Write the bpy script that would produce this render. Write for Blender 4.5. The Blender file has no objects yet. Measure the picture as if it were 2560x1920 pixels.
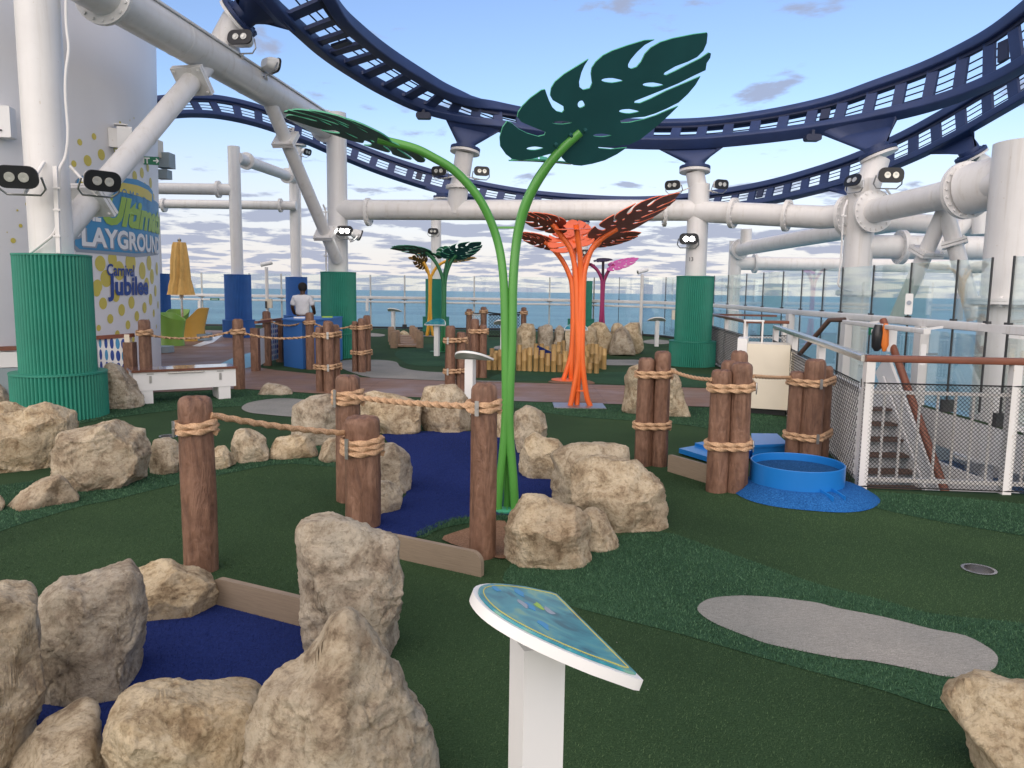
import bpy, bmesh, math, random
import numpy as np
from mathutils import Vector, Matrix, noise as mnoise
R = math.radians
random.seed(7); np.random.seed(7)
scene = bpy.context.scene
COL = scene.collection

# ------------------------------------------------------------------ camera
EYE = Vector((0.0, 0.0, 1.7)); PITCH = R(7.05); ROLL = R(0.8); FPX = 1920.0
cd = bpy.data.cameras.new('camera'); cam = bpy.data.objects.new('camera', cd); COL.objects.link(cam)
_F = Vector((0, math.cos(PITCH), -math.sin(PITCH))); _U0 = Vector((0, math.sin(PITCH), math.cos(PITCH))); _R0 = Vector((1, 0, 0))
_RR = _R0*math.cos(ROLL) + _U0*math.sin(ROLL); _UU = _U0*math.cos(ROLL) - _R0*math.sin(ROLL)
m = Matrix((_RR, _UU, -_F)).transposed().to_4x4(); m.translation = EYE
cam.matrix_world = m
cd.sensor_fit = 'HORIZONTAL'; cd.sensor_width = 36.0; cd.lens = 36.0*FPX/2560.0
cd.clip_start = 0.05; cd.clip_end = 60000
scene.camera = cam

# ------------------------------------------------------------------ world, sun, exposure
SUN_AZ = R(200)      # compass from +Y clockwise: behind the viewer, to the left
SUN_EL = R(22)
w = bpy.data.worlds.new('World'); scene.world = w; w.use_nodes = True
nt = w.node_tree; N = nt.nodes; L = nt.links; N.clear()
def wn(t, **k):
    n = N.new(t)
    for a, b in k.items(): setattr(n, a, b)
    return n
def wmath(op, a, b=None, c=None):
    n = wn('ShaderNodeMath', operation=op)
    for i, x in enumerate((a, b, c)):
        if x is None: continue
        if isinstance(x, (int, float)): n.inputs[i].default_value = x
        else: L.new(x, n.inputs[i])
    return n.outputs[0]
sky = wn('ShaderNodeTexSky', sky_type='NISHITA', sun_disc=False, sun_elevation=SUN_EL, sun_rotation=SUN_AZ, altitude=0, air_density=1.0, dust_density=0.6, ozone_density=2.0)
tc = wn('ShaderNodeTexCoord')
sep = wn('ShaderNodeSeparateXYZ'); L.new(tc.outputs['Generated'], sep.inputs[0])
zc = wmath('MAXIMUM', sep.outputs[2], 0.0)
den = wmath('ADD', zc, 0.085)
cmb = wn('ShaderNodeCombineXYZ')
L.new(wmath('DIVIDE', sep.outputs[0], den), cmb.inputs[0]); L.new(wmath('DIVIDE', sep.outputs[1], den), cmb.inputs[1])
n1 = wn('ShaderNodeTexNoise'); n1.inputs['Scale'].default_value = 1.75; n1.inputs['Detail'].default_value = 7.0; n1.inputs['Roughness'].default_value = 0.58; n1.inputs['Distortion'].default_value = 0.25
cadd = wn('ShaderNodeVectorMath', operation='ADD'); L.new(cmb.outputs[0], cadd.inputs[0]); cadd.inputs[1].default_value = (2.30, 1.0, 0.0)
L.new(cadd.outputs[0], n1.inputs['Vector'])
# cover: a bank of small cumulus low over the sea, a few loose wisps higher up
mr = wn('ShaderNodeMapRange', interpolation_type='SMOOTHSTEP'); L.new(zc, mr.inputs[0])
mr.inputs[1].default_value = 0.07; mr.inputs[2].default_value = 0.17; mr.inputs[3].default_value = 0.035; mr.inputs[4].default_value = -0.085
cov = wmath('ADD', n1.outputs[0], mr.outputs[0])
rmp = wn('ShaderNodeMapRange', interpolation_type='SMOOTHSTEP'); L.new(cov, rmp.inputs[0])
rmp.inputs[1].default_value = 0.50; rmp.inputs[2].default_value = 0.58
# pale veil between the clouds near the horizon
veil = wn('ShaderNodeMapRange', interpolation_type='SMOOTHSTEP'); L.new(zc, veil.inputs[0])
veil.inputs[1].default_value = 0.02; veil.inputs[2].default_value = 0.24; veil.inputs[3].default_value = 0.85; veil.inputs[4].default_value = 0.0
def wmix(f, a, b):
    n = wn('ShaderNodeMix', data_type='RGBA'); 
    if isinstance(f, (int, float)): n.inputs[0].default_value = f
    else: L.new(f, n.inputs[0])
    for i, x in ((6, a), (7, b)):
        if isinstance(x, tuple): n.inputs[i].default_value = (*x, 1)
        else: L.new(x, n.inputs[i])
    return n.outputs[2]
VEIL = (3.45, 3.22, 3.22); CLOUD = (1.50, 1.68, 2.28); SKYGAIN = (0.72, 0.71, 0.80)
g = wn('ShaderNodeMix', data_type='RGBA', blend_type='MULTIPLY'); g.inputs[0].default_value = 1.0
L.new(sky.outputs[0], g.inputs[6]); g.inputs[7].default_value = (*SKYGAIN, 1)
c1 = wmix(veil.outputs[0], g.outputs[2], VEIL)
c2 = wmix(wmath('MULTIPLY', rmp.outputs[0], 0.85), c1, CLOUD)
bg = wn('ShaderNodeBackground'); bg.inputs[1].default_value = 0.107; L.new(c2, bg.inputs[0])
wo = wn('ShaderNodeOutputWorld'); L.new(bg.outputs[0], wo.inputs[0])
sd = bpy.data.lights.new('sun', 'SUN'); sd.energy = 2.1; sd.angle = R(150); sd.color = (1.0, 0.81, 0.57)
so = bpy.data.objects.new('sun', sd); COL.objects.link(so)
_sv = Vector((math.sin(SUN_AZ)*math.cos(SUN_EL), math.cos(SUN_AZ)*math.cos(SUN_EL), math.sin(SUN_EL)))
so.rotation_euler = _sv.to_track_quat('Z', 'Y').to_euler(); so.location = _sv*60
scene.view_settings.view_transform = 'Standard'; scene.view_settings.look = 'None'
scene.view_settings.exposure = 1.25; scene.view_settings.gamma = 1.0; scene.view_settings.use_curve_mapping = False
scene.render.engine = 'CYCLES'; scene.cycles.max_bounces = 6; scene.cycles.transparent_max_bounces = 24
scene.cycles.use_denoising = True; scene.cycles.caustics_reflective = False; scene.cycles.caustics_refractive = False

# ------------------------------------------------------------------ survey: photo point -> place on the deck
def ray(u, v):
    return (_RR*((u-1280.0)/FPX) + _UU*((960.0-v)/FPX) + _F)
def G(u, v, z=0.0):
    r = ray(u, v); t = (z-EYE.z)/r.z
    return EYE + r*t
def D(u, v, y):
    r = ray(u, v); return EYE + r*(y/r.y)
def PX(y): return y/FPX          # metres per photo pixel at depth y

# ------------------------------------------------------------------ mesh helpers
ORG = {}
def link(o): COL.objects.link(o); return o
def tag(o, label=None, cat=None, group=None, kind=None):
    if label: o['label'] = label
    if cat: o['category'] = cat
    if group: o['group'] = group
    if kind: o['kind'] = kind
    return o
def thing(name, loc, label, cat, group=None):
    o = bpy.data.objects.new(name, None); o.empty_display_size = 0.2; link(o)
    o.location = loc; ORG[o.name] = Vector(loc)
    return tag(o, label, cat, group)

class MB:
    def __init__(s): s.v = []; s.f = []
    def add(s, vs, fs):
        k = len(s.v); s.v += [tuple(p) for p in vs]; s.f += [tuple(i+k for i in f) for f in fs]; return s
    def box(s, c, size, M=None, taper=1.0):
        hx, hy, hz = size[0]/2, size[1]/2, size[2]/2; c = Vector(c); vs = []
        for z in (-1, 1):
            t = taper if z > 0 else 1.0
            for x, y in ((-1, -1), (1, -1), (1, 1), (-1, 1)):
                p = Vector((x*hx*t, y*hy*t, z*hz)); vs.append(c + (M @ p if M else p))
        return s.add(vs, [(3, 2, 1, 0), (4, 5, 6, 7), (0, 1, 5, 4), (1, 2, 6, 5), (2, 3, 7, 6), (3, 0, 4, 7)])
    def bar(s, a, b, w, h=None, up=(0, 0, 1)):
        a = Vector(a); b = Vector(b); h = h or w; d = (b-a); ln = d.length; d.normalize()
        x = d.cross(Vector(up));
        if x.length < 1e-4: x = d.cross(Vector((0, 1, 0)))
        x.normalize(); z = x.cross(d)
        M = Matrix((x, d, z)).transposed()
        return s.box((a+b)/2, (w, ln, h), M)
    def tube(s, pts, rad, n=12, caps=True, sec=None, twist=0.0, closed=False):
        pts = [Vector(p) for p in pts]; m_ = len(pts)
        rads = rad if isinstance(rad, (list, tuple)) else [rad]*m_
        t0 = (pts[1]-pts[0]).normalized()
        nrm = t0.orthogonal().normalized(); vs = []; dist = 0
        for i, p in enumerate(pts):
            if closed: t = (pts[(i+1) % m_]-pts[i-1])
            else: t = (pts[min(i+1, m_-1)]-pts[max(i-1, 0)])
            t.normalize()
            nrm = (nrm - t*nrm.dot(t)).normalized(); bn = t.cross(nrm)
            if i: dist += (p-pts[i-1]).length
            for k in range(n):
                a = 2*math.pi*k/n; r = rads[i]*(sec(a) if sec else 1.0)
                b_ = a + twist*dist
                vs.append(p + (nrm*math.cos(b_) + bn*math.sin(b_))*r)
        fs = []
        for i in range(m_ if closed else m_-1):
            j = (i+1) % m_
            for k in range(n):
                fs.append((i*n+k, i*n+(k+1) % n, j*n+(k+1) % n, j*n+k))
        if caps and not closed:
            fs.append(tuple(range(n-1, -1, -1))); fs.append(tuple((m_-1)*n+k for k in range(n)))
        return s.add(vs, fs)
    def lathe(s, prof, c=(0, 0, 0), n=24, M=None, caps=True, fn=None):
        c = Vector(c); vs = []; fs = []
        for i, (r, z) in enumerate(prof):
            for k in range(n):
                a = 2*math.pi*k/n; rr = r*(fn(a, i) if fn else 1.0)
                p = Vector((rr*math.cos(a), rr*math.sin(a), z)); vs.append(c + (M @ p if M else p))
        for i in range(len(prof)-1):
            for k in range(n): fs.append((i*n+k, i*n+(k+1) % n, (i+1)*n+(k+1) % n, (i+1)*n+k))
        if caps:
            fs.append(tuple(range(n-1, -1, -1))); fs.append(tuple((len(prof)-1)*n+k for k in range(n)))
        return s.add(vs, fs)
    def prism(s, poly, M, t):
        """closed 2-d outline, extruded from -t/2 to t/2 along M's third axis (M 4x4)"""
        n = len(poly); vs = [M @ Vector((x, y, -t/2)) for x, y in poly] + [M @ Vector((x, y, t/2)) for x, y in poly]
        fs = [tuple(range(n-1, -1, -1)), tuple(range(n, 2*n))] + [(i, (i+1) % n, n+(i+1) % n, n+i) for i in range(n)]
        return s.add(vs, fs)
    def build(s, name, mat, parent=None, origin=None, smooth=40, kind=None):
        if parent is not None: o0 = ORG[parent.name]
        else: o0 = Vector(origin) if origin is not None else Vector((0, 0, 0))
        me = bpy.data.meshes.new(name)
        me.from_pydata([(p[0]-o0[0], p[1]-o0[1], p[2]-o0[2]) for p in s.v], [], s.f); me.update()
        if smooth: me.shade_smooth(); me.set_sharp_from_angle(angle=R(smooth))
        me.materials.append(mat)
        return place(me, name, parent, o0, kind)
def place(me, name, parent, o0, kind=None):
    o = bpy.data.objects.new(name, me); link(o)
    if parent is not None: o.parent = parent
    else: o.location = o0
    ORG[o.name] = Vector(o0)
    if kind: o['kind'] = kind
    return o
def rot_to(d, up=(0, 0, 1)):
    """matrix whose z axis points along d"""
    d = Vector(d).normalized(); x = Vector(up).cross(d)
    if x.length < 1e-4: x = Vector((1, 0, 0))
    x.normalize(); y = d.cross(x)
    return Matrix((x, y, d)).transposed()
def rounded(w_, h_, r, n=5):
    pts = []
    for cx, cy, a0 in ((w_/2-r, h_/2-r, 0), (-w_/2+r, h_/2-r, 90), (-w_/2+r, -h_/2+r, 180), (w_/2-r, -h_/2+r, 270)):
        for i in range(n+1):
            a = R(a0+90*i/n); pts.append((cx+r*math.cos(a), cy+r*math.sin(a)))
    return pts
def spline(keys, per=8):
    """Catmull-Rom through vectors"""
    K = [Vector(k) for k in keys]; K = [K[0]*2-K[1]] + K + [K[-1]*2-K[-2]]; out = []
    for i in range(1, len(K)-2):
        for j in range(per):
            t = j/per; a, b, c, d = K[i-1:i+3]
            out.append(0.5*((2*b)+(c-a)*t+(2*a-5*b+4*c-d)*t*t+(3*b-a-3*c+d)*t*t*t))
    out.append(K[-2]); return out
def fill(loops, z=0.0):
    """triangulated flat sheet from outer loop + hole loops of (x, y)"""
    bm = bmesh.new(); es = []
    for lp in loops:
        vs = [bm.verts.new((p[0], p[1], z)) for p in lp]
        es += [bm.edges.new((vs[i], vs[(i+1) % len(vs)])) for i in range(len(vs))]
    bmesh.ops.triangle_fill(bm, edges=es, use_beauty=True, use_dissolve=False)
    bmesh.ops.recalc_face_normals(bm, faces=bm.faces[:])
    for f in bm.faces:
        if f.normal.z < 0: f.normal_flip()
    return bm
def bm_obj(bm, name, mat, parent=None, origin=(0, 0, 0), kind=None, smooth=0):
    o0 = ORG[parent.name] if parent is not None else Vector(origin)
    for v_ in bm.verts: v_.co -= o0
    me = bpy.data.meshes.new(name); bm.to_mesh(me); bm.free()
    if smooth: me.shade_smooth(); me.set_sharp_from_angle(angle=R(smooth))
    me.materials.append(mat)
    return place(me, name, parent, o0, kind)
def smooth_loop(pts, per=6):
    K = [Vector((p[0], p[1], 0)) for p in pts]; n = len(K); out = []
    for i in range(n):
        a, b, c, d = K[i-1], K[i], K[(i+1) % n], K[(i+2) % n]
        for j in range(per):
            t = j/per; q = 0.5*((2*b)+(c-a)*t+(2*a-5*b+4*c-d)*t*t+(3*b-a-3*c+d)*t*t*t); out.append((q.x, q.y))
    return out
def gloop(px, per=6, z=0.0):
    pts = [G(u, v, z)[:2] for u, v in px]
    return smooth_loop(pts, per) if per > 1 else pts
# ------------------------------------------------------------------ materials
def s2l(r, g, b):
    return tuple((c/255/12.92 if c/255 <= 0.04045 else ((c/255+0.055)/1.055)**2.4) for c in (r, g, b))
def newmat(name):
    mt = bpy.data.materials.new(name); mt.use_nodes = True
    n = mt.node_tree; return mt, n, n.nodes['Principled BSDF']
def add(n, t, **k):
    x = n.nodes.new(t)
    for a, b in k.items():
        if a in x.inputs: x.inputs[a].default_value = b
        else: setattr(x, a, b)
    return x
def coords(n, scale=(1, 1, 1), obj=True):
    t = add(n, 'ShaderNodeTexCoord'); mp = add(n, 'ShaderNodeMapping'); mp.inputs['Scale'].default_value = scale
    n.links.new(t.outputs['Object' if obj else 'Generated'], mp.inputs['Vector']); return mp.outputs[0]
def ramp(n, fac, stops):
    r = add(n, 'ShaderNodeValToRGB'); e = r.color_ramp.elements
    while len(e) < len(stops): e.new(0.5)
    for i, (p, c) in enumerate(stops): e[i].position = p; e[i].color = (*c, 1)
    n.links.new(fac, r.inputs[0]); return r.outputs[0]
def bump(n, fac, bsdf, strength=0.3, dist=0.01, prev=None):
    b = add(n, 'ShaderNodeBump'); b.inputs['Strength'].default_value = strength; b.inputs['Distance'].default_value = dist
    n.links.new(fac, b.inputs['Height'])
    if prev is not None: n.links.new(prev, b.inputs['Normal'])
    n.links.new(b.outputs[0], bsdf.inputs['Normal']); return b.outputs[0]
def noise_(n, vec, scale, detail=4, rough=0.55, dist=0.0):
    x = add(n, 'ShaderNodeTexNoise'); x.inputs['Scale'].default_value = scale; x.inputs['Detail'].default_value = detail
    x.inputs['Roughness'].default_value = rough; x.inputs['Distortion'].default_value = dist
    n.links.new(vec, x.inputs['Vector']); return x.outputs['Fac']
def mul(c, k): return tuple(min(1, x*k) for x in c)
def plain(name, col, rough=0.5, var=0.10, scale=3.0, bmp=0.0, bscale=60.0, metal=0.0, spec=0.5, coat=0.0, stretch=(1, 1, 1)):
    mt, n, b = newmat(name); v_ = coords(n, stretch)
    f = noise_(n, v_, scale, 5)
    n.links.new(ramp(n, f, [(0.3, mul(col, 1-var)), (0.7, mul(col, 1+var))]), b.inputs['Base Color'])
    b.inputs['Roughness'].default_value = rough; b.inputs['Metallic'].default_value = metal
    b.inputs['Specular IOR Level'].default_value = spec; b.inputs['Coat Weight'].default_value = coat
    if bmp: bump(n, noise_(n, v_, bscale, 3), b, bmp, 0.004)
    return mt
M = {}
def whitemat():
    mt, n, b = newmat('white_paint'); v_ = coords(n)
    a = ramp(n, noise_(n, v_, 1.4, 6, 0.6), [(0.3, (0.66, 0.65, 0.645)), (0.7, (0.74, 0.735, 0.73))])
    st = ramp(n, noise_(n, coords(n, (7, 7, 0.35)), 1.0, 6, 0.65), [(0.30, (0.80, 0.77, 0.72)), (0.44, (0.97, 0.965, 0.955)), (0.6, (1, 1, 1))])
    sp = ramp(n, noise_(n, v_, 24, 4, 0.6), [(0.27, (0.72, 0.62, 0.50)), (0.33, (1, 1, 1))])
    m1 = add(n, 'ShaderNodeMix', data_type='RGBA', blend_type='MULTIPLY'); m1.inputs[0].default_value = 0.75; n.links.new(a, m1.inputs[6]); n.links.new(st, m1.inputs[7])
    m2 = add(n, 'ShaderNodeMix', data_type='RGBA', blend_type='MULTIPLY'); m2.inputs[0].default_value = 0.6; n.links.new(m1.outputs[2], m2.inputs[6]); n.links.new(sp, m2.inputs[7])
    n.links.new(m2.outputs[2], b.inputs['Base Color']); b.inputs['Roughness'].default_value = 0.34
    bump(n, noise_(n, v_, 9, 3), b, 0.10, 0.004); return mt
M['white'] = whitemat()
M['white2'] = plain('white_panel', (0.76, 0.76, 0.76), 0.4, 0.04, 2.0)
M['cream'] = plain('cream_paint', (0.72, 0.66, 0.54), 0.45, 0.05, 2.0)
M['tower'] = plain('tower_paint', (0.78, 0.77, 0.78), 0.42, 0.05, 0.5, 0.06, 3.0)
M['navy'] = plain('navy_paint', (0.020, 0.040, 0.125), 0.52, 0.15, 2.0, 0.1, 14)
M['navy_dark'] = plain('navy_bars', (0.014, 0.022, 0.06), 0.5, 0.1)
M['green_clad'] = plain('green_rubber', (0.020, 0.215, 0.150), 0.55, 0.10, 2.5)
M['blue_clad'] = plain('blue_rubber', (0.028, 0.125, 0.40), 0.55, 0.10, 2.5)
M['blue_box'] = plain('blue_panel', (0.035, 0.16, 0.48), 0.5, 0.06, 1.5)
M['blue_paint'] = plain('bright_blue_paint', (0.012, 0.17, 0.52), 0.3, 0.06, 2.0)
M['leaf_under'] = plain('teal_leaf', (0.016, 0.092, 0.098), 0.5, 0.12, 3.0)
M['leaf_top'] = plain('green_leaf', (0.06, 0.34, 0.20), 0.45, 0.08, 3.0)
M['green_stem'] = plain('green_stem', (0.085, 0.30, 0.055), 0.32, 0.08, 2.0)
M['green_far'] = plain('green_far_stem', (0.02, 0.17, 0.06), 0.4, 0.08, 2.0)
M['orange'] = plain('orange_paint', (0.80, 0.145, 0.028), 0.36, 0.08, 2.0)
M['orange_leaf'] = plain('orange_leaf', (0.70, 0.14, 0.06), 0.45, 0.1, 2.0)
M['shaded_orange_leaf'] = plain('shaded_orange_leaf', (0.21, 0.072, 0.062), 0.5, 0.1, 3.0)  # orange leaf undersides with their shade put into the colour
M['yellow_stem'] = plain('yellow_stem', (0.70, 0.36, 0.03), 0.4, 0.08, 2.0)
M['olive_leaf'] = plain('olive_leaf', (0.09, 0.06, 0.02), 0.5, 0.1, 3.0)
M['magenta'] = plain('magenta_paint', (0.33, 0.02, 0.12), 0.4, 0.08, 2.0)
M['pink_leaf'] = plain('pink_leaf', (0.55, 0.10, 0.33), 0.45, 0.08, 2.0)
M['plum_leaf'] = plain('plum_leaf', (0.03, 0.012, 0.03), 0.5, 0.08, 2.0)
M['black'] = plain('black_plastic', (0.014, 0.015, 0.018), 0.35, 0.1)
M['dark'] = plain('dark_metal', (0.03, 0.032, 0.035), 0.4, 0.1)
M['steel'] = plain('steel', (0.55, 0.55, 0.55), 0.25, 0.08, 20, metal=1.0)
M['steel_d'] = plain('dull_steel', (0.42, 0.42, 0.42), 0.42, 0.1, 20, metal=1.0)
M['teak'] = plain('teak_rail', (0.17, 0.055, 0.03), 0.38, 0.2, 6, stretch=(1, 6, 6))
M['tread'] = plain('brown_tread', (0.10, 0.06, 0.045), 0.6, 0.15, 6)
M['board'] = None
M['yellow_cloth'] = plain('yellow_canvas', (0.74, 0.45, 0.14), 0.85, 0.10, 5, 0.15, 80)
M['green_plastic'] = plain('green_plastic', (0.22, 0.40, 0.07), 0.4, 0.06)
M['yellow_plastic'] = plain('yellow_plastic', (0.66, 0.38, 0.08), 0.42, 0.06)
M['skin'] = plain('skin', (0.085, 0.043, 0.028), 0.5, 0.1)
M['shirt'] = plain('white_shirt', (0.74, 0.74, 0.77), 0.85, 0.05, 12, 0.3, 25)
M['trousers'] = plain('dark_trousers', (0.016, 0.018, 0.028), 0.85, 0.1)
M['hair'] = plain('black_hair', (0.012, 0.01, 0.009), 0.8, 0.1)
M['green_sign'] = plain('green_sign', (0.01, 0.16, 0.08), 0.5, 0.03)
M['orange_sign'] = plain('orange_plastic', (0.75, 0.2, 0.03), 0.5, 0.05)
M['print_yellow'] = plain('print_yellow', (0.62, 0.52, 0.10), 0.5, 0.04)
M['print_banner'] = plain('print_banner', (0.70, 0.56, 0.10), 0.5, 0.04)
M['print_blue'] = plain('print_blue', (0.06, 0.27, 0.50), 0.5, 0.08, 2.5)
M['print_grey'] = plain('print_grey', (0.30, 0.34, 0.40), 0.5, 0.04)
M['print_green'] = plain('print_green', (0.32, 0.50, 0.07), 0.5, 0.06)
M['print_white'] = plain('print_white', (0.82, 0.82, 0.82), 0.5, 0.02)
M['print_navy'] = plain('print_navy', (0.02, 0.06, 0.28), 0.5, 0.04)
M['cord'] = plain('net_cord', (0.012, 0.013, 0.015), 0.85, 0.1)
M['white_cord'] = plain('white_net_cord', (0.7, 0.7, 0.7), 0.85, 0.05)
M['grey_wall'] = plain('grey_blue_wall', (0.26, 0.32, 0.35), 0.5, 0.05)
M['blue_floor'] = plain('blue_deck', (0.015, 0.07, 0.18), 0.5, 0.15, 4)
M['pale_blue'] = plain('pale_blue_stripe', (0.20, 0.42, 0.52), 0.5, 0.06)
M['jean'] = plain('bridge_resin', (0.30, 0.20, 0.13), 0.75, 0.2, 8, 0.3, 40)

def lit():
    mt, n, b = newmat('lit_lens'); b.inputs['Base Color'].default_value = (0.9, 0.9, 0.88, 1)
    b.inputs['Emission Color'].default_value = (1.0, 0.97, 0.90, 1); b.inputs['Emission Strength'].default_value = 22.0
    return mt
M['lit'] = lit()
M['lens'] = plain('unlit_lens', (0.62, 0.62, 0.58), 0.15, 0.1, 12, metal=0.4)

def glass():
    mt, n, b = newmat('clear_glass'); n.nodes.remove(b); out = n.nodes['Material Output']
    tr = add(n, 'ShaderNodeBsdfTransparent'); tr.inputs[0].default_value = (0.955, 0.985, 0.978, 1)
    gl = add(n, 'ShaderNodeBsdfGlossy'); gl.inputs['Roughness'].default_value = 0.02; gl.inputs[0].default_value = (0.95, 1, 0.99, 1)
    fr = add(n, 'ShaderNodeFresnel'); fr.inputs[0].default_value = 1.5
    mr_ = add(n, 'ShaderNodeMath', operation='MULTIPLY'); mr_.inputs[1].default_value = 0.45; n.links.new(fr.outputs[0], mr_.inputs[0])
    # salt film left by spray
    df = add(n, 'ShaderNodeBsdfDiffuse'); df.inputs[0].default_value = (0.75, 0.8, 0.8, 1)
    v_ = coords(n, (1, 1, 1)); f = noise_(n, v_, 1.5, 6, 0.6)
    mm = add(n, 'ShaderNodeMapRange'); n.links.new(f, mm.inputs[0]); mm.inputs[1].default_value = 0.35; mm.inputs[2].default_value = 0.75
    mm.inputs[3].default_value = 0.01; mm.inputs[4].default_value = 0.06
    m0 = add(n, 'ShaderNodeMixShader'); n.links.new(mm.outputs[0], m0.inputs[0]); n.links.new(tr.outputs[0], m0.inputs[1]); n.links.new(df.outputs[0], m0.inputs[2])
    m1 = add(n, 'ShaderNodeMixShader'); n.links.new(mr_.outputs[0], m1.inputs[0]); n.links.new(m0.outputs[0], m1.inputs[1]); n.links.new(gl.outputs[0], m1.inputs[2])
    n.links.new(m1.outputs[0], out.inputs[0]); return mt
M['glass'] = glass()

def rockmat():
    mt, n, b = newmat('limestone'); v_ = coords(n)
    geo = add(n, 'ShaderNodeObjectInfo'); ad = add(n, 'ShaderNodeVectorMath', operation='ADD'); n.links.new(v_, ad.inputs[0]); 
    sc = add(n, 'ShaderNodeMath', operation='MULTIPLY'); sc.inputs[1].default_value = 30; n.links.new(geo.outputs['Random'], sc.inputs[0]); n.links.new(sc.outputs[0], ad.inputs[1])
    v2 = ad.outputs[0]
    big = noise_(n, v2, 2.3, 6, 0.62, 0.3); mid = noise_(n, v2, 8.0, 8, 0.68, 0.35); fine = noise_(n, v2, 30.0, 8, 0.72, 0.2)
    c1_ = ramp(n, big, [(0.30, (0.44, 0.35, 0.235)), (0.50, (0.57, 0.47, 0.32)), (0.68, (0.66, 0.565, 0.40))])
    c2_ = ramp(n, mid, [(0.36, (0.40, 0.33, 0.26)), (0.46, (0.80, 0.75, 0.68)), (0.55, (1, 1, 1)), (0.75, (1.0, 0.97, 0.90))])  # brown-grey where the bump dips: hollow shade put into the colour
    mx = add(n, 'ShaderNodeMix', data_type='RGBA', blend_type='MULTIPLY'); mx.inputs[0].default_value = 0.85
    n.links.new(c1_, mx.inputs[6]); n.links.new(c2_, mx.inputs[7])
    # rusty stains, their contrast raised to put crevice shade into the colour
    st = noise_(n, v2, 3.7, 8, 0.72, 0.8); sm = add(n, 'ShaderNodeMapRange'); n.links.new(st, sm.inputs[0]); sm.inputs[1].default_value = 0.52; sm.inputs[2].default_value = 0.66; sm.inputs[4].default_value = 0.50
    mx2 = add(n, 'ShaderNodeMix', data_type='RGBA'); n.links.new(sm.outputs[0], mx2.inputs[0]); n.links.new(mx.outputs[2], mx2.inputs[6]); mx2.inputs[7].default_value = (0.255, 0.17, 0.10, 1)
    gr = noise_(n, v2, 45, 6, 0.7); c3_ = ramp(n, gr, [(0.36, (0.55, 0.51, 0.47)), (0.50, (1.0, 1.0, 1.0))])
    mx3 = add(n, 'ShaderNodeMix', data_type='RGBA', blend_type='MULTIPLY'); mx3.inputs[0].default_value = 0.7
    n.links.new(mx2.outputs[2], mx3.inputs[6]); n.links.new(c3_, mx3.inputs[7])
    hs = add(n, 'ShaderNodeHueSaturation'); n.links.new(mx3.outputs[2], hs.inputs['Color'])
    m5 = add(n, 'ShaderNodeMapRange'); n.links.new(geo.outputs['Random'], m5.inputs[0]); m5.inputs[3].default_value = 0.68; m5.inputs[4].default_value = 1.0; n.links.new(m5.outputs[0], hs.inputs['Saturation'])
    m6 = add(n, 'ShaderNodeMapRange'); n.links.new(geo.outputs['Random'], m6.inputs[0]); m6.inputs[3].default_value = 0.90; m6.inputs[4].default_value = 1.08; n.links.new(m6.outputs[0], hs.inputs['Value'])
    n.links.new(hs.outputs[0], b.inputs['Base Color']); b.inputs['Roughness'].default_value = 0.9; b.inputs['Specular IOR Level'].default_value = 0.2
    p1 = bump(n, mid, b, 0.9, 0.040); p2 = bump(n, fine, b, 1.0, 0.020, p1); 
    return mt
M['rock'] = rockmat()

def logmat():
    mt, n, b = newmat('carved_log'); v_ = coords(n, (1, 1, 0.16))
    gi = add(n, 'ShaderNodeObjectInfo'); sc = add(n, 'ShaderNodeMath', operation='MULTIPLY'); sc.inputs[1].default_value = 20; n.links.new(gi.outputs['Random'], sc.inputs[0])
    ad = add(n, 'ShaderNodeVectorMath', operation='ADD'); n.links.new(v_, ad.inputs[0]); n.links.new(sc.outputs[0], ad.inputs[1]); v2 = ad.outputs[0]
    f1 = noise_(n, v2, 14, 6, 0.65, 0.8); f2 = noise_(n, coords(n, (1, 1, 0.6)), 26, 5, 0.6, 0.4)
    c = ramp(n, f1, [(0.28, (0.092, 0.046, 0.030)), (0.48, (0.195, 0.102, 0.064)), (0.68, (0.28, 0.160, 0.106))])
    c2_ = ramp(n, f2, [(0.35, (0.68, 0.64, 0.62)), (0.6, (1, 1, 1))])
    mx = add(n, 'ShaderNodeMix', data_type='RGBA', blend_type='MULTIPLY'); mx.inputs[0].default_value = 0.8
    n.links.new(c, mx.inputs[6]); n.links.new(c2_, mx.inputs[7]); n.links.new(mx.outputs[2], b.inputs['Base Color'])
    b.inputs['Roughness'].default_value = 0.55; p = bump(n, f1, b, 0.9, 0.03); bump(n, f2, b, 0.7, 0.012, p)
    return mt
M['log'] = logmat()
def ropemat():
    mt, n, b = newmat('manila_rope'); v_ = coords(n)
    f = noise_(n, v_, 90, 3); n.links.new(ramp(n, f, [(0.3, (0.33, 0.19, 0.10)), (0.7, (0.60, 0.40, 0.25))]), b.inputs['Base Color'])
    b.inputs['Roughness'].default_value = 0.8; bump(n, f, b, 0.4, 0.004); return mt
M['rope'] = ropemat()
def bamboomat():
    mt, n, b = newmat('bamboo'); v_ = coords(n, (1, 1, 0.12))
    gi = add(n, 'ShaderNodeObjectInfo'); f = noise_(n, v_, 18, 4)
    c = ramp(n, f, [(0.3, (0.36, 0.215, 0.075)), (0.7, (0.52, 0.345, 0.14))])
    hs = add(n, 'ShaderNodeHueSaturation'); n.links.new(c, hs.inputs['Color']); mm = add(n, 'ShaderNodeMapRange'); n.links.new(gi.outputs['Random'], mm.inputs[0]); mm.inputs[3].default_value = 0.75; mm.inputs[4].default_value = 1.12
    n.links.new(mm.outputs[0], hs.inputs['Value']); n.links.new(hs.outputs[0], b.inputs['Base Color']); b.inputs['Roughness'].default_value = 0.5; return mt
M['bamboo'] = bamboomat()
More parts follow.
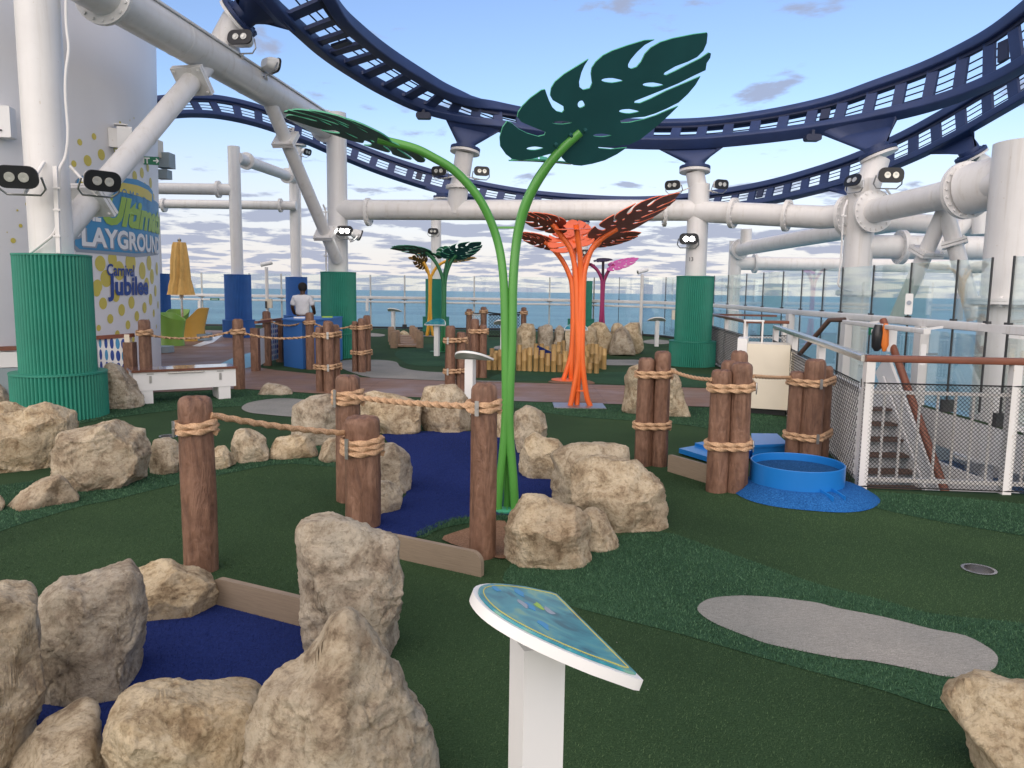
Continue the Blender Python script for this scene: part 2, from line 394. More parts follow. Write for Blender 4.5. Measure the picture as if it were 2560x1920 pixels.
def turf(name, c0, c1, c2, fs=220, bs=0.5, patch=0.7):
    mt, n, b = newmat(name); v_ = coords(n)
    f = noise_(n, v_, fs, 3, 0.7); g_ = noise_(n, v_, patch, 4, 0.5); h = noise_(n, coords(n, (1, 6, 1)), 30, 3)
    ca = ramp(n, f, [(0.3, c0), (0.55, c1), (0.75, c2)])
    cb = ramp(n, g_, [(0.28, (0.66, 0.70, 0.70)), (0.5, (0.98, 0.98, 0.96)), (0.72, (1.28, 1.22, 1.16))]); cc = ramp(n, h, [(0.3, (0.80, 0.80, 0.80)), (0.7, (1.14, 1.14, 1.14))])
    mx = add(n, 'ShaderNodeMix', data_type='RGBA', blend_type='MULTIPLY'); mx.inputs[0].default_value = 1; n.links.new(ca, mx.inputs[6]); n.links.new(cb, mx.inputs[7])
    mx2 = add(n, 'ShaderNodeMix', data_type='RGBA', blend_type='MULTIPLY'); mx2.inputs[0].default_value = 1; n.links.new(mx.outputs[2], mx2.inputs[6]); n.links.new(cc, mx2.inputs[7])
    n.links.new(mx2.outputs[2], b.inputs['Base Color']); b.inputs['Roughness'].default_value = 0.95; b.inputs['Specular IOR Level'].default_value = 0.12
    bump(n, f, b, bs, 0.01); return mt
M['green'] = turf('putting_turf', (0.016, 0.042, 0.017), (0.037, 0.074, 0.034), (0.066, 0.115, 0.060), 130, 0.7, 0.55)
M['fringe'] = turf('fringe_turf', (0.018, 0.050, 0.026), (0.036, 0.090, 0.050), (0.064, 0.135, 0.078), 90, 0.9)
M['blue_carpet'] = turf('blue_carpet', (0.007, 0.014, 0.075), (0.012, 0.026, 0.135), (0.022, 0.042, 0.20), 260, 0.4)
M['sand'] = turf('grey_sand_carpet', (0.195, 0.195, 0.185), (0.285, 0.285, 0.275), (0.375, 0.372, 0.36), 150, 0.5)
M['pebble'] = turf('brown_pebble', (0.14, 0.08, 0.05), (0.25, 0.15, 0.10), (0.36, 0.25, 0.18), 120, 0.8)
M['blue_rubber'] = turf('blue_granulate', (0.008, 0.055, 0.20), (0.018, 0.115, 0.36), (0.045, 0.20, 0.52), 90, 0.9)
M['blue_dark_rubber'] = turf('dark_blue_granulate', (0.010, 0.050, 0.14), (0.022, 0.10, 0.28), (0.045, 0.17, 0.40), 90, 0.9)
def bladesmat():
    mt, n, b = newmat('grass_blades'); g_ = add(n, 'ShaderNodeNewGeometry')
    n.links.new(ramp(n, g_.outputs['Random Per Island'], [(0.0, (0.018, 0.052, 0.026)), (0.5, (0.042, 0.110, 0.056)), (1.0, (0.085, 0.180, 0.095))]), b.inputs['Base Color'])
    b.inputs['Roughness'].default_value = 0.6; b.inputs['Specular IOR Level'].default_value = 0.25; return mt
M['blades'] = bladesmat()
def pilemat(name, stops, rough=0.7):
    mt, n, b = newmat(name); g_ = add(n, 'ShaderNodeNewGeometry'); v_ = coords(n); f = noise_(n, v_, 0.55, 4)
    c = ramp(n, g_.outputs['Random Per Island'], stops); mx = add(n, 'ShaderNodeMix', data_type='RGBA', blend_type='MULTIPLY'); mx.inputs[0].default_value = 1
    n.links.new(c, mx.inputs[6]); n.links.new(ramp(n, f, [(0.28, (0.66, 0.70, 0.70)), (0.5, (0.98, 0.98, 0.96)), (0.72, (1.28, 1.22, 1.16))]), mx.inputs[7])
    n.links.new(mx.outputs[2], b.inputs['Base Color']); b.inputs['Roughness'].default_value = rough; b.inputs['Specular IOR Level'].default_value = 0.2; return mt
M['pile_green'] = pilemat('putting_pile', [(0.0, (0.020, 0.050, 0.020)), (0.5, (0.042, 0.086, 0.038)), (1.0, (0.085, 0.145, 0.070))])
M['pile_blue'] = pilemat('blue_pile', [(0.0, (0.007, 0.014, 0.075)), (0.5, (0.013, 0.028, 0.15)), (1.0, (0.028, 0.052, 0.24))])
def boardmat():
    mt, n, b = newmat('wood_edging'); f = noise_(n, coords(n, (2, 2, 40)), 4, 5, 0.6, 0.4)
    n.links.new(ramp(n, f, [(0.3, (0.205, 0.158, 0.112)), (0.7, (0.262, 0.205, 0.148))]), b.inputs['Base Color']); b.inputs['Roughness'].default_value = 0.6; bump(n, f, b, 0.3, 0.003); return mt
M['board'] = boardmat()
def deckmat():
    mt, n, b = newmat('plank_decking'); v_ = coords(n)
    br = add(n, 'ShaderNodeTexBrick'); n.links.new(v_, br.inputs['Vector']); br.inputs['Scale'].default_value = 1.0
    br.inputs['Brick Width'].default_value = 2.4; br.inputs['Row Height'].default_value = 0.075; br.inputs['Mortar Size'].default_value = 0.004; br.offset = 0.4
    br.inputs['Color1'].default_value = (0.225, 0.132, 0.088, 1); br.inputs['Color2'].default_value = (0.285, 0.172, 0.118, 1); br.inputs['Mortar'].default_value = (0.05, 0.03, 0.025, 1)
    f = noise_(n, coords(n, (2, 14, 1)), 3, 5); mx = add(n, 'ShaderNodeMix', data_type='RGBA', blend_type='MULTIPLY'); mx.inputs[0].default_value = 0.8
    n.links.new(br.outputs[0], mx.inputs[6]); n.links.new(ramp(n, f, [(0.3, (0.75, 0.75, 0.76)), (0.7, (1.1, 1.08, 1.08))]), mx.inputs[7]); n.links.new(mx.outputs[2], b.inputs['Base Color'])
    wt = noise_(n, v_, 0.8, 4); n.links.new(ramp(n, wt, [(0.42, (0.75, 0.75, 0.75)), (0.62, (0.45, 0.45, 0.45))]), b.inputs['Roughness']); return mt
M['deck'] = deckmat()
def seamat():
    mt, n, b = newmat('sea_water'); v_ = coords(n, (0.012, 0.03, 1)); f = noise_(n, v_, 1.0, 8, 0.7)
    v3 = coords(n, (0.0011, 0.006, 1)); g_ = noise_(n, v3, 1.0, 6, 0.6)
    n.links.new(ramp(n, g_, [(0.35, (0.050, 0.150, 0.205)), (0.65, (0.115, 0.255, 0.305))]), b.inputs['Base Color']); b.inputs['Roughness'].default_value = 0.36
    bump(n, f, b, 0.6, 6.0); return mt
M['sea'] = seamat()
def signmat():
    mt, n, b = newmat('blue_sign_print'); v_ = coords(n); f = noise_(n, v_, 7, 3, 0.5, 1.5)
    n.links.new(ramp(n, f, [(0.36, (0.012, 0.11, 0.155)), (0.47, (0.020, 0.19, 0.25)), (0.58, (0.045, 0.27, 0.325)), (0.66, (0.15, 0.33, 0.26))]), b.inputs['Base Color'])
    b.inputs['Roughness'].default_value = 0.30; b.inputs['Specular IOR Level'].default_value = 0.35; return mt
M['sign'] = signmat()
# ------------------------------------------------------------------ sea and deck sheets
def ring(r, n=96): return [(r*math.cos(2*math.pi*i/n), r*math.sin(2*math.pi*i/n)) for i in range(n)]
tag(bm_obj(fill([ring(12000)], 0.0), 'sea', M['sea'], origin=(0, 0, 0)), kind='structure').location = (0, 0, -45)
HOLE1 = [(3.14, 6.62), (6.30, 6.36), (6.30, 12.35), (4.30, 12.35)]
HOLE2 = [(4.50, 14.65), (6.30, 14.65), (6.30, 18.75), (4.86, 18.75)]
DECK = [(-26, -7), (6.42, -7), (6.42, 26.2), (5.9, 28.2), (4.4, 30.2), (2.2, 31.3), (-0.6, 31.8), (-26, 32.2)]
CUP = G(2447, 1425); cup_r = 0.088
def circ(c, r, n=28): return [(c[0]+r*math.cos(2*math.pi*i/n), c[1]+r*math.sin(2*math.pi*i/n)) for i in range(n)]
CUP2 = G(421, 1091)
tag(bm_obj(fill([DECK, HOLE1, HOLE2, circ(CUP, cup_r), circ(CUP2, cup_r)], 0), 'putting_green', M['green']), kind='structure')
mb = MB()
for lp in (DECK, HOLE1, HOLE2):                       # edge of the deck slab
    n = len(lp)
    mb.add([(p[0], p[1], -0.004) for p in lp]+[(p[0], p[1], -0.5) for p in lp], [(i, (i+1) % n, n+(i+1) % n, n+i) for i in range(n)])
tag(mb.build('deck_edge', M['white'], smooth=0), kind='structure')
def sheet(name, px, mat, z, per=5, world=None):
    lp = world if world else gloop(px, per)
    return tag(bm_obj(fill([lp], z), name, mat), kind='structure')
FR1 = [(1262, 1462), (1403, 1510), (1526, 1543), (1690, 1584), (1920, 1650), (2084, 1695), (2207, 1728), (2330, 1769), (2460, 1800), (2700, 1840), (2860, 1780), (2720, 1590), (2560, 1560), (2330, 1535), (2207, 1502), (2043, 1461), (1919, 1418), (1772, 1367), (1640, 1330), (1450, 1360), (1300, 1400)]
FR2 = [(2160, 1230), (2182, 1266), (2289, 1293), (2412, 1316), (2559, 1341), (2800, 1390), (2900, 1330), (2560, 1262)]
FR3 = [(-120, 1390), (0, 1330), (110, 1294), (205, 1266), (287, 1250), (380, 1226), (470, 1206), (600, 1178), (720, 1160), (860, 1166), (880, 1120), (700, 1120), (520, 1150), (380, 1170), (200, 1190), (0, 1215), (-160, 1250)]
FR4 = [(150, 1062), (278, 1046), (440, 1026), (600, 1016), (720, 1008), (800, 1000), (800, 988), (600, 976), (400, 986), (250, 1000), (120, 1020)]
FR5 = [(1240, 1010), (1420, 1040), (1640, 1056), (1760, 1070), (1900, 1096), (2090, 1150), (2110, 1120), (1990, 1052), (1790, 1022), (1550, 1014), (1280, 1006)]
FR6 = [(1285, 918), (1260, 930), (1230, 950), (1410, 953), (1560, 962), (1800, 968), (1800, 940), (1650, 930), (1500, 930)]
FR7 = [(1060, 1345), (1090, 1328), (1140, 1314), (1200, 1306), (1262, 1300), (1262, 1288), (1200, 1292), (1130, 1300), (1080, 1316), (1040, 1338)]
FR8 = [(1050, 915), (1010, 905), (990, 880), (1060, 862), (1200, 850), (1280, 856), (1270, 905), (1160, 915)]
FRINGES = {}
for i, px in enumerate((FR1, FR2, FR3, FR4, FR5, FR6, FR7, FR8)):
    FRINGES[i] = gloop(px, 5); sheet('fringe_turf', None, M['fringe'], 0.004, world=FRINGES[i])
SAND1 = [(1743, 1523), (1759, 1506), (1792, 1496), (1854, 1492), (1919, 1495), (1961, 1499), (2043, 1510), (2092, 1523), (2207, 1545), (2330, 1576), (2412, 1592), (2469, 1621), (2492, 1642), (2494, 1658), (2486, 1674), (2453, 1691), (2412, 1698), (2350, 1693), (2268, 1674), (2166, 1655), (2104, 1650), (2002, 1631), (1920, 1613), (1874, 1597), (1792, 1564), (1755, 1541)]
SAND2 = [(604, 1022), (616, 1010), (650, 1002), (700, 997), (760, 1000), (800, 1012), (810, 1030), (780, 1042), (730, 1043), (660, 1037), (622, 1032)]
SAND3 = [(850, 918), (848, 905), (880, 900), (925, 900), (960, 901), (991, 906), (1000, 917), (1026, 925), (1070, 930), (1118, 933), (1140, 945), (1110, 952), (1000, 947), (925, 944), (880, 932)]
SAND4 = [(1500, 901), (1540, 900), (1602, 901), (1608, 912), (1560, 914), (1500, 912)]
SAND5 = [(1611, 852), (1640, 849), (1676, 853), (1674, 859), (1640, 861), (1612, 858)]
SAND6 = [(900, 834), (930, 833), (962, 837), (950, 842), (900, 840)]
SAND7 = [(1240, 866), (1290, 862), (1320, 866), (1290, 874), (1240, 874)]
SANDS = {}
for i, s_ in enumerate((SAND1, SAND2, SAND3, SAND4, SAND5, SAND6, SAND7)):
    SANDS[i] = gloop(s_, 3); sheet('sand_patch', None, M['sand'], 0.008, world=SANDS[i])
CARP1 = [(955, 1088), (1060, 1080), (1180, 1080), (1300, 1086), (1330, 1150), (1390, 1215), (1400, 1265), (1300, 1288), (1210, 1292), (1130, 1302), (1060, 1338), (1000, 1352), (935, 1338), (950, 1290), (1015, 1240), (1010, 1150)]
sheet('blue_carpet', CARP1, M['blue_carpet'], 0.009, 2)
CARP2 = [(350, 1545), (560, 1510), (770, 1570), (800, 1700), (700, 1900), (300, 2050), (20, 2050), (40, 1850), (100, 1700)]
sheet('blue_carpet', CARP2, M['blue_carpet'], 0.009, 2)
sheet('pebble_bed', [(1105, 1352), (1150, 1330), (1200, 1316), (1262, 1306), (1275, 1360), (1262, 1400), (1200, 1385)], M['pebble'], 0.012, 3)
sheet('pebble_bed', [(1370, 957), (1400, 948), (1430, 946), (1460, 949), (1488, 960), (1440, 962)], M['pebble'], 0.0125, 3)
sheet('pebble_bed', [(1395, 1018), (1440, 1006), (1490, 1008), (1510, 1016), (1450, 1022)], M['pebble'], 0.0125, 3)
WALK = [(120, 992), (280, 984), (400, 981), (600, 972), (790, 984), (925, 989), (1280, 1003), (1550, 1011), (1785, 1018), (1960, 1034), (2010, 1000), (1960, 982), (1785, 972), (1550, 964), (1285, 957), (1118, 953), (925, 945), (800, 937), (690, 926), (640, 918), (652, 850), (650, 826), (400, 826), (330, 900), (120, 940)]
sheet('boardwalk', WALK, M['deck'], 0.006, 1)
sheet('boardwalk_stripe', [(548, 912), (590, 892), (628, 882), (629, 918), (612, 922), (560, 926)], M['pale_blue'], 0.010, 1)
sheet('boardwalk_stripe', [(480, 866), (505, 856), (545, 836), (560, 836), (535, 856), (500, 867)], M['white2'], 0.010, 1)
sheet('boardwalk_edge', [(925, 943), (1118, 951), (1285, 955), (1285, 957.5), (1118, 953.6), (925, 945.6)], M['sand'], 0.013, 1)

def inside(p, lp):
    c = False; n = len(lp); j = n-1
    for i in range(n):
        if (lp[i][1] > p[1]) != (lp[j][1] > p[1]) and p[0] < (lp[j][0]-lp[i][0])*(p[1]-lp[i][1])/(lp[j][1]-lp[i][1]+1e-12)+lp[i][0]: c = not c
        j = i
    return c
def mask(P, lp):
    c = np.zeros(len(P), bool); n = len(lp); j = n-1
    for i in range(n):
        yi, yj, xi, xj = lp[i][1], lp[j][1], lp[i][0], lp[j][0]
        k = ((yi > P[:, 1]) != (yj > P[:, 1])) & (P[:, 0] < (xj-xi)*(P[:, 1]-yi)/(yj-yi+1e-12)+xi); c ^= k; j = i
    return c
def grass(lp, holes, dens, hgt, wid, name, mat='blades', nap=(0, 0), z0=0.004):
    a = np.array(lp); lo, hi = a.min(0), a.max(0); n = int((hi-lo).prod()*dens)
    P = lo+np.random.rand(n, 2)*(hi-lo); k = mask(P, lp)
    for h in holes: k &= ~mask(P, h)
    P = P[k]; n = len(P); an = np.random.rand(n)*6.283; ln = hgt*(0.6+0.7*np.random.rand(n)); le = (np.random.randn(n, 2)*0.45+np.array(nap))*ln[:, None]
    W = np.stack([np.cos(an), np.sin(an)], 1)*wid*(0.6+0.8*np.random.rand(n))[:, None]
    V = np.zeros((n, 3, 3)); V[:, 0, :2] = P-W; V[:, 1, :2] = P+W; V[:, 2, :2] = P+le; V[:, 2, 2] = ln; V[:, :, 2] += z0
    me = bpy.data.meshes.new(name); me.vertices.add(n*3); me.vertices.foreach_set('co', V.reshape(-1))
    me.loops.add(n*3); me.loops.foreach_set('vertex_index', np.arange(n*3, dtype=np.int32)); me.polygons.add(n)
    me.polygons.foreach_set('loop_start', np.arange(0, n*3, 3, dtype=np.int32)); me.update(); me.validate(); me.materials.append(M[mat])
    o = place(me, name, None, Vector((0, 0, 0)), 'stuff'); return o
grass([p for p in FRINGES[0]], [SANDS[0]], 11000, 0.013, 0.0020, 'fringe_grass')
grass(FRINGES[1], [], 5000, 0.014, 0.0028, 'fringe_grass'); grass(FRINGES[2], [], 4500, 0.014, 0.003, 'fringe_grass'); grass(FRINGES[6], [], 14000, 0.024, 0.0022, 'fringe_grass')
grass(FRINGES[4], [], 2500, 0.014, 0.004, 'fringe_grass'); grass(FRINGES[3], [SANDS[1]], 2500, 0.014, 0.004, 'fringe_grass')

# short pile of the nearest carpets, combed one way
C1, C2 = gloop(CARP1, 2), gloop(CARP2, 2); NEAR = gloop([(-60, 1925), (2620, 1925), (2640, 1260), (1500, 1170), (700, 1150), (-60, 1280)], 1)
grass(NEAR, [C1, C2, SANDS[0], FRINGES[0], FRINGES[1], FRINGES[2], FRINGES[6], circ(CUP, cup_r+0.015)], 10000, 0.007, 0.0014, 'putting_pile', 'pile_green', (0.5, 0.2), 0.001)
grass(C2, [], 12000, 0.006, 0.0014, 'carpet_pile', 'pile_blue', (0.4, 0.3), 0.010); grass(C1, [], 6000, 0.006, 0.0018, 'carpet_pile', 'pile_blue', (0.4, 0.3), 0.010)

for cc, lab in ((CUP, 'round steel golf cup sunk in the green by the netted railing'), (CUP2, 'round steel golf cup sunk in the green behind the large boulder')):
    t = thing('golf_cup', (cc.x, cc.y, 0), lab, 'golf cup', 'golf cups in the greens')
    MB().lathe([(cup_r+0.012, 0.004), (cup_r+0.012, 0.007), (cup_r-0.006, 0.007), (cup_r-0.006, -0.07)], cc, 28, caps=False).build('rim', M['steel'], t)
    MB().lathe([(0.001, -0.065), (cup_r-0.004, -0.065)], cc, 28, caps=False).build('bottom', M['steel_d'], t)

# ------------------------------------------------------------------ pipes, flanges, columns
def flange(parent, c, axis, r, t=0.05, bolts=14, mat='white', bolt_r=None):
    A = rot_to(axis); c = Vector(c)
    f = MB().lathe([(r, -t/2), (r, -0.006), (r*0.985, -0.004), (r*0.985, 0.004), (r, 0.006), (r, t/2)], c, 32, A).build('flange', M[mat], parent)
    if bolts:
        b = MB(); br = bolt_r or r*0.055
        for i in range(bolts):
            a = 2*math.pi*i/bolts; p = c + A @ Vector((r*0.88*math.cos(a), r*0.88*math.sin(a), 0))
            b.lathe([(br, -t/2-br*0.9), (br, t/2+br*0.9)], p, 6, A)
        b.build('bolt_ring', M[mat], f, kind='stuff')
    return f
def cylinder(parent, name, a, b, r, mat='white', n=28):
    a = Vector(a); b = Vector(b); o = MB().tube([a, b], r, n).build(name, M[mat], parent); ln = (b-a).length
    for i in range(1, int(ln/2.3)+1):                       # weld beads where the pipe lengths join
        if i*2.3 < ln-0.6: MB().lathe([(r, -0.016), (r+0.005, -0.008), (r+0.005, 0.008), (r, 0.016)], a.lerp(b, i*2.3/ln), 28, rot_to(b-a), caps=False).build('weld_bead', M[mat], o)
    return o
def cladding(t, name, c, r, z0, z1, mat, ribs, lip=True):
    amp = r*math.pi/ribs*1.1
    n = ribs*6
    MB().lathe([(r-amp, z0), (r-amp, z1-0.02)], (c.x, c.y, 0), n, caps=False, fn=lambda a, i: 1+amp*abs(math.sin(ribs*a/2))/(r-amp)).build(name, M[mat], t, smooth=50)
    MB().lathe([(r+0.006, z1-0.022), (r+0.006, z1), (0.05, z1+0.001)], (c.x, c.y, 0), 48, caps=False).build('top_ring', M[mat], t)
def column(name, u, d, label, ztop, pr, ru, rl, mat, ribs=56, z_up=2.05, z_lo=0.58, lowmat=None):
    c = D(u, 700, d); c.z = 0
    t = thing(name, c, label, 'column', 'columns that carry the coaster')
    MB().tube([(c.x, c.y, 0.0), (c.x, c.y, ztop)], pr, 32).build('post', M['white'], t)
    cladding(t, 'upper_cladding', c, ru, z_lo, z_up, mat, ribs)
    cladding(t, 'lower_cladding', c, rl, 0.002, z_lo, mat, int(ribs*rl/ru))
    return t, c
colL, cL = column('support_column', 134, 9.75, 'thick white coaster column wrapped in green ribbed cladding beside the boulders', 8.5, 0.245, 0.440, 0.55, 'green_clad', 58)
colM, cM = column('support_column', 846, 18.7, 'white coaster column with green ribbed cladding behind the blue counter', 5.75, 0.235, 0.42, 0.53, 'green_clad', 56)
colR, cR = column('support_column', 1738, 17.7, 'white coaster column with green ribbed cladding numbered 13', 4.1, 0.235, 0.42, 0.53, 'green_clad', 56)
colB1, cB1 = column('support_column', 594, 25.3, 'slim white column in blue ribbed cladding behind the closed yellow parasol', 6.1, 0.19, 0.42, 0.51, 'blue_clad', 56)
colB2, cB2 = column('support_column', 741, 30.0, 'slim white column in blue ribbed cladding behind the man in white', 7.6, 0.20, 0.41, 0.51, 'blue_clad', 56)
colG2, cG2 = column('support_column', 1090, 30.4, 'slim white column in green cladding behind the yellow leaf sculpture', 5.0, 0.20, 0.41, 0.52, 'green_clad', 56)
colG3, cG3 = column('support_column', 1455, 30.2, 'slim white column in green cladding mostly hidden by the orange stems', 4.6, 0.20, 0.41, 0.52, 'green_clad', 56)
colB3, cB3 = column('support_column', 391, 26.0, 'blue ribbed cladding of a column half hidden by the dotted tower', 4.0, 0.19, 0.42, 0.51, 'blue_clad', 56)
# numbers on the column
def text_mesh(txt, size, offset=0.0, shear=0.0, spacing=1.0):
    cu = bpy.data.curves.new('t', 'FONT'); cu.body = txt; cu.size = size; cu.offset = offset; cu.shear = shear; cu.space_character = spacing
    cu.resolution_u = 3; o = bpy.data.objects.new('t', cu); link(o)
    dg = bpy.context.evaluated_depsgraph_get(); dg.update(); me = bpy.data.meshes.new_from_object(o.evaluated_get(dg))
    bpy.data.objects.remove(o); bpy.data.curves.remove(cu)
    bm = bmesh.new(); bm.from_mesh(me); bpy.data.meshes.remove(me)
    bmesh.ops.remove_doubles(bm, verts=bm.verts[:], dist=1e-5)
    bmesh.ops.triangulate(bm, faces=bm.faces[:])
    return bm
def text_on_cyl(parent, name, txt, c, rad, beta0, z0, size, mat, target_w=None, offset=0.0, shear=0.0, proud=0.004, arc=0.0, spacing=1.0, target_h=None):
    """beta: compass angle of the text's left end; text runs towards smaller beta"""
    bm = text_mesh(txt, size, offset, shear, spacing)
    for _ in range(2):
        lng = [e for e in bm.edges if e.calc_length() > 0.12*max(size, 0.3)]
        if lng: bmesh.ops.subdivide_edges(bm, edges=lng, cuts=1)
    xs = [v_.co.x for v_ in bm.verts]; ys = [v_.co.y for v_ in bm.verts]; x0, x1 = min(xs), max(xs); y0, y1 = min(ys), max(ys)
    k = (target_w/(x1-x0)) if target_w else 1.0; ky = (target_h/(y1-y0)) if target_h else 1.0
    for v_ in bm.verts:
        x = (v_.co.x-x0)*k; b = beta0 - x/rad; z = z0+(v_.co.y-(y0 if target_h else 0))*ky
        if arc: q = x/((x1-x0)*k); z += arc*4*q*(1-q)
        rd_ = (trad(z) if rad > 3 else rad)+proud; v_.co = Vector((c[0]+rd_*math.sin(b), c[1]+rd_*math.cos(b), z))
    return bm_obj(bm, name, M[mat], parent)
bR = math.atan2(-cR.x, -cR.y)
pl = MB()
text_on_cyl(colR, 'number', '13', cR, 0.235, bR+R(38), 2.38, 0.13, 'dark')

# big white pipes
def zat(u, v, d): return D(u, v, d)
t = thing('coaster_beam', (cL.x, cL.y, 5.4), 'thick white pipe beam rising from the tall column at the tower towards the sky', 'beam', 'white pipe beams')
A = D(190, 2, 9.9); B = D(815, 322, 18.6); A.z = B.z = 5.42
cylinder(t, 'pipe', A, B, 0.285); dirAB = (B-A).normalized()
flange(t, A+dirAB*0.55, dirAB, 0.40, 0.07, 16); flange(t, B-dirAB*0.05, dirAB, 0.37, 0.06, 16)
def onAB(u):
    lo, hi = 0.0, 1.0
    for _ in range(40):
        k = (lo+hi)/2; p = A.lerp(B, k); uu = 1280+FPX*((p-EYE).dot(_RR))/((p-EYE).dot(_F))
        if uu < u: lo = k
        else: hi = k
    return A.lerp(B, lo)
# cable tray along the beam
MB().bar(onAB(262)+Vector((0.22, -0.13, 0.2)), onAB(800)+Vector((0.22, -0.13, 0.2)), 0.05, 0.03).build('cable_tray', M['white'], t)
def brace(label, a, b, r, plates):
    q = thing('diagonal_brace', a, label, 'brace', 'diagonal braces of the coaster frame')
    cylinder(q, 'pipe', a, b, r); d = (b-a).normalized()
    for k in plates:
        p = a.lerp(b, k); Mx = rot_to(d)
        MB().box(p, (r*3.4, r*3.0, 0.045), Mx).box(p+d*0.055, (r*3.4, r*3.0, 0.045), Mx).build('flange_plate', M['white'], q)
        bo = MB()
        for sx in (-1, 1):
            for sy in (-1, 1): bo.lathe([(0.022, -0.05), (0.022, 0.09)], p+Mx @ Vector((sx*r*1.35, sy*r*1.15, 0)), 6, Mx)
        bo.build('bolt_ring', M['white'], q, kind='stuff')
    return q
brace('white diagonal brace from the green-clad column up to the pipe beam', D(150, 590, 9.85), onAB(520)+Vector((0, 0, -0.1)), 0.155, (0.16, 0.86))
brace('white diagonal brace sloping down from the pipe beam to the middle column', onAB(668)+Vector((0, 0, -0.1)), D(842, 650, 18.4), 0.135, (0.22, 0.80))
t = thing('coaster_beam', (cM.x, cM.y, 3.5), 'long level white pipe beam between two green-clad columns', 'beam', 'white pipe beams')
P1 = D(846, 528, 18.7); P2 = D(1738, 531, 17.7); zz = 3.52; P1.z = P2.z = zz
cylinder(t, 'pipe', P1, P2, 0.235); dx = (P2-P1).normalized()
for u in (921, 1662): flange(t, D(u, 530, P1.y+(P2.y-P1.y)*(u-846)/892), dx, 0.33, 0.07, 16)
# column standing on the level beam
t = thing('beam_stanchion', P1.lerp(P2, 0.33), 'short white stanchion standing on the level pipe beam under the track', 'stanchion', 'stanchions under the track')
q0 = D(1138, 530, 18.35); q1 = D(1162, 380, 18.1)
cylinder(t, 'pipe', q0, q0.lerp(q1, 0.42), 0.225); cylinder(t, 'upper_pipe', q0.lerp(q1, 0.42), q1, 0.21); flange(t, q0.lerp(q1, 0.42), (0, 0, 1), 0.31, 0.07, 16)

# right-hand frame outside the glass
def ccol(u, d, z0, z1, r, label, fl=None):
    c = D(u, 700, d); c.z = z0; t = thing('support_column', c, label, 'column', 'columns that carry the coaster')
    MB().tube([(c.x, c.y, z0), (c.x, c.y, z1)], r, 36).build('post', M['white'], t)
    if fl is not None: flange(t, (c.x, c.y, fl), (0, 0, 1), r*1.35, 0.09, 20)
    return t, c
colX, cX = ccol(2140, 15.6, -3.2, 3.95, 0.275, 'white column with flanges outside the glass below the pipe junction', 1.72)
colY, cY = ccol(2548, 11.7, -3.2, 3.95, 0.50, 'very thick white column at the right edge of the picture', 1.62)
colZ, cZ = ccol(1835, 29.3, -3.0, 3.6, 0.235, 'far white column outside the glass where two pipes meet', 1.9)
t = thing('coaster_beam', P2, 'white pipe beam with flanges bending from the numbered column to the right', 'beam', 'white pipe beams')
Q1 = D(1738, 534, 17.7); Q1.z = zz; Q2 = D(2055, 566, 16.1); Q3 = D(2125, 548, 15.6); Q2.z = Q3.z = 3.25; Q1.z = 3.5
MB().tube([Q1, Q2, Q3], 0.235, 32).build('pipe', M['white'], t)
for k in (0.32, 0.74): flange(t, Q1.lerp(Q2, k), Q2-Q1, 0.33, 0.08, 16)
flange(t, Q3+(Q2-Q3)*0.14, Q3-Q2, 0.40, 0.08, 18)
t = thing('coaster_beam', Q3, 'white pipe beam with wide bolted flanges reaching the very thick column', 'beam', 'white pipe beams')
Q4 = D(2520, 448, 11.9); Q4.z = 3.42; Q3b = Vector((cX.x, cX.y, 3.28)); cylinder(t, 'pipe', Q3b, Q4, 0.235)
dd = (Q4-Q3b).normalized(); flange(t, Q3b+dd*0.42, dd, 0.41, 0.07, 18); flange(t, Q4-dd*0.85, dd, 0.46, 0.09, 20)
cylinder(t, 'elbow', Q4-dd*0.85, Q4+Vector((0.3, 0, 0.1)), 0.40)
t = thing('coaster_beam', (cX.x, cX.y, 2.65), 'level white pipe with one flange below the pipe junction on the right', 'beam', 'white pipe beams')
S1 = Vector((cX.x, cX.y, 2.64)); S2 = S1+Vector((4.2, 0.0, 0.0)); cylinder(t, 'pipe', S1, S2, 0.235); flange(t, S1+Vector((0.85, 0, 0)), (1, 0, 0), 0.34, 0.10, 16)
t = thing('coaster_beam', (cZ.x, cZ.y, 2.75), 'far level white pipe running behind the glass screen to the right', 'beam', 'white pipe beams')
T1 = Vector((cZ.x, cZ.y, 2.78)); cylinder(t, 'pipe', T1, T1+Vector((12, 0, 0)), 0.25); flange(t, T1+Vector((0.75, 0, 0)), (1, 0, 0), 0.36, 0.10, 16)
t = thing('coaster_beam', (cZ.x, cZ.y, 3.3), 'sloping white pipe behind the flanged beam near the pipe junction', 'beam', 'white pipe beams')
U1 = D(1838, 625, 29.2); U2 = D(2240, 556, 21.0); U3 = D(2540, 572, 19.0); MB().tube([U1, U2, U3], 0.25, 24).build('pipe', M['white'], t)
flange(t, U1+(U2-U1).normalized()*0.35, U2-U1, 0.37, 0.08, 16); cylinder(t, 'stub', U1+(U2-U1).normalized()*0.75, D(1866, 572, 28.4), 0.2)
brace('left leg of the white A-shaped brace under the pipe beam', D(2364, 520, 13.7), D(2240, 800, 14.6), 0.135, (0.36,))
brace('right leg of the white A-shaped brace under the pipe beam', D(2362, 520, 13.7), D(2438, 800, 13.4), 0.135, (0.30,))
t = thing('coaster_beam', D(2455, 560, 19), 'bent white pipe seen between the thick column and the A-shaped brace', 'beam', 'white pipe beams')
MB().tube(spline([D(2385, 585, 18.8), D(2412, 560, 18.8), D(2432, 535, 18.8), D(2442, 500, 18.8)], 5), 0.18, 18).build('pipe', M['white'], t)
cylinder(t, 'upright_pipe', D(2450, 585, 18.6), D(2452, 500, 18.6), 0.19)
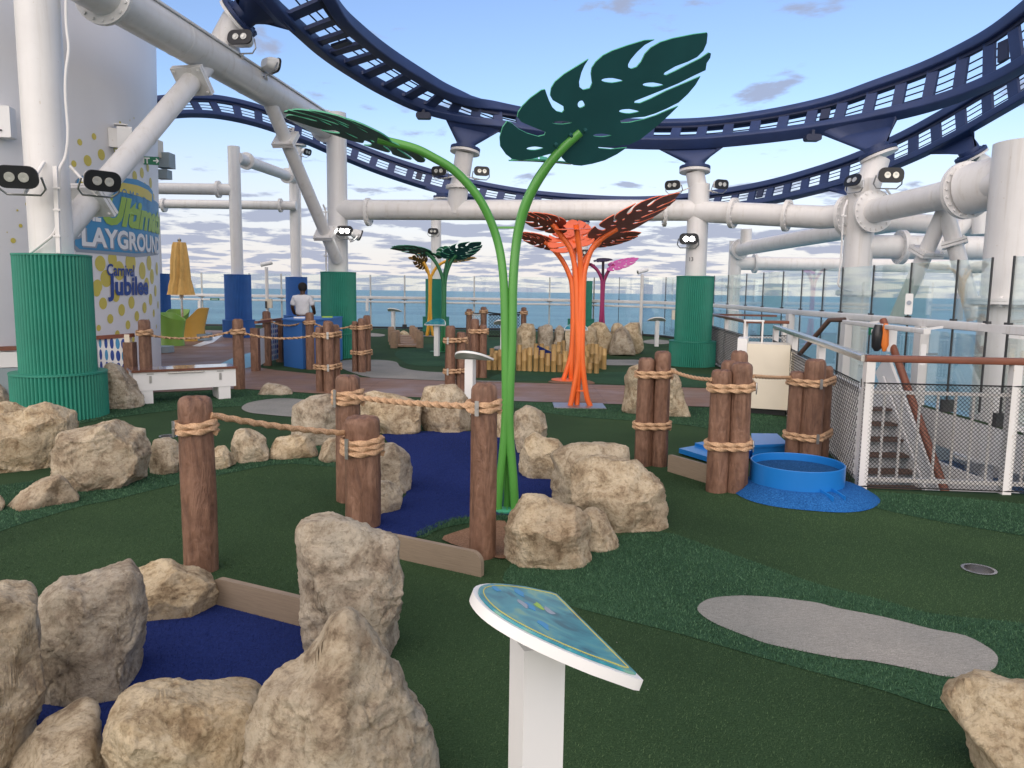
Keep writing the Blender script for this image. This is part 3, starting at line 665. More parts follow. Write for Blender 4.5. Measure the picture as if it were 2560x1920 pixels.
# left far frame
t = thing('coaster_beam', (cB1.x, cB1.y, 5.5), 'white pipe with flanges linking the two slim blue-clad columns', 'beam', 'white pipe beams')
V1 = D(594, 402, 25.3); V2 = D(741, 453, 30.0); V1.z = V2.z = 5.75; cylinder(t, 'pipe', V1, V2, 0.185); flange(t, V1.lerp(V2, 0.13), V2-V1, 0.28, 0.08, 14); flange(t, V1.lerp(V2, 0.82), V2-V1, 0.28, 0.08, 14)
t = thing('coaster_beam', (cB1.x, cB1.y, 4.9), 'upper level white pipe between the dotted tower and the slim column', 'beam', 'white pipe beams')
W1 = D(594, 474, 25.3); cylinder(t, 'pipe', W1, W1+Vector((-4.2, 0, 0)), 0.18); flange(t, W1+Vector((-0.62, 0, 0)), (1, 0, 0), 0.27, 0.09, 14)
t = thing('coaster_beam', (cB1.x, cB1.y, 4.3), 'lower level white pipe passing behind the slim blue-clad column', 'beam', 'white pipe beams')
W2 = D(741, 514, 29.6); cylinder(t, 'pipe', W2, W2+Vector((-6.5, 0, 0)), 0.165); flange(t, W2+Vector((-0.6, 0, 0)), (1, 0, 0), 0.26, 0.09, 14); flange(t, D(410, 513, 29.6), (1, 0, 0), 0.26, 0.09, 14)

# cable conduit on the thick column
t = thing('cable_conduit', (cL.x+0.2, cL.y-0.35, 2.05), 'thin white cable conduit clipped to the thick column beside the tower', 'cable')
yy = 9.42
MB().tube(spline([D(118*0+76, 632, yy+0.05), D(105, 610, yy), D(138, 578, yy), D(146, 520, yy+0.02), D(148, 430, yy+0.05), D(164, 390, yy+0.08), D(170, 330, yy+0.08), D(164, 240, yy+0.08), D(165, 180, yy+0.08), D(172, 120, yy+0.1), D(166, 60, yy+0.1), D(165, -40, yy+0.1)], 5), 0.018, 8).build('cable', M['white'], t)
MB().bar(D(147, 632, yy-0.02), D(138, 415, yy-0.02), 0.05, 0.03, (0, 1, 0)).build('tray', M['white'], t)
for v in (470, 525, 590): MB().box(D(143, v, yy-0.03), (0.09, 0.03, 0.02)).build('clip', M['white'], t)

# ------------------------------------------------------------------ tower with its print
TC = Vector((18*math.sin(R(-42)), 18*math.cos(R(-42)), 0)); TR = 5.35
tower = thing('tower', TC, 'huge white round tower printed with yellow dots and a blue playground emblem', 'tower')
MB().lathe([(5.36, 0), (5.36+0.024*22, 22)], TC, 160, caps=False).build('shell', M['tower'], tower)
def trad(z): return 5.36+0.024*z
def on_tower(u, v):
    r = ray(u, v); a = r.x**2+r.y**2; ex, ey = EYE.x-TC.x, EYE.y-TC.y; b = 2*(r.x*ex+r.y*ey); z = 3.0
    for _ in range(5):
        c = ex*ex+ey*ey-trad(z)**2; dsc = b*b-4*a*c
        if dsc < 0: return None
        p = EYE+r*((-b-math.sqrt(dsc))/(2*a)); z = p.z
    return math.atan2(p.x-TC.x, p.y-TC.y), z
def patch(parent, name, px, mat, proud):
    """flat print on the tower from its outline"""
    pts = []
    for u, v in px:
        q = on_tower(u, v)
        if q is None: q = (R(66.5), on_tower(370, v)[1])
        pts.append(q)
    bm = fill([[(b*TR, z) for b, z in pts]])
    for _ in range(3):
        lng = [e for e in bm.edges if e.calc_length() > 0.25]
        if lng: bmesh.ops.subdivide_edges(bm, edges=lng, cuts=1); bmesh.ops.triangulate(bm, faces=bm.faces[:])
    for v_ in bm.verts:
        b = v_.co.x/TR; rr_ = trad(v_.co.y)+proud; v_.co = Vector((TC.x+rr_*math.sin(b), TC.y+rr_*math.cos(b), v_.co.y))
    return bm_obj(bm, name, M[mat], parent)
def dot(u, v, h):
    q = on_tower(u, v)
    if q is None: return
    b, z = q; q2 = on_tower(u, v-h)
    if q2 is None: return
    rr = abs(q2[1]-z)
    bm = fill([[(b*TR+rr*math.cos(2*math.pi*i/22), z+rr*math.sin(2*math.pi*i/22)) for i in range(22)]])
    for v_ in bm.verts:
        a = v_.co.x/TR; rr_ = trad(v_.co.y)+0.003+0.0003*(len(ORG) % 7); v_.co = Vector((TC.x+rr_*math.sin(a), TC.y+rr_*math.cos(a), v_.co.y))
    bm_obj(bm, 'printed_dot', M['print_yellow'], tower)
Z4 = 1/4.1475
for x, y, h in ((825, 147, 34), (973, 88, 34), (1297, 130, 43), (1375, 110, 40), (1050, 277, 57), (908, 338, 57), (1198, 225, 40), (765, 370, 34), (1105, 415, 40), (1395, 500, 55), (1470, 465, 55), (1530, 410, 45), (1560, 570, 55), (1500, 620, 55), (1590, 720, 40), (135, 1167, 28), (212, 1013, 20), (280, 790, 20), (1040, 1405, 82), (1165, 1360, 76), (1355, 1395, 110), (1475, 1480, 90), (1545, 1400, 80), (1625, 1460, 70), (1575, 1540, 80), (1235, 1480, 100), (1100, 1560, 90), (1010, 1640, 70), (1520, 1620, 70), (1180, 30, 16), (1240, 12, 12)):
    dot(x*Z4, 320+y*Z4, h*Z4)
for x, y, h in ((1000, 30, 60), (1068, 160, 62), (1200, 80, 66), (1362, 150, 66), (1260, 228, 62), (1142, 320, 50), (1497, 205, 58), (1560, 120, 62), (1418, 292, 54), (1325, 382, 47), (1593, 262, 42), (1637, 175, 40), (1610, 30, 60), (1215, 478, 40), (1382, 535, 30), (1092, 572, 18), (1022, 415, 33), (1620, 400, 22), (1540, 340, 20)):
    dot(x*Z4, 720+y*Z4, h*Z4)
for x, y, h in ((777, 798, 13), (840, 780, 5), (867, 765, 6), (112, 1363, 7), (45, 1505, 4)): dot(x*0.3858, y*0.3858, h*0.3858)
def z4(pts): return [(x*Z4, 320+y*Z4) for x, y in pts]
patch(tower, 'emblem_shadow', z4([(770, 620), (780, 545), (830, 495), (900, 485), (1240, 515), (1420, 545), (1530, 600), (1585, 680), (1590, 760), (1640, 800), (1640, 1310), (1400, 1340), (1200, 1320), (790, 1285), (745, 1230), (745, 700)]), 'print_grey', 0.006)
patch(tower, 'emblem', z4([(778, 610), (800, 535), (850, 500), (910, 490), (1240, 512), (1420, 535), (1540, 600), (1580, 660), (1580, 740), (1640, 790), (1640, 1275), (1400, 1300), (1200, 1285), (820, 1255), (760, 1200), (750, 700)]), 'print_blue', 0.009)
patch(tower, 'banner', z4([(830, 540), (950, 535), (1100, 545), (1240, 560), (1420, 595), (1530, 645), (1570, 690), (1565, 765), (1430, 705), (1240, 660), (1050, 645), (840, 640)]), 'print_banner', 0.012)
def tspan(uL, vL, uR, vR):
    b0, z0 = on_tower(uL, vL); q = on_tower(uR, vR); b1 = q[0] if q else R(66.5); return b0, z0, (b0-b1)*TR
b0, z0, wd = tspan(880*Z4, 320+600*Z4, 1545*Z4, 320+715*Z4)
text_on_cyl(tower, 'lettering', 'WELCOME TO', TC, TR, b0, z0-0.17, 0.22, 'print_blue', wd, 0.0, 0, 0.016, arc=0.10, spacing=1.6)
b0, z0, wd = tspan(708*Z4, 320+1215*Z4, 1638*Z4, 320+1262*Z4)
zt = on_tower(835*Z4, 320+1010*Z4)[1]; zb = on_tower(835*Z4, 320+1222*Z4)[1]
text_on_cyl(tower, 'lettering', 'PLAYGROUND', TC, TR, b0, zb, 0.6, 'print_white', wd, 0.02, 0, 0.016, target_h=zt-zb)
text_on_cyl(tower, 'lettering_shadow', 'PLAYGROUND', TC, TR, b0-0.004, zb-0.025, 0.6, 'print_grey', wd, 0.03, 0, 0.0125, target_h=zt-zb)
b0, z0, wd = tspan(1062*Z4, 320+1000*Z4, 1640*Z4, 320+1000*Z4)
zt = on_tower(1300*Z4, 320+715*Z4)[1]; zb = on_tower(1150*Z4, 320+1010*Z4)[1]
text_on_cyl(tower, 'lettering', 'Ultimate', TC, TR, b0, zb, 0.6, 'print_green', wd*1.08, 0.03, 0.32, 0.018, target_h=(zt-zb)*0.98)
b0, z0, wd = tspan(800*Z4, 320+955*Z4, 1040*Z4, 320+955*Z4); zb = on_tower(900*Z4, 320+958*Z4)[1]
text_on_cyl(tower, 'lettering', 'THE', TC, TR, b0, zb, 0.3, 'print_white', wd, 0.016, 0, 0.016, target_h=0.26)
b0, z0, wd = tspan(1100*Z4, 320+1515*Z4, 1385*Z4, 320+1530*Z4)
text_on_cyl(tower, 'lettering', 'Carnival', TC, TR, b0, z0-0.02, 0.27, 'print_navy', wd, 0.006, 0, 0.016)
b0, z0, wd = tspan(1112*Z4, 720+68*Z4, 1530*Z4, 720+65*Z4)
text_on_cyl(tower, 'lettering', 'Jubilee', TC, TR, b0, z0, 0.44, 'print_navy', wd, 0.014, 0, 0.016)
def onT(u, v, off):
    b, z = on_tower(u, v); return Vector((TC.x+(trad(z)+off)*math.sin(b), TC.y+(trad(z)+off)*math.cos(b), z)), rot_to((math.sin(b), math.cos(b), 0))
# things fixed to the tower
p, Mx = onT(283, 347, 0.2); t = thing('loudspeaker', p, 'white box loudspeaker fixed to the tower above the emblem', 'loudspeaker')
Mx = rot_to(Mx @ Vector((0.55, 0, 1))); MB().prism(rounded(0.20, 0.38, 0.04), Matrix.Translation(p) @ Mx.to_4x4(), 0.22).build('cabinet', M['white2'], t)
MB().box(p-Mx @ Vector((0, 0.21, 0.05)), (0.22, 0.02, 0.2), Mx).box(p+Mx @ Vector((0, 0.21, -0.05)), (0.22, 0.02, 0.2), Mx).box(p-Mx @ Vector((0, 0, 0.16)), (0.08, 0.3, 0.16), Mx).build('bracket', M['white'], t)
p, Mx = onT(360, 401, 0.03); t = thing('exit_sign', p, 'small green exit sign with arrow on the tower', 'sign')
Mx = rot_to(Vector((0.25, -1, 0))); MB().box(p, (0.44, 0.14, 0.03), Mx).build('plate', M['green_sign'], t)
bm = text_mesh('EXIT', 0.14, 0.004)
for v_ in bm.verts: v_.co = p+Mx @ Vector((v_.co.x-0.22, v_.co.y-0.05, 0.018))
bm_obj(bm, 'lettering', M['print_white'], t)
mb = MB(); mb.box(p+Mx @ Vector((0.17, 0, 0.017)), (0.09, 0.018, 0.003), Mx); mb.bar(p+Mx @ Vector((0.215, 0, 0.018)), p+Mx @ Vector((0.175, 0.04, 0.018)), 0.018, 0.003, Mx @ Vector((0, 0, 1))); mb.bar(p+Mx @ Vector((0.215, 0, 0.018)), p+Mx @ Vector((0.175, -0.04, 0.018)), 0.018, 0.003, Mx @ Vector((0, 0, 1))); mb.build('arrow', M['print_white'], t)
p = D(388, 372, 16.2); t = thing('junction_box', p, 'beige louvred box fixed at the edge of the tower', 'box'); MB().box(p, (0.2, 0.3, 0.34)).build('case', M['cream'], t)
mb = MB(); [mb.box(p+Vector((0, -0.16, -0.12+0.05*i)), (0.16, 0.02, 0.02)) for i in range(6)]; mb.build('louvre', M['cream'], t, kind='stuff')
p = D(414, 402, 16.4); t = thing('floodlight_box', p, 'grey equipment box sticking out beyond the tower edge', 'box'); MB().box(p, (0.28, 0.3, 0.3)).build('case', M['grey_wall'], t); MB().box(p+Vector((-0.05, 0, -0.28)), (0.24, 0.26, 0.18)).build('lower_case', M['grey_wall'], t); MB().bar(p+Vector((-0.5, 0, 0.1)), p+Vector((0.1, 0, 0.1)), 0.03).build('arm', M['steel_d'], t)
p, _m = onT(-2, 308, 0.10); t = thing('wall_box', p, 'pale grey box on the tower wall at the left picture edge', 'box'); MB().prism(rounded(0.24, 0.42, 0.02), Matrix.Translation(p) @ rot_to((0.2, -1, 0)).to_4x4(), 0.2).build('case', M['white2'], t); MB().box(p+Vector((0.02, -0.11, -0.12)), (0.03, 0.02, 0.02)).build('latch', M['dark'], t)

# thin conduits clipped to other columns
def conduit(label, pts, r=0.02):
    t = thing('cable_conduit', pts[0], label, 'cable', 'cable conduits on the columns'); MB().tube(spline(pts, 5), r, 8).build('cable', M['white'], t)
    for k in (1, len(pts)-2): MB().box(pts[k], (0.10, 0.06, 0.03)).build('clip', M['white'], t)
conduit('white conduit running down the front of the column under the pipe junction', [D(2118, 500, 15.2), D(2108, 540, 15.15), D(2104, 620, 15.2), D(2098, 690, 15.2), D(2096, 712, 15.2), D(2108, 722, 15.2), D(2128, 728, 15.25)])
conduit('white conduit beside the slim blue-clad column behind the man', [D(753, 690, 29.7), D(752, 640, 29.7), D(752, 560, 29.7), D(751, 470, 29.7), D(750, 400, 29.7)])
conduit('white conduit standing left of the green-clad middle column', [D(816, 684, 18.5), D(815, 640, 18.5), D(815, 580, 18.5), D(814, 530, 18.5), D(808, 512, 18.4)])
# ------------------------------------------------------------------ coaster track
def sweep_rect(mb, pts, ax_a, wa, wb, n=None):
    """rounded bar along pts; ax_a[i]: one section axis"""
    sec = rounded(wa, wb, min(wa, wb)*0.16, 3); n = len(sec); vs = []; fs = []
    for i, p in enumerate(pts):
        t_ = (pts[min(i+1, len(pts)-1)]-pts[max(i-1, 0)]).normalized(); a = (ax_a[i]-t_*ax_a[i].dot(t_)).normalized(); b = t_.cross(a)
        vs += [p+a*x+b*y for x, y in sec]
    for i in range(len(pts)-1):
        for k in range(n): fs.append((i*n+k, i*n+(k+1) % n, (i+1)*n+(k+1) % n, (i+1)*n+k))
    fs.append(tuple(range(n))); fs.append(tuple((len(pts)-1)*n+k for k in range(n-1, -1, -1)))
    mb.add(vs, fs)
def pair(up, lo, step):
    """walk the lower rail in equal steps; the partner is the closest point of the upper rail"""
    s = [0.0]
    for i in range(1, len(lo)): s.append(s[-1]+(lo[i]-lo[i-1]).length)
    n = int(s[-1]/step); out = []; j = 0; dense = []
    for i in range(len(up)-1): dense += [up[i].lerp(up[i+1], q/4) for q in range(4)]
    for k in range(n+1):
        x = k*step
        while j < len(s)-2 and s[j+1] < x: j += 1
        b = lo[j].lerp(lo[j+1], (x-s[j])/max(1e-6, s[j+1]-s[j])); out.append((min(dense, key=lambda q: (q-b).length_squared), b))
    return out
def track(label, keys, step, w_rail, extra):
    F_ = pair(spline([D(*k[0]) for k in keys], 10), spline([D(*k[1]) for k in keys], 10), 0.19); F_ = F_[3:-3]
    up = [q[0] for q in F_]; lo = [q[1] for q in F_]
    up = [(up[max(i-1, 0)]+up[i]+up[min(i+1, len(up)-1)])/3 for i in range(len(up))]
    c0 = (up[len(up)//2]+lo[len(lo)//2])/2
    t = thing('coaster_track', c0, label, 'coaster track', 'navy coaster track')
    ax = [(a-b).normalized() for a, b in zip(up, lo)]
    mb = MB(); sweep_rect(mb, up, ax, w_rail, w_rail*1.25); mb.build('upper_rail', M['navy'], t)
    mb = MB(); sweep_rect(mb, lo, ax, w_rail*0.85, w_rail*1.25); mb.build('lower_rail', M['navy'], t)
    # inner flat web strips beside each rail
    nrm = []
    for i in range(len(up)):
        t_ = (lo[min(i+1, len(lo)-1)]-lo[max(i-1, 0)]).normalized(); nrm.append(t_.cross(ax[i]).normalized())
    mb = MB(); sweep_rect(mb, [u_-a*(w_rail*0.66)+n_*0.02 for u_, a, n_ in zip(up, ax, nrm)], ax, w_rail*0.36, 0.05); mb.build('rack_strip', M['navy_dark'], t)
    S = pair(up, lo, step)
    for i in range(1, len(S)-1):
        a, b = S[i]; tn = (S[i+1][1]-S[i-1][1]).normalized(); d = (a-b); ln = d.length; d.normalize(); n_ = tn.cross(d).normalized()
        x = (d.cross(n_)).normalized(); Mx = Matrix((x, d, n_)).transposed(); wdt = step*0.37; fl = wdt*0.22; h = ln/2-w_rail*0.3
        out = [(-wdt/2-fl, -h), (wdt/2+fl, -h), (wdt/2, -h+fl), (wdt/2, h-fl), (wdt/2+fl, h), (-wdt/2-fl, h), (-wdt/2, h-fl), (-wdt/2, -h+fl)]
        MB().prism(out, Matrix.Translation((a+b)/2) @ Mx.to_4x4(), 0.07).build('cross_tie', M['navy'], t)
        if i in extra:
            p = (a+b)/2+tn*step*0.5; MB().box(p+n_*0.04, (step*0.32, ln*0.42, 0.05), Mx).build('brake_unit', M['navy_dark'], t)
    sgn = 1 if nrm[len(nrm)//2].y > 0 else -1
    for f in (0.36, 0.54, 0.72):
        MB().tube([b.lerp(a, f)+n_*sgn*0.12 for a, b, n_ in zip(up[::2], lo[::2], nrm[::2])], 0.014, 6).build('bus_bar', M['navy_dark'], t)
    return t, up, lo, S
def saddle(t, top_p, tan, half, flange_c, axis, r, rail_dir, white=True):
    """wedge from the underside of the track down to a round flange"""
    n = 24; axis = Vector(axis).normalized(); tan = Vector(tan).normalized(); Mx = rot_to(axis, tan.cross(axis))
    top = []; bot = []
    side = tan.cross(rail_dir).normalized()
    xb = (tan-axis*tan.dot(axis)).normalized(); yb = axis.cross(xb)
    for k in range(n):
        a = 2*math.pi*k/n; c, s = math.cos(a), math.sin(a)
        sq = lambda q: math.copysign(abs(q)**0.35, q)
        top.append(top_p+tan*half*sq(c)+side*0.13*sq(s)); bot.append(flange_c+axis*0.16+xb*r*c+yb*r*s)
    bot2 = [p-axis*0.14 for p in bot]
    vs = top+bot+bot2; fs = []
    for j in range(2):
        for k in range(n): fs.append((j*n+k, j*n+(k+1) % n, (j+1)*n+(k+1) % n, (j+1)*n+k))
    fs += [tuple(range(n)), tuple(2*n+k for k in range(n-1, -1, -1))]
    s = MB().add(vs, fs).build('saddle', M['navy'], t, smooth=35)
    flange(t, flange_c+axis*0.03, axis, r*1.55, 0.06, 14, 'navy'); flange(t, flange_c-axis*0.04, axis, r*1.55, 0.05, 0, 'white')
near_keys = [((690, -300, 11.6), (470, -310, 11.2)), ((760, -130, 12.8), (560, -140, 12.4)), ((838, 20, 13.9), (682, 10, 13.4)), ((893, 78, 14.7), (750, 74, 14.2)), ((965, 135, 15.7), (806, 123, 15.2)), ((1050, 190, 16.6), (870, 168, 16.1)),
 ((1125, 233, 17.4), (960, 222, 16.9)), ((1222, 266, 18.2), (1062, 268, 17.6)), ((1340, 291, 18.7), (1205, 306, 18.1)), ((1480, 307, 18.8), (1380, 338, 18.2)), ((1610, 314, 18.7), (1550, 354, 18.1)), ((1760, 311, 18.3), (1725, 356, 17.7)), ((1920, 291, 17.7), (1905, 341, 17.1)), ((2074, 258, 17.0), (2075, 317, 16.4)),
 ((2190, 218, 16.3), (2228, 285, 15.6)), ((2306, 176, 15.6), (2350, 253, 14.9)), ((2402, 131, 14.9), (2462, 210, 14.2)), ((2485, 84, 14.2), (2560, 158, 13.5)), ((2575, 15, 13.4), (2660, 85, 12.7)), ((2690, -90, 12.3), (2790, -20, 11.6)), ((2860, -260, 10.9), (2980, -190, 10.2)), ((3100, -520, 9.3), (3230, -450, 8.7))]
trN, upN, loN, SN = track('near navy coaster track sweeping across the sky in front', near_keys, 0.57, 0.215, (6, 16, 17, 27, 33, 40))
far_keys = [((300, 265, 25.4), (300, 300, 25.0)), ((395, 250, 26.2), (395, 290, 25.8)), ((480, 245, 27.2), (480, 284, 26.8)), ((560, 250, 28.2), (560, 290, 27.8)), ((660, 275, 29.2), (655, 312, 28.8)), ((770, 318, 30.2), (760, 350, 29.8)), ((870, 358, 30.9), (858, 392, 30.5)), ((970, 397, 31.3), (957, 431, 30.9)), ((1090, 435, 31.5), (1078, 470, 31.1)), ((1200, 462, 31.4), (1192, 496, 31.0)),
 ((1330, 484, 31.0), (1330, 516, 30.6)), ((1480, 497, 30.2), (1480, 529, 29.8)), ((1620, 500, 29.0), (1625, 533, 28.6)), ((1760, 488, 27.2), (1768, 524, 26.8)), ((1900, 465, 25.2), (1908, 505, 24.8)), ((2020, 434, 23.4), (2030, 478, 23.0)), ((2140, 394, 21.8), (2155, 443, 21.4)), ((2260, 340, 20.4), (2280, 394, 20.0)), ((2360, 286, 19.2), (2385, 342, 18.8)), ((2450, 232, 18.2), (2480, 288, 17.8)), ((2540, 178, 17.2), (2575, 232, 16.8)), ((2640, 110, 16.2), (2680, 165, 15.8)), ((2780, 0, 14.9), (2825, 55, 14.5)), ((2960, -150, 13.3), (3010, -90, 12.9))]
trF, upF, loF, SF = track('far navy coaster track curving behind the near one above the sea', far_keys, 0.74, 0.20, (9, 14, 29, 33, 39))
def near_pt(up, lo, u):
    best = min(range(1, len(lo)-1), key=lambda i: abs(1280+FPX*((lo[i]-EYE).dot(_RR))/((lo[i]-EYE).dot(_F))-u))
    return lo[best], (lo[best+1]-lo[best-1]).normalized(), (up[best]-lo[best]).normalized()
def sad(t, up, lo, u, half, fl, axis, r):
    p, tn, rd = near_pt(up, lo, u); saddle(t, p-rd*0.02, tn, half, fl, axis, r, rd)
sad(trN, upN, loN, 1185, 0.72, D(1163, 376, 18.1), (0.12, 0.1, 1), 0.22)
sad(trN, upN, loN, 1722, 0.80, D(1737, 424, 17.7), (0.02, 0.1, 1), 0.22)
sad(trN, upN, loN, 2150, 0.80, D(2196, 385, 15.6), (-0.34, 0.15, 1), 0.23)
sad(trN, upN, loN, 690, 0.62, D(597, 45, 13.9), (1.0, -0.1, 0.75), 0.24)
sad(trF, upF, loF, 742, 0.85, D(743, 361, 30.0), (0.0, 0, 1), 0.22)
sad(trF, upF, loF, 1100, 0.62, D(1105, 494, 30.6), (0, 0, 1), 0.22)
sad(trF, upF, loF, 1452, 0.7, D(1452, 556, 30.2), (0, 0, 1), 0.22)
sad(trF, upF, loF, 2105, 0.75, D(2137, 497, 21.4), (-0.25, 0, 1), 0.22)
sad(trF, upF, loF, 2370, 0.75, D(2428, 388, 18.6), (-0.62, 0, 1), 0.23)
def stanchion(label, pts, r):
    t = thing('track_stanchion', pts[0], label, 'stanchion', 'stanchions under the track'); MB().tube(pts, r, 28).build('pipe', M['white'], t); return t
stanchion('white elbow stanchion on the pipe beam holding the near track at its top', [onAB(578)-Vector((0, 0, 0.05)), D(560, 105, 13.9), D(592, 52, 13.9)], 0.245)
stanchion('white stanchion leaning over the pipe junction under the near track', [Vector((cX.x, cX.y, 3.2)), D(2168, 470, 15.6), D(2193, 396, 15.6)], 0.24)
stanchion('white stanchion behind the floodlight pair under the far track', [D(2140, 560, 21.6), D(2138, 503, 21.5)], 0.21)
stanchion('white stanchion leaning out behind the very thick column under the far track', [D(2500, 440, 18.6), D(2434, 398, 18.6)], 0.22)
stanchion('white neck of the numbered column under its navy saddle', [Vector((cR.x, cR.y, 3.9)), D(1737, 430, 17.7)], 0.205)
stanchion('white neck of a slim column under the far track by the sky', [D(741, 400, 30.0), D(743, 368, 30.0)], 0.205)
stanchion('white neck of the far column under the navy saddle behind the level beam', [D(1100, 545, 30.6), D(1105, 500, 30.6)], 0.2)
p = D(1073, 295, 17.3); 
for pp, lab in ((D(1059, 290, 17.5), 'small dark sensor box under the near track left of the green leaf'), (D(2031, 345, 16.4), 'small dark sensor box under the near track on the right side')):
    t = thing('sensor_box', pp, lab, 'sensor', 'sensor boxes under the track'); MB().prism(rounded(0.32, 0.13, 0.05), Matrix.Translation(pp) @ rot_to((0, -1, 0)).to_4x4(), 0.2).build('case', M['navy_dark'], t); MB().box(pp+Vector((0, 0, 0.1)), (0.06, 0.08, 0.12)).build('mount', M['navy_dark'], t)
# ------------------------------------------------------------------ glass wind screens
def screen(label, path, dark, z_lo=(0.08, 1.16), z_hi=(1.34, 2.2), low=True, base=True, rail2=True):
    path = [Vector((*p, 0)) for p in path]
    t = thing('glass_screen', path[0], label, 'glass screen', 'glass wind screens round the deck')
    for i in range(len(path)-1):
        a, b = path[i], path[i+1]; d = (b-a).normalized(); a2 = a+d*0.012; b2 = b-d*0.012
        for z0, z1 in ((z_lo, z_hi) if low else (z_hi,)):
            MB().bar(a2+Vector((0, 0, (z0+z1)/2)), b2+Vector((0, 0, (z0+z1)/2)), 0.012, z1-z0).build('pane', M['glass'], t, smooth=0)
    up = lambda z, off=0: [p+Vector((0, 0, z)) for p in path]
    def rail(name, z, w_, h_, mat, off):
        mb = MB(); pts = []
        for i, p in enumerate(path):
            d = (path[min(i+1, len(path)-1)]-path[max(i-1, 0)]).normalized(); pts.append(p+Vector((d.y, -d.x, 0))*off+Vector((0, 0, z)))
        sweep_rect(mb, pts, [Vector((0, 0, 1))]*len(pts), h_, w_); mb.build(name, M[mat], t)
    rail('top_rail', 1.27, 0.11, 0.12, 'white', 0.02)
    if rail2: rail('hand_rail', 1.10, 0.08, 0.075, 'white', 0.12)
    if base: rail('base_rail', 0.04, 0.06, 0.08, 'dark', 0)
    for i, p in enumerate(path):
        if dark:
            MB().box(p+Vector((0, 0, 1.16)), (0.018, 0.030, 2.1)).build('stanchion', M['dark'], t)
            MB().box(p+Vector((0, 0, 1.34)), (0.05, 0.11, 0.035)).build('clamp', M['dark'], t)
        else:
            MB().box(p+Vector((0, 0.02, 1.15)), (0.06, 0.04, 2.1)).build('stanchion', M['white'], t)
            MB().box(p+Vector((0, -0.03, 1.20)), (0.22, 0.16, 0.02)).build('clamp', M['dark'], t)
        if i % 2 == 0: MB().box(p+Vector((0, -0.03, 0.09)), (0.18, 0.08, 0.18)).build('foot', M['dark'], t)
    return t
far = []
for u in (380, 500, 620, 700, 812, 924, 1010, 1098, 1185, 1280, 1375, 1480):
    k = (31.7-0.2*(1280-u)/900*-1); far.append(D(u, 720, k)[:2])
far = [(p[0], 31.9+0.012*min(0, p[0]+0.6)*-1) for p in far]
far[-1] = (far[-1][0], 30.85)
screen('long clear glass screen at the far edge of the deck facing the sea', far, False)
screen('curved corner of the glass screen between the far edge and the right side', [far[-1], D(1548, 720, 30.2)[:2], D(1605, 720, 29.4)[:2], D(1664, 720, 28.5)[:2], D(1735, 720, 26.4)[:2], (6.4, 24.7)], True)
screen('clear glass screen with dark posts along the right side', [(6.4, 24.7)]+[(6.4, y) for y in (23.1, 21.3, 19.85, 18.4, 17.2, 16.0, 15.1, 13.8, 12.5, 11.2, 10.4)], True, rail2=False, base=False)
screen('last glass pane at the right edge in front of the thick column', [(6.4, 9.95), (6.4, 8.6), (6.4, 7.2)], True, rail2=False, base=False)
t = thing('side_rail', (6.36, 10, 1.27), 'white steel rail along the right side under the glass panes', 'railing')
MB().bar((6.37, 6.5, 1.27), (6.37, 10.4, 1.27), 0.11, 0.10).build('top_rail', M['white'], t)
for y in (9.0, 11.9, 14.6, 17.6): MB().box((6.33, y, 0.60), (0.14, 0.20, 1.24)).build('rail_post', M['white'], t)
# hooks under the far rail
# ------------------------------------------------------------------ netted stair railings
def net(parent, a, b, z0, z1, pitch, r, mat='cord', sag=0.0):
    a = Vector(a); b = Vector(b); ln = (b-a).length; h = z1-z0; mb = MB(); d = (b-a)/ln; n = int((ln+h)/pitch)+1
    for k in range(n):
        for sg in (1, -1):
            x0 = k*pitch-(h if sg > 0 else 0); p = []
            # line x = x0 + sg*z
            for z in (0, h):
                p.append((x0+z if sg > 0 else x0-z, z))
            (xa, za), (xb, zb) = p
            def clip(xa, za, xb, zb):
                t0, t1 = 0.0, 1.0; dx_ = xb-xa
                for lim, s_ in ((0, 1), (ln, -1)):
                    fa, fb = s_*(xa-lim), s_*(xb-lim)
                    if fa < 0 and fb < 0: return None
                    if fa < 0: t0 = max(t0, fa/(fa-fb))
                    if fb < 0: t1 = min(t1, fa/(fa-fb))
                if t1-t0 < 0.02: return None
                return (xa+dx_*t0, za+(zb-za)*t0, xa+dx_*t1, za+(zb-za)*t1)
            c = clip(xa, za, xb, zb)
            if c: 
                P0 = a+d*c[0]+Vector((0, 0, z0+c[1])); P1 = a+d*c[2]+Vector((0, 0, z0+c[3])); mb.tube([P0, P1], r, 3, caps=False)
    mb.build('net', M[mat], parent, smooth=0, kind='stuff')
    e = MB(); e.tube([a+Vector((0, 0, z1)), b+Vector((0, 0, z1))], r*2.4, 6); e.build('edge_rope', M[mat], parent)
    e = MB(); e.tube([a+Vector((0, 0, z0)), b+Vector((0, 0, z0))], r*2.4, 6); e.build('edge_rope', M[mat], parent)
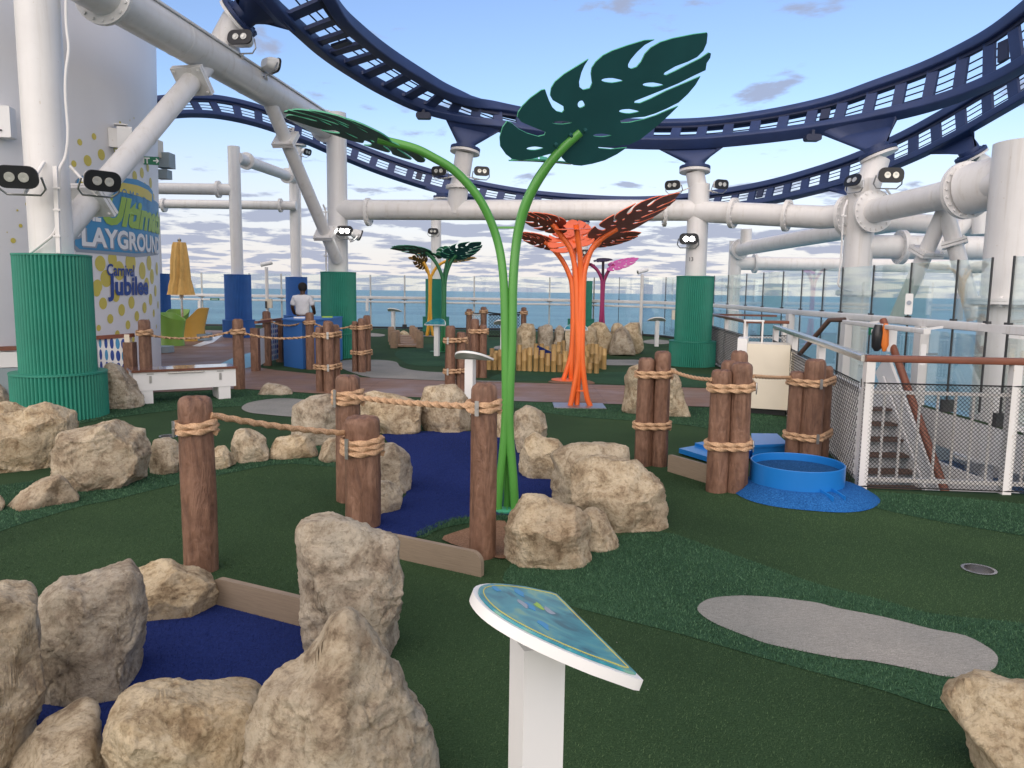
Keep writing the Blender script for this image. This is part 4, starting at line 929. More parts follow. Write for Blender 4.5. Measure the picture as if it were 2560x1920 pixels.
def railing(label, pts, zr, posts, bar_pitch, net_z, rail_mat='teak', bars=True, netoff=Vector((-0.05, -0.03, 0)), pitch=0.036, r=0.0028):
    pts = [Vector((*p, 0)) for p in pts]; t = thing('netted_railing', pts[0], label, 'railing', 'netted railings round the stairwells')
    for i in range(len(pts)-1):
        a, b = pts[i], pts[i+1]; up = Vector((0, 0, zr)); d = (b-a).normalized(); ln = (b-a).length
        mb = MB(); ex = d*0.04; sweep_rect(mb, [a+up-ex, b+up+ex], [Vector((0, 0, 1))]*2, 0.058, 0.09); mb.build('hand_rail', M[rail_mat if not isinstance(rail_mat, (list, tuple)) else rail_mat[i]], t)
        MB().bar(a+Vector((0, 0, 0.86)), b+Vector((0, 0, 0.86)), 0.03).build('upper_bar', M['white'], t); MB().bar(a+Vector((0, 0, 0.09)), b+Vector((0, 0, 0.09)), 0.035).build('lower_bar', M['white'], t)
        if bars:
            k = int(ln/bar_pitch)
            for j in range(1, k):
                p = a+d*(ln*j/k); MB().tube([p+Vector((0, 0, 0.09)), p+Vector((0, 0, 0.86))], 0.012, 8, caps=False).build('baluster', M['white'], t)
        for f in posts[i]:
            p = a+d*ln*f; MB().box(p+Vector((0, 0, (zr-0.02)/2)), (0.075, 0.075, zr-0.02)).build('post', M['white'], t)
        side = Vector((d.y, -d.x, 0))
        if side.dot(-p) < 0: side = -side
        net(t, a+netoff, b+netoff, net_z[0], net_z[1], pitch, r)
    return t
railing('near stair railing with teak top and black net beside the blue tub', [(3.08, 6.60), (6.30, 6.30)], 1.15, [(0.0, 0.37, 0.75)], 0.145, (0.03, 0.94))
railing('long stair railing with polished steel top and black net running back from the corner', [(4.26, 12.45), (3.06, 6.64)], 1.15, [(0.0, 0.33, 0.66)], 0.085, (0.03, 0.94), 'steel', True, Vector((-0.05, -0.03, 0)), 0.07, 0.0026)
railing('farther stair railing with teak top and net behind the cream cabinet', [(4.42, 14.55), (4.86, 18.9)], 1.15, [(0.02, 0.5, 0.97)], 0.10, (0.03, 0.90), 'teak', True, Vector((-0.05, 0, 0)), 0.07, 0.003)
railing('short cross railing with teak top closing the farther stairwell', [(4.46, 14.5), (5.15, 14.5)], 1.15, [(0.95,)], 0.16, (0.03, 0.90), 'teak', False, Vector((0, -0.05, 0)), 0.06, 0.003)
t = thing('side_handrail', (4.9, 18.9, 1.15), 'teak hand rail with brackets along the far side of the stairwell', 'railing'); MB().bar((4.86, 18.9, 1.15), (6.3, 18.4, 1.15), 0.09, 0.045).build('rail', M['teak'], t)
# stairs, going down towards the viewer
st = thing('deck_stairs', (4.9, 11.4, 0), 'white steel stairs with brown treads going down behind the netted railing', 'stairs')
for i in range(10):
    y = 11.55-0.20*i; z = -0.03-0.195*i
    MB().box((4.95, y, z), (1.55, 0.24, 0.035)).build('tread', M['tread'], st); MB().box((4.95, y+0.10, z-0.11), (1.53, 0.015, 0.17)).build('riser', M['white2'], st)
for x in (4.16, 5.74):
    MB().bar((x, 12.0, 0.25), (x, 9.3, -2.4), 0.03, 0.55).build('stringer', M['white2'], st)
w_ = MB(); w_.bar((5.80, 12.0, 0.62), (5.80, 9.2, -2.15), 0.05, 0.45); w_.build('side_panel', M['white2'], st)
MB().tube([(5.74, 11.95, 1.30), (5.74, 9.2, -1.62)], 0.055, 12).build('hand_rail', M['teak'], st)
MB().tube([(5.45, 14.9, 0.35), (5.75, 14.0, 1.22), (5.9, 13.7, 1.24)], 0.045, 10).build('far_hand_rail', M['tread'], st)
for x in (5.86, 5.92): MB().tube([(x, 11.9, 0.55), (x, 9.2, -2.2)], 0.015, 6).build('thin_rail', M['white'], st)
low = MB(); low.box((6.4, 9.5, -2.72), (6.9, 14, 0.05)); tag(low.build('lower_deck', M['blue_floor'], smooth=0), kind='structure')
tag(MB().box((6.95, 9.2, -1.05), (1.05, 6.6, 0.06)).build('blue_ledge', M['blue_floor'], smooth=0), kind='structure')
t = thing('lower_wall', (6.1, 8.4, -2.7), 'white curved bulwark on the lower deck beyond the stair', 'wall')
MB().tube(spline([(6.0, 11.4, -1.30), (6.25, 10.0, -1.42), (6.35, 8.6, -1.50), (6.25, 7.2, -1.7), (5.9, 6.4, -2.0)], 6), 0.30, 14).build('bulwark', M['white2'], t)
MB().box((7.35, 10.2, -1.5), (0.06, 7, 2.4)).build('panel', M['white2'], t); MB().box((6.34, 9.35, -1.72), (0.06, 5.9, 1.95)).build('side_panel', M['white2'], t); MB().box((5.3, 12.40, -1.6), (2.0, 0.06, 2.2)).build('end_panel', M['white2'], t)
t = thing('round_ledge', (6.6, 10.6, -1.0), 'round white table-like ledge seen below the glass', 'ledge'); MB().lathe([(0.10, -2.68), (0.10, -0.62), (0.42, -0.60), (0.42, -0.56)], (6.75, 10.7, 0), 28).build('top', M['white2'], t); MB().lathe([(0.16, -2.68), (0.16, -2.6)], (6.75, 10.7, 0), 16).build('base', M['white2'], t)
t = thing('rail_lamp', D(2112, 803, 14.5), 'white strip lamp on the glass rail above the stairs', 'lamp'); a = D(2112, 805, 13.4); b = D(2318, 829, 10.2); mb = MB(); sweep_rect(mb, [a, b], [Vector((0, 0, 1))]*2, 0.07, 0.09); mb.build('tube', M['white'], t)
for k in (0.25, 0.9): MB().bar(a.lerp(b, k), a.lerp(b, k)+Vector((0.35, 0, 0.05)), 0.03).build('bracket', M['white'], t)
p = D(2205, 845, 11.6); t = thing('light_buoy', p, 'orange and black rescue light hanging by the stair rail', 'rescue light'); MB().lathe([(0.03, -0.20), (0.075, -0.14), (0.085, 0.08), (0.05, 0.2)], p+Vector((-0.07, 0, 0)), 14).build('body', M['black'], t); MB().lathe([(0.02, -0.20), (0.06, -0.1), (0.05, 0.1), (0.03, 0.22)], p+Vector((0.02, -0.05, 0)), 14).build('cover', M['orange_sign'], t); MB().box(p+Vector((0.13, 0, -0.02)), (0.14, 0.1, 0.36)).build('holder', M['white2'], t)
p = D(2182, 828, 12.0); t = thing('exit_sign', p, 'tiny green safety sign behind the stair hand rail', 'sign'); MB().box(p, (0.13, 0.02, 0.11)).build('plate', M['green_sign'], t); MB().box(p+Vector((0, -0.012, 0)), (0.06, 0.004, 0.06)).build('symbol', M['print_white'], t)
p = D(2266, 760, 12.2); t = thing('notice_panel', p, 'white notice panel on the glass screen', 'notice'); MB().prism(rounded(0.11, 0.33, 0.02), Matrix.Translation(p+Vector((0.04, 0, 0))) @ rot_to((-0.6, -1, 0)).to_4x4(), 0.02).build('plate', M['white2'], t); MB().lathe([(0.035, 0), (0.035, 0.004)], p+Vector((0.03, -0.02, 0.02)), 16, rot_to((-0.6, -1, 0))).build('symbol', M['print_grey'], t)
p = D(2308, 886, 11.0); t = thing('wall_lamp', p, 'small white upright lamp on the side rail', 'lamp'); MB().prism(rounded(0.07, 0.30, 0.015), Matrix.Translation(p) @ rot_to((-0.5, -1, 0)).to_4x4(), 0.08).build('case', M['white2'], t); MB().bar(p, p+Vector((0.25, 0.1, 0)), 0.03).build('arm', M['steel_d'], t)

# cream cabinet
c = G(1890, 1050); t = thing('deck_cabinet', c, 'cream steel cabinet with sloping side behind the log posts', 'cabinet')
def cabq(u0, v0, u1, v1, d0, d1, z1): pass
ca = G(1858, 1035); cb = G(1968, 1042); dv = (cb-ca).normalized(); nv = Vector((-dv.y, dv.x, 0)); ln = (cb-ca).length; Mx = Matrix((dv, nv, Vector((0, 0, 1)))).transposed()
ce = ca.lerp(cb, 0.5)
MB().box(ce+nv*0.28+Vector((0, 0, 0.54)), (ln, 0.55, 0.90), Mx, 0.97).build('body', M['cream'], t)
MB().box(ce+nv*0.22+dv*(ln/2+0.03)+Vector((0, 0, 0.46)), (0.06, 0.62, 0.88), Mx, 0.92).build('side_panel', M['cream'], t)
MB().box(ce+nv*0.25-dv*(ln/2+0.06)+Vector((0, 0, 0.58)), (0.14, 0.50, 0.96), Mx, 0.92).build('left_panel', M['white2'], t)
MB().box(ce+nv*0.3+Vector((0, 0, 0.05)), (ln*0.9, 0.4, 0.10), Mx).build('plinth', M['dark'], t)
mb = MB(); tp = ce+nv*0.28-dv*0.22; 
for s_ in (-0.12, 0.12): mb.tube([tp+dv*s_+Vector((0, 0, 0.98)), tp+dv*s_+Vector((0, 0, 1.30))], 0.014, 8)
mb.tube([tp-dv*0.14+Vector((0, 0, 1.30)), tp+dv*0.14+Vector((0, 0, 1.30))], 0.014, 8); mb.build('handle_frame', M['white'], t)
# ------------------------------------------------------------------ log posts and ropes
def post_mb(c, r, h, seed, n=28, rings=26, lean=(0, 0)):
    mb = MB(); vs = []; fs = []; off = Vector((seed*3.7, seed*1.9, 0))
    zs = [h*i/(rings-1)*0.965 for i in range(rings)]+[h*0.985, h*0.997, h]
    rad = [1.0]*rings+[0.90, 0.66, 0.34]
    rad[rings-1] = 0.985
    for i, z in enumerate(zs):
        for k in range(n):
            a = 2*math.pi*k/n; ca, sa = math.cos(a), math.sin(a)
            nz = mnoise.noise(Vector((ca*1.3, sa*1.3, z*1.1))+off)*0.06+mnoise.noise(Vector((ca*5, sa*5, z*1.6))+off)*0.045+mnoise.noise(Vector((ca*3, sa*3, z*9))+off)*0.02
            gr = 0
            for q in range(3):
                ga = seed*2.1+q*2.3+0.25*math.sin(z*3+seed); da = (a-ga+math.pi) % (2*math.pi)-math.pi
                gr -= 0.11*math.exp(-(da/0.085)**2)*(0.55+0.45*math.sin(z*4.1+q*2+seed))
            rr = r*rad[i]*(1.03-0.05*z/max(h, .1)+nz+gr)
            vs.append((c[0]+rr*ca+lean[0]*z, c[1]+rr*sa+lean[1]*z, z+(mnoise.noise(Vector((ca*2, sa*2, seed)))*0.01 if i >= rings else 0)))
    for i in range(len(zs)-1):
        for k in range(n): fs.append((i*n+k, i*n+(k+1) % n, (i+1)*n+(k+1) % n, (i+1)*n+k))
    fs.append(tuple((len(zs)-1)*n+k for k in range(n)))
    return mb.add(vs, fs)
trefoil = lambda a: 1+0.20*math.cos(3*a)
def rope_mb(pts, r, n=12): return MB().tube(pts, r, n, sec=trefoil, twist=1/(r*2.6))
def wrap(parent, circles, z, rr, turns=2, near=True, clamp_dir=None):
    """rope wound round a bundle of posts"""
    pts = []; steps = 48 if near else 28
    for i in range(int(steps*turns)+1):
        a = 2*math.pi*i/steps; nv = Vector((math.cos(a), math.sin(a)))
        best = max(circles, key=lambda q: q[0]*nv.x+q[1]*nv.y+q[2])
        pts.append(Vector((best[0]+(best[2]+rr*0.8)*nv.x, best[1]+(best[2]+rr*0.8)*nv.y, z+rr*1.9*(i/steps-turns/2)+rr*0.5*math.sin(a*1.0))))
    # fill the straight runs
    dense = [pts[0]]
    for p in pts[1:]:
        m_ = max(1, int((p-dense[-1]).length/(0.02 if near else 0.06))); q = dense[-1].copy()
        for j in range(1, m_+1): dense.append(q.lerp(p, j/m_))
    o = rope_mb(dense, rr, 12 if near else 9).build('rope_wrap', M['rope'], parent, smooth=60)
    if clamp_dir is not None:
        nv = Vector(clamp_dir).normalized(); best = max(circles, key=lambda q: q[0]*nv.x+q[1]*nv.y+q[2]); p = Vector((best[0]+(best[2]+rr*2.0)*nv.x, best[1]+(best[2]+rr*2.0)*nv.y, z))
        Mx = rot_to((nv.x, nv.y, 0)); MB().prism(rounded(rr*1.5, rr*2.0*turns+rr*1.2, 0.004, 2), Matrix.Translation(p) @ Mx.to_4x4(), 0.006).lathe([(rr*0.35, 0), (rr*0.35, 0.008)], p, 8, Mx).build('clamp', M['steel_d'], o)
    return o
PG = 'log posts with rope'
def posts(name, label, plist, zr, near=True, turns=2, rr=0.02, clamp=(0.2, -1)):
    """plist: (u, depth, top v, radius)"""
    P = []
    for u, d, vt, r in plist:
        b = D(u, 800, d); h = D(u, vt, d).z; P.append((b.x, b.y, r, h))
    c = Vector((sum(p[0] for p in P)/len(P), sum(p[1] for p in P)/len(P), 0))
    t = thing(name, c, label, 'log post', PG)
    for i, (x, y, r, h) in enumerate(P): post_mb((x, y), r, h, (x*7.3+y*3.1) % 50, 28 if near else 18, 26 if near else 10).build('post', M['log'], t)
    for z in zr:
        wrap(t, [(p[0], p[1], p[2]) for p in P if p[3] > z], z, rr, turns, near, clamp)
    return t, P
def zpx(u, v, d): return D(u, v, d).z
p1, P1_ = posts('log_post', 'tall single brown log post with rope, rising behind the grey boulder', [(480, 4.45, 990, 0.098)], [zpx(480, 1066, 4.45)], True, 2, 0.018, (-0.9, -1))
p2, P2_ = posts('log_post', 'single brown log post standing just behind the shorter one with the rope', [(868, 6.0, 937, 0.098)], [zpx(870, 992, 6.0)], True, 3, 0.019, (-0.75, -1))
p3, P3_ = posts('log_post', 'short thick brown log post with doubled rope at the end of the wooden edging', [(903, 5.35, 1040, 0.122)], [zpx(903, 1113, 5.35)], True, 3, 0.020, (-0.6, -1))
p4, P4_ = posts('log_post', 'slim brown log post with rope in front of the green stems', [(1212, 4.75, 957, 0.083)], [zpx(1212, 1015, 4.75)], True, 2, 0.018, (-0.35, -1))
pA, PA_ = posts('log_post_bundle', 'pair of brown log posts in front of the pale standing boulder', [(1620, 7.4, 894, 0.082), (1661, 7.4, 878, 0.080)], [zpx(1640, 938, 7.3), zpx(1640, 1067, 7.3)], True, 2, 0.018, None)
pB, PB_ = posts('log_post_bundle', 'bundle of four brown log posts left of the round blue tub', [(1811, 6.45, 924, 0.088), (1861, 6.45, 906, 0.090), (1829, 6.75, 901, 0.07), (1853, 6.85, 877, 0.078)], [zpx(1836, 972, 6.35), zpx(1836, 1118, 6.35)], True, 2, 0.019, (1, -0.5))
pC, PC_ = posts('log_post_bundle', 'bundle of three brown log posts behind the round blue tub', [(2003, 7.35, 928, 0.078), (2046, 7.25, 898, 0.098), (2076, 7.45, 916, 0.06)], [zpx(2040, 958, 7.2), zpx(2040, 1094, 7.2)], True, 2, 0.018, (0.1, -1))
pD, PD_ = posts('log_post_bundle', 'bundle of three log posts in front of the blue counter', [(798, 12.4, 817, 0.068), (820, 12.3, 802, 0.085), (837, 12.5, 811, 0.075)], [zpx(818, 838, 12.3), zpx(818, 918, 12.3)], False, 2, 0.022, (0.15, -1))
pE, PE_ = posts('log_post_bundle', 'bundle of three log posts before the green-clad middle column', [(887, 15.4, 803, 0.062), (904, 15.3, 796, 0.08), (917, 15.5, 788, 0.075)], [zpx(903, 819, 15.3), zpx(903, 882, 15.3)], False, 2, 0.022, None)
pF, PF_ = posts('log_post', 'single log post at the near corner of the blue counter', [(774, 15.75, 781, 0.087)], [zpx(774, 807, 15.7)], False, 2, 0.02, None)
pG, PG_ = posts('log_post', 'single log post beside the white dotted gate panel', [(666, 16.4, 778, 0.088)], [zpx(666, 802, 16.4)], False, 2, 0.02, None)
pH, PH_ = posts('log_post', 'single log post at the right end of the white bench', [(594, 12.6, 797, 0.090)], [zpx(594, 830, 12.5)], False, 2, 0.022, None)
pI, PI_ = posts('log_post', 'single log post in front of the dotted tower behind the white bench', [(360, 11.9, 799, 0.092)], [zpx(360, 832, 11.9)], False, 2, 0.022, None)
pK, PK_ = posts('log_post_bundle', 'pair of log posts left of the white sign seen from behind', [(1126, 12.9, 814, 0.088), (1153, 13.0, 830, 0.082)], [zpx(1138, 851, 12.9), zpx(1138, 928, 12.9)], False, 2, 0.022, (-0.25, -1))
pL, PL_ = posts('log_post_bundle', 'pair of log posts standing left of the low bamboo border', [(1187, 14.7, 797, 0.088), (1208, 14.7, 812, 0.075)], [zpx(1197, 828, 14.7)], False, 2, 0.022, None)
pM1, PM1_ = posts('log_post', 'far log post on the left holding the white and black rope net', [(1173, 20.5, 772, 0.083)], [zpx(1173, 783, 20.5)], False, 2, 0.022, None)
pM2, PM2_ = posts('log_post', 'far log post in the middle of the rope net behind the log pair', [(1209, 20.3, 767, 0.083)], [zpx(1209, 779, 20.3)], False, 2, 0.022, None)
pM3, PM3_ = posts('log_post', 'far log post holding the rope net beside the green stems', [(1309, 20.6, 768, 0.075)], [zpx(1309, 782, 20.6)], False, 2, 0.022, None)
def rope(label, a, b, sag, r=0.018, near=True):
    a = Vector(a); b = Vector(b); n = int((b-a).length/(0.022 if near else 0.07)); pts = []
    for i in range(n+1):
        t_ = i/n; p = a.lerp(b, t_); p.z -= sag*4*t_*(1-t_); pts.append(p)
    mb = rope_mb(pts, r, 12 if near else 8); o = mb.build('rope', M['rope'], origin=a, smooth=60); tag(o, label, 'rope', 'ropes slung between the log posts'); return o
def rp(P, i, z, sx=1): return Vector((P[i][0]+sx*P[i][2], P[i][1]-0.02, z))
rope('tan rope slung from the tall single log post to the short thick one', rp(P1_, 0, zpx(505, 1036, 4.45)), rp(P3_, 0, zpx(868, 1085, 5.3), -1), 0.015, 0.019)
rope('tan rope stretched in front of the blue carpet to the slim log post', rp(P2_, 0, zpx(900, 987, 5.95), 0.3)+Vector((0, -0.1, 0)), rp(P4_, 0, zpx(1180, 1012, 4.75), -1)+Vector((0, -0.03, 0)), 0.012, 0.020)
rope('tan rope slung from the log pair to the four-log bundle', rp(PA_, 1, zpx(1690, 925, 7.4)), rp(PB_, 0, zpx(1790, 948, 6.45), -1), 0.02, 0.016)
rope('tan rope slung between the four-log bundle and the bundle behind the tub', rp(PB_, 1, zpx(1890, 940, 6.45)), rp(PC_, 0, zpx(1985, 945, 7.3), -1), 0.005, 0.016)
rope('thin rope from the tower-side log post to the post at the bench end', rp(PI_, 0, zpx(375, 838, 11.9)), rp(PH_, 0, zpx(580, 828, 12.6), -1), 0.08, 0.02, False)
rope('thin rope from the bench-end log post to the bundle before the counter', rp(PH_, 0, zpx(608, 832, 12.6)), rp(PD_, 0, zpx(788, 838, 12.4), -1), 0.07, 0.02, False)
rope('thin rope from the gate log post to the post at the counter corner', rp(PG_, 0, zpx(678, 803, 16.4)), rp(PF_, 0, zpx(763, 803, 15.7), -1), 0.09, 0.02, False)
rope('thin rope from the counter-corner log post to the three-log bundle', rp(PF_, 0, zpx(786, 808, 15.7)), rp(PE_, 0, zpx(878, 815, 15.4), -1), 0.08, 0.02, False)
for Pa, Pb, lab in ((PM1_, PM2_, 'small white rope net slung between the two far log posts'), (PM2_, PM3_, 'wide black rope net hanging beside the green stems')):
    a = Vector((Pa[0][0], Pa[0][1], 0)); b = Vector((Pb[0][0], Pb[0][1], 0)); t = thing('rope_net', (a+b)/2, lab, 'rope net', 'rope nets on the far log posts')
    net(t, a.lerp(b, 0.12), b.lerp(a, 0.1), 0.45 if Pb is PM3_ else 0.75, 1.02, 0.085, 0.008, 'white_cord' if Pa is PM1_ else 'cord')
    MB().tube([a.lerp(b, i/8)+Vector((0, 0, 1.10-0.06*math.sin(math.pi*i/8))) for i in range(9)], 0.018, 8).build('head_rope', M['cord'], t)

# ------------------------------------------------------------------ rocks
def rock(label, px, d, thick, seed, res=5, base=None, cuts=13, push=0.0, amp=1.0):
    pts = [D(u, v, d) for u, v in px]; xs = [p.x for p in pts]; zs = [p.z for p in pts]
    cx = (min(xs)+max(xs))/2; z0 = min(zs); z1 = max(zs); z0 = min(z0, -0.02) if base is None else base
    # close the outline at the ground
    poly = [(p.x-cx, max(p.z, z0)) for p in pts]
    cz = (z0+z1)/2
    n = len(poly)
    rim = []
    for k in range(96):                                   # radius by angle from the centre of the outline
        a = 2*math.pi*k/96; ca, sa = math.cos(a), math.sin(a); best = 0
        for i in range(n):
            (x1, y1), (x2, y2) = poly[i], poly[(i+1) % n]; y1 -= cz; y2 -= cz
            dx_, dy_ = x2-x1, y2-y1; det = ca*dy_-sa*dx_
            if abs(det) < 1e-9: continue
            t_ = (x1*dy_-y1*dx_)/det; s_ = (ca*y1-sa*x1)/(-det) if False else (x1*sa-y1*ca)/det
            if t_ > 0 and -1e-6 <= s_ <= 1+1e-6: best = max(best, t_)
        rim.append(best)
    md = sorted(rim)[48]; rim = [(r_ if r_ > 0.02 else md)*1.04 for r_ in rim]
    az = math.atan2(cx, d); caz, saz = math.cos(az), math.sin(az)      # the rock's broad side is turned towards the path
    bm = bmesh.new(); bmesh.ops.create_icosphere(bm, subdivisions=res, radius=1.0)
    rnd = random.Random(seed); planes = []
    W = (max(xs)-min(xs))/2; H = (z1-z0)/2; T = thick/2; mean = (W+H+T)/3
    for _ in range(cuts):
        ph = rnd.uniform(-1.35, 1.35); el = rnd.uniform(-0.55, 0.95)
        nn = Vector((math.sin(ph)*math.cos(el), -math.cos(ph)*math.cos(el), math.sin(el))).normalized()
        planes.append((nn, rnd.uniform(0.70, 1.02)))
    off = Vector((rnd.uniform(-50, 50), rnd.uniform(-50, 50), rnd.uniform(-50, 50)))
    bed = Matrix.Rotation(rnd.uniform(-0.5, 0.5), 3, 'Y') @ Matrix.Rotation(rnd.uniform(-0.4, 0.4), 3, 'X')
    for v_ in bm.verts:
        q = v_.co; s = math.hypot(q.x, q.z); k = min(1.0, s)**0.42/max(s, 1e-6)
        p = Vector((q.x*k, math.copysign(abs(q.y)**0.45, q.y), q.z*k))
        for nn, c_ in planes:                             # split flat faces off the block
            e = p.dot(nn)-c_
            if e > 0: p -= nn*e
        s = math.hypot(p.x, p.z); a = math.atan2(p.z, p.x) % (2*math.pi); f = a/(2*math.pi)*96; i = int(f) % 96; fr = f-int(f)
        r_ = rim[i]*(1-fr)+rim[(i+1) % 96]*fr; edge = 1.0
        p = Vector((r_*p.x, p.y*T, r_*p.z)); w3 = p/mean; wb = bed @ w3; wl = Vector((wb.x*0.8, wb.y*0.8, wb.z*2.4))
        n1_ = mnoise.noise(w3*1.2+off); n2_ = mnoise.noise(w3*2.9+off*1.3); n3_ = mnoise.noise(wl*4.0+off*0.7); n4_ = mnoise.ridged_multi_fractal(wl*1.3+off, 0.9, 2.2, 5, 1.0, 2.0); n5_ = mnoise.noise(w3*17+off); n6_ = mnoise.noise(w3*2.1+off*0.4)
        dv_ = mean*amp*(0.035*n1_+0.034*n2_+0.024*n3_+0.034*(n4_-1.1)+0.010*n5_+0.020*(mnoise.ridged_multi_fractal(wl*4.2+off*1.7, 0.8, 2.2, 3, 1.0, 2.0)-1.0)-0.030*max(0.0, 1-abs(n6_)*9)**2)
        front = Vector((q.x*0.5, q.y, q.z*0.5)).normalized(); p += front*dv_
        if p.z+cz < z0: p.z = z0-cz
        p.x *= caz; v_.co = Vector((cx+p.x*caz+p.y*saz, d-p.x*saz+p.y*caz, cz+p.z))
    o0 = Vector((cx, d+push, max(z0, 0)))
    o = bm_obj(bm, 'boulder', M['rock'], None, o0, smooth=60)
    return tag(o, label, 'boulder', 'cream limestone boulders')
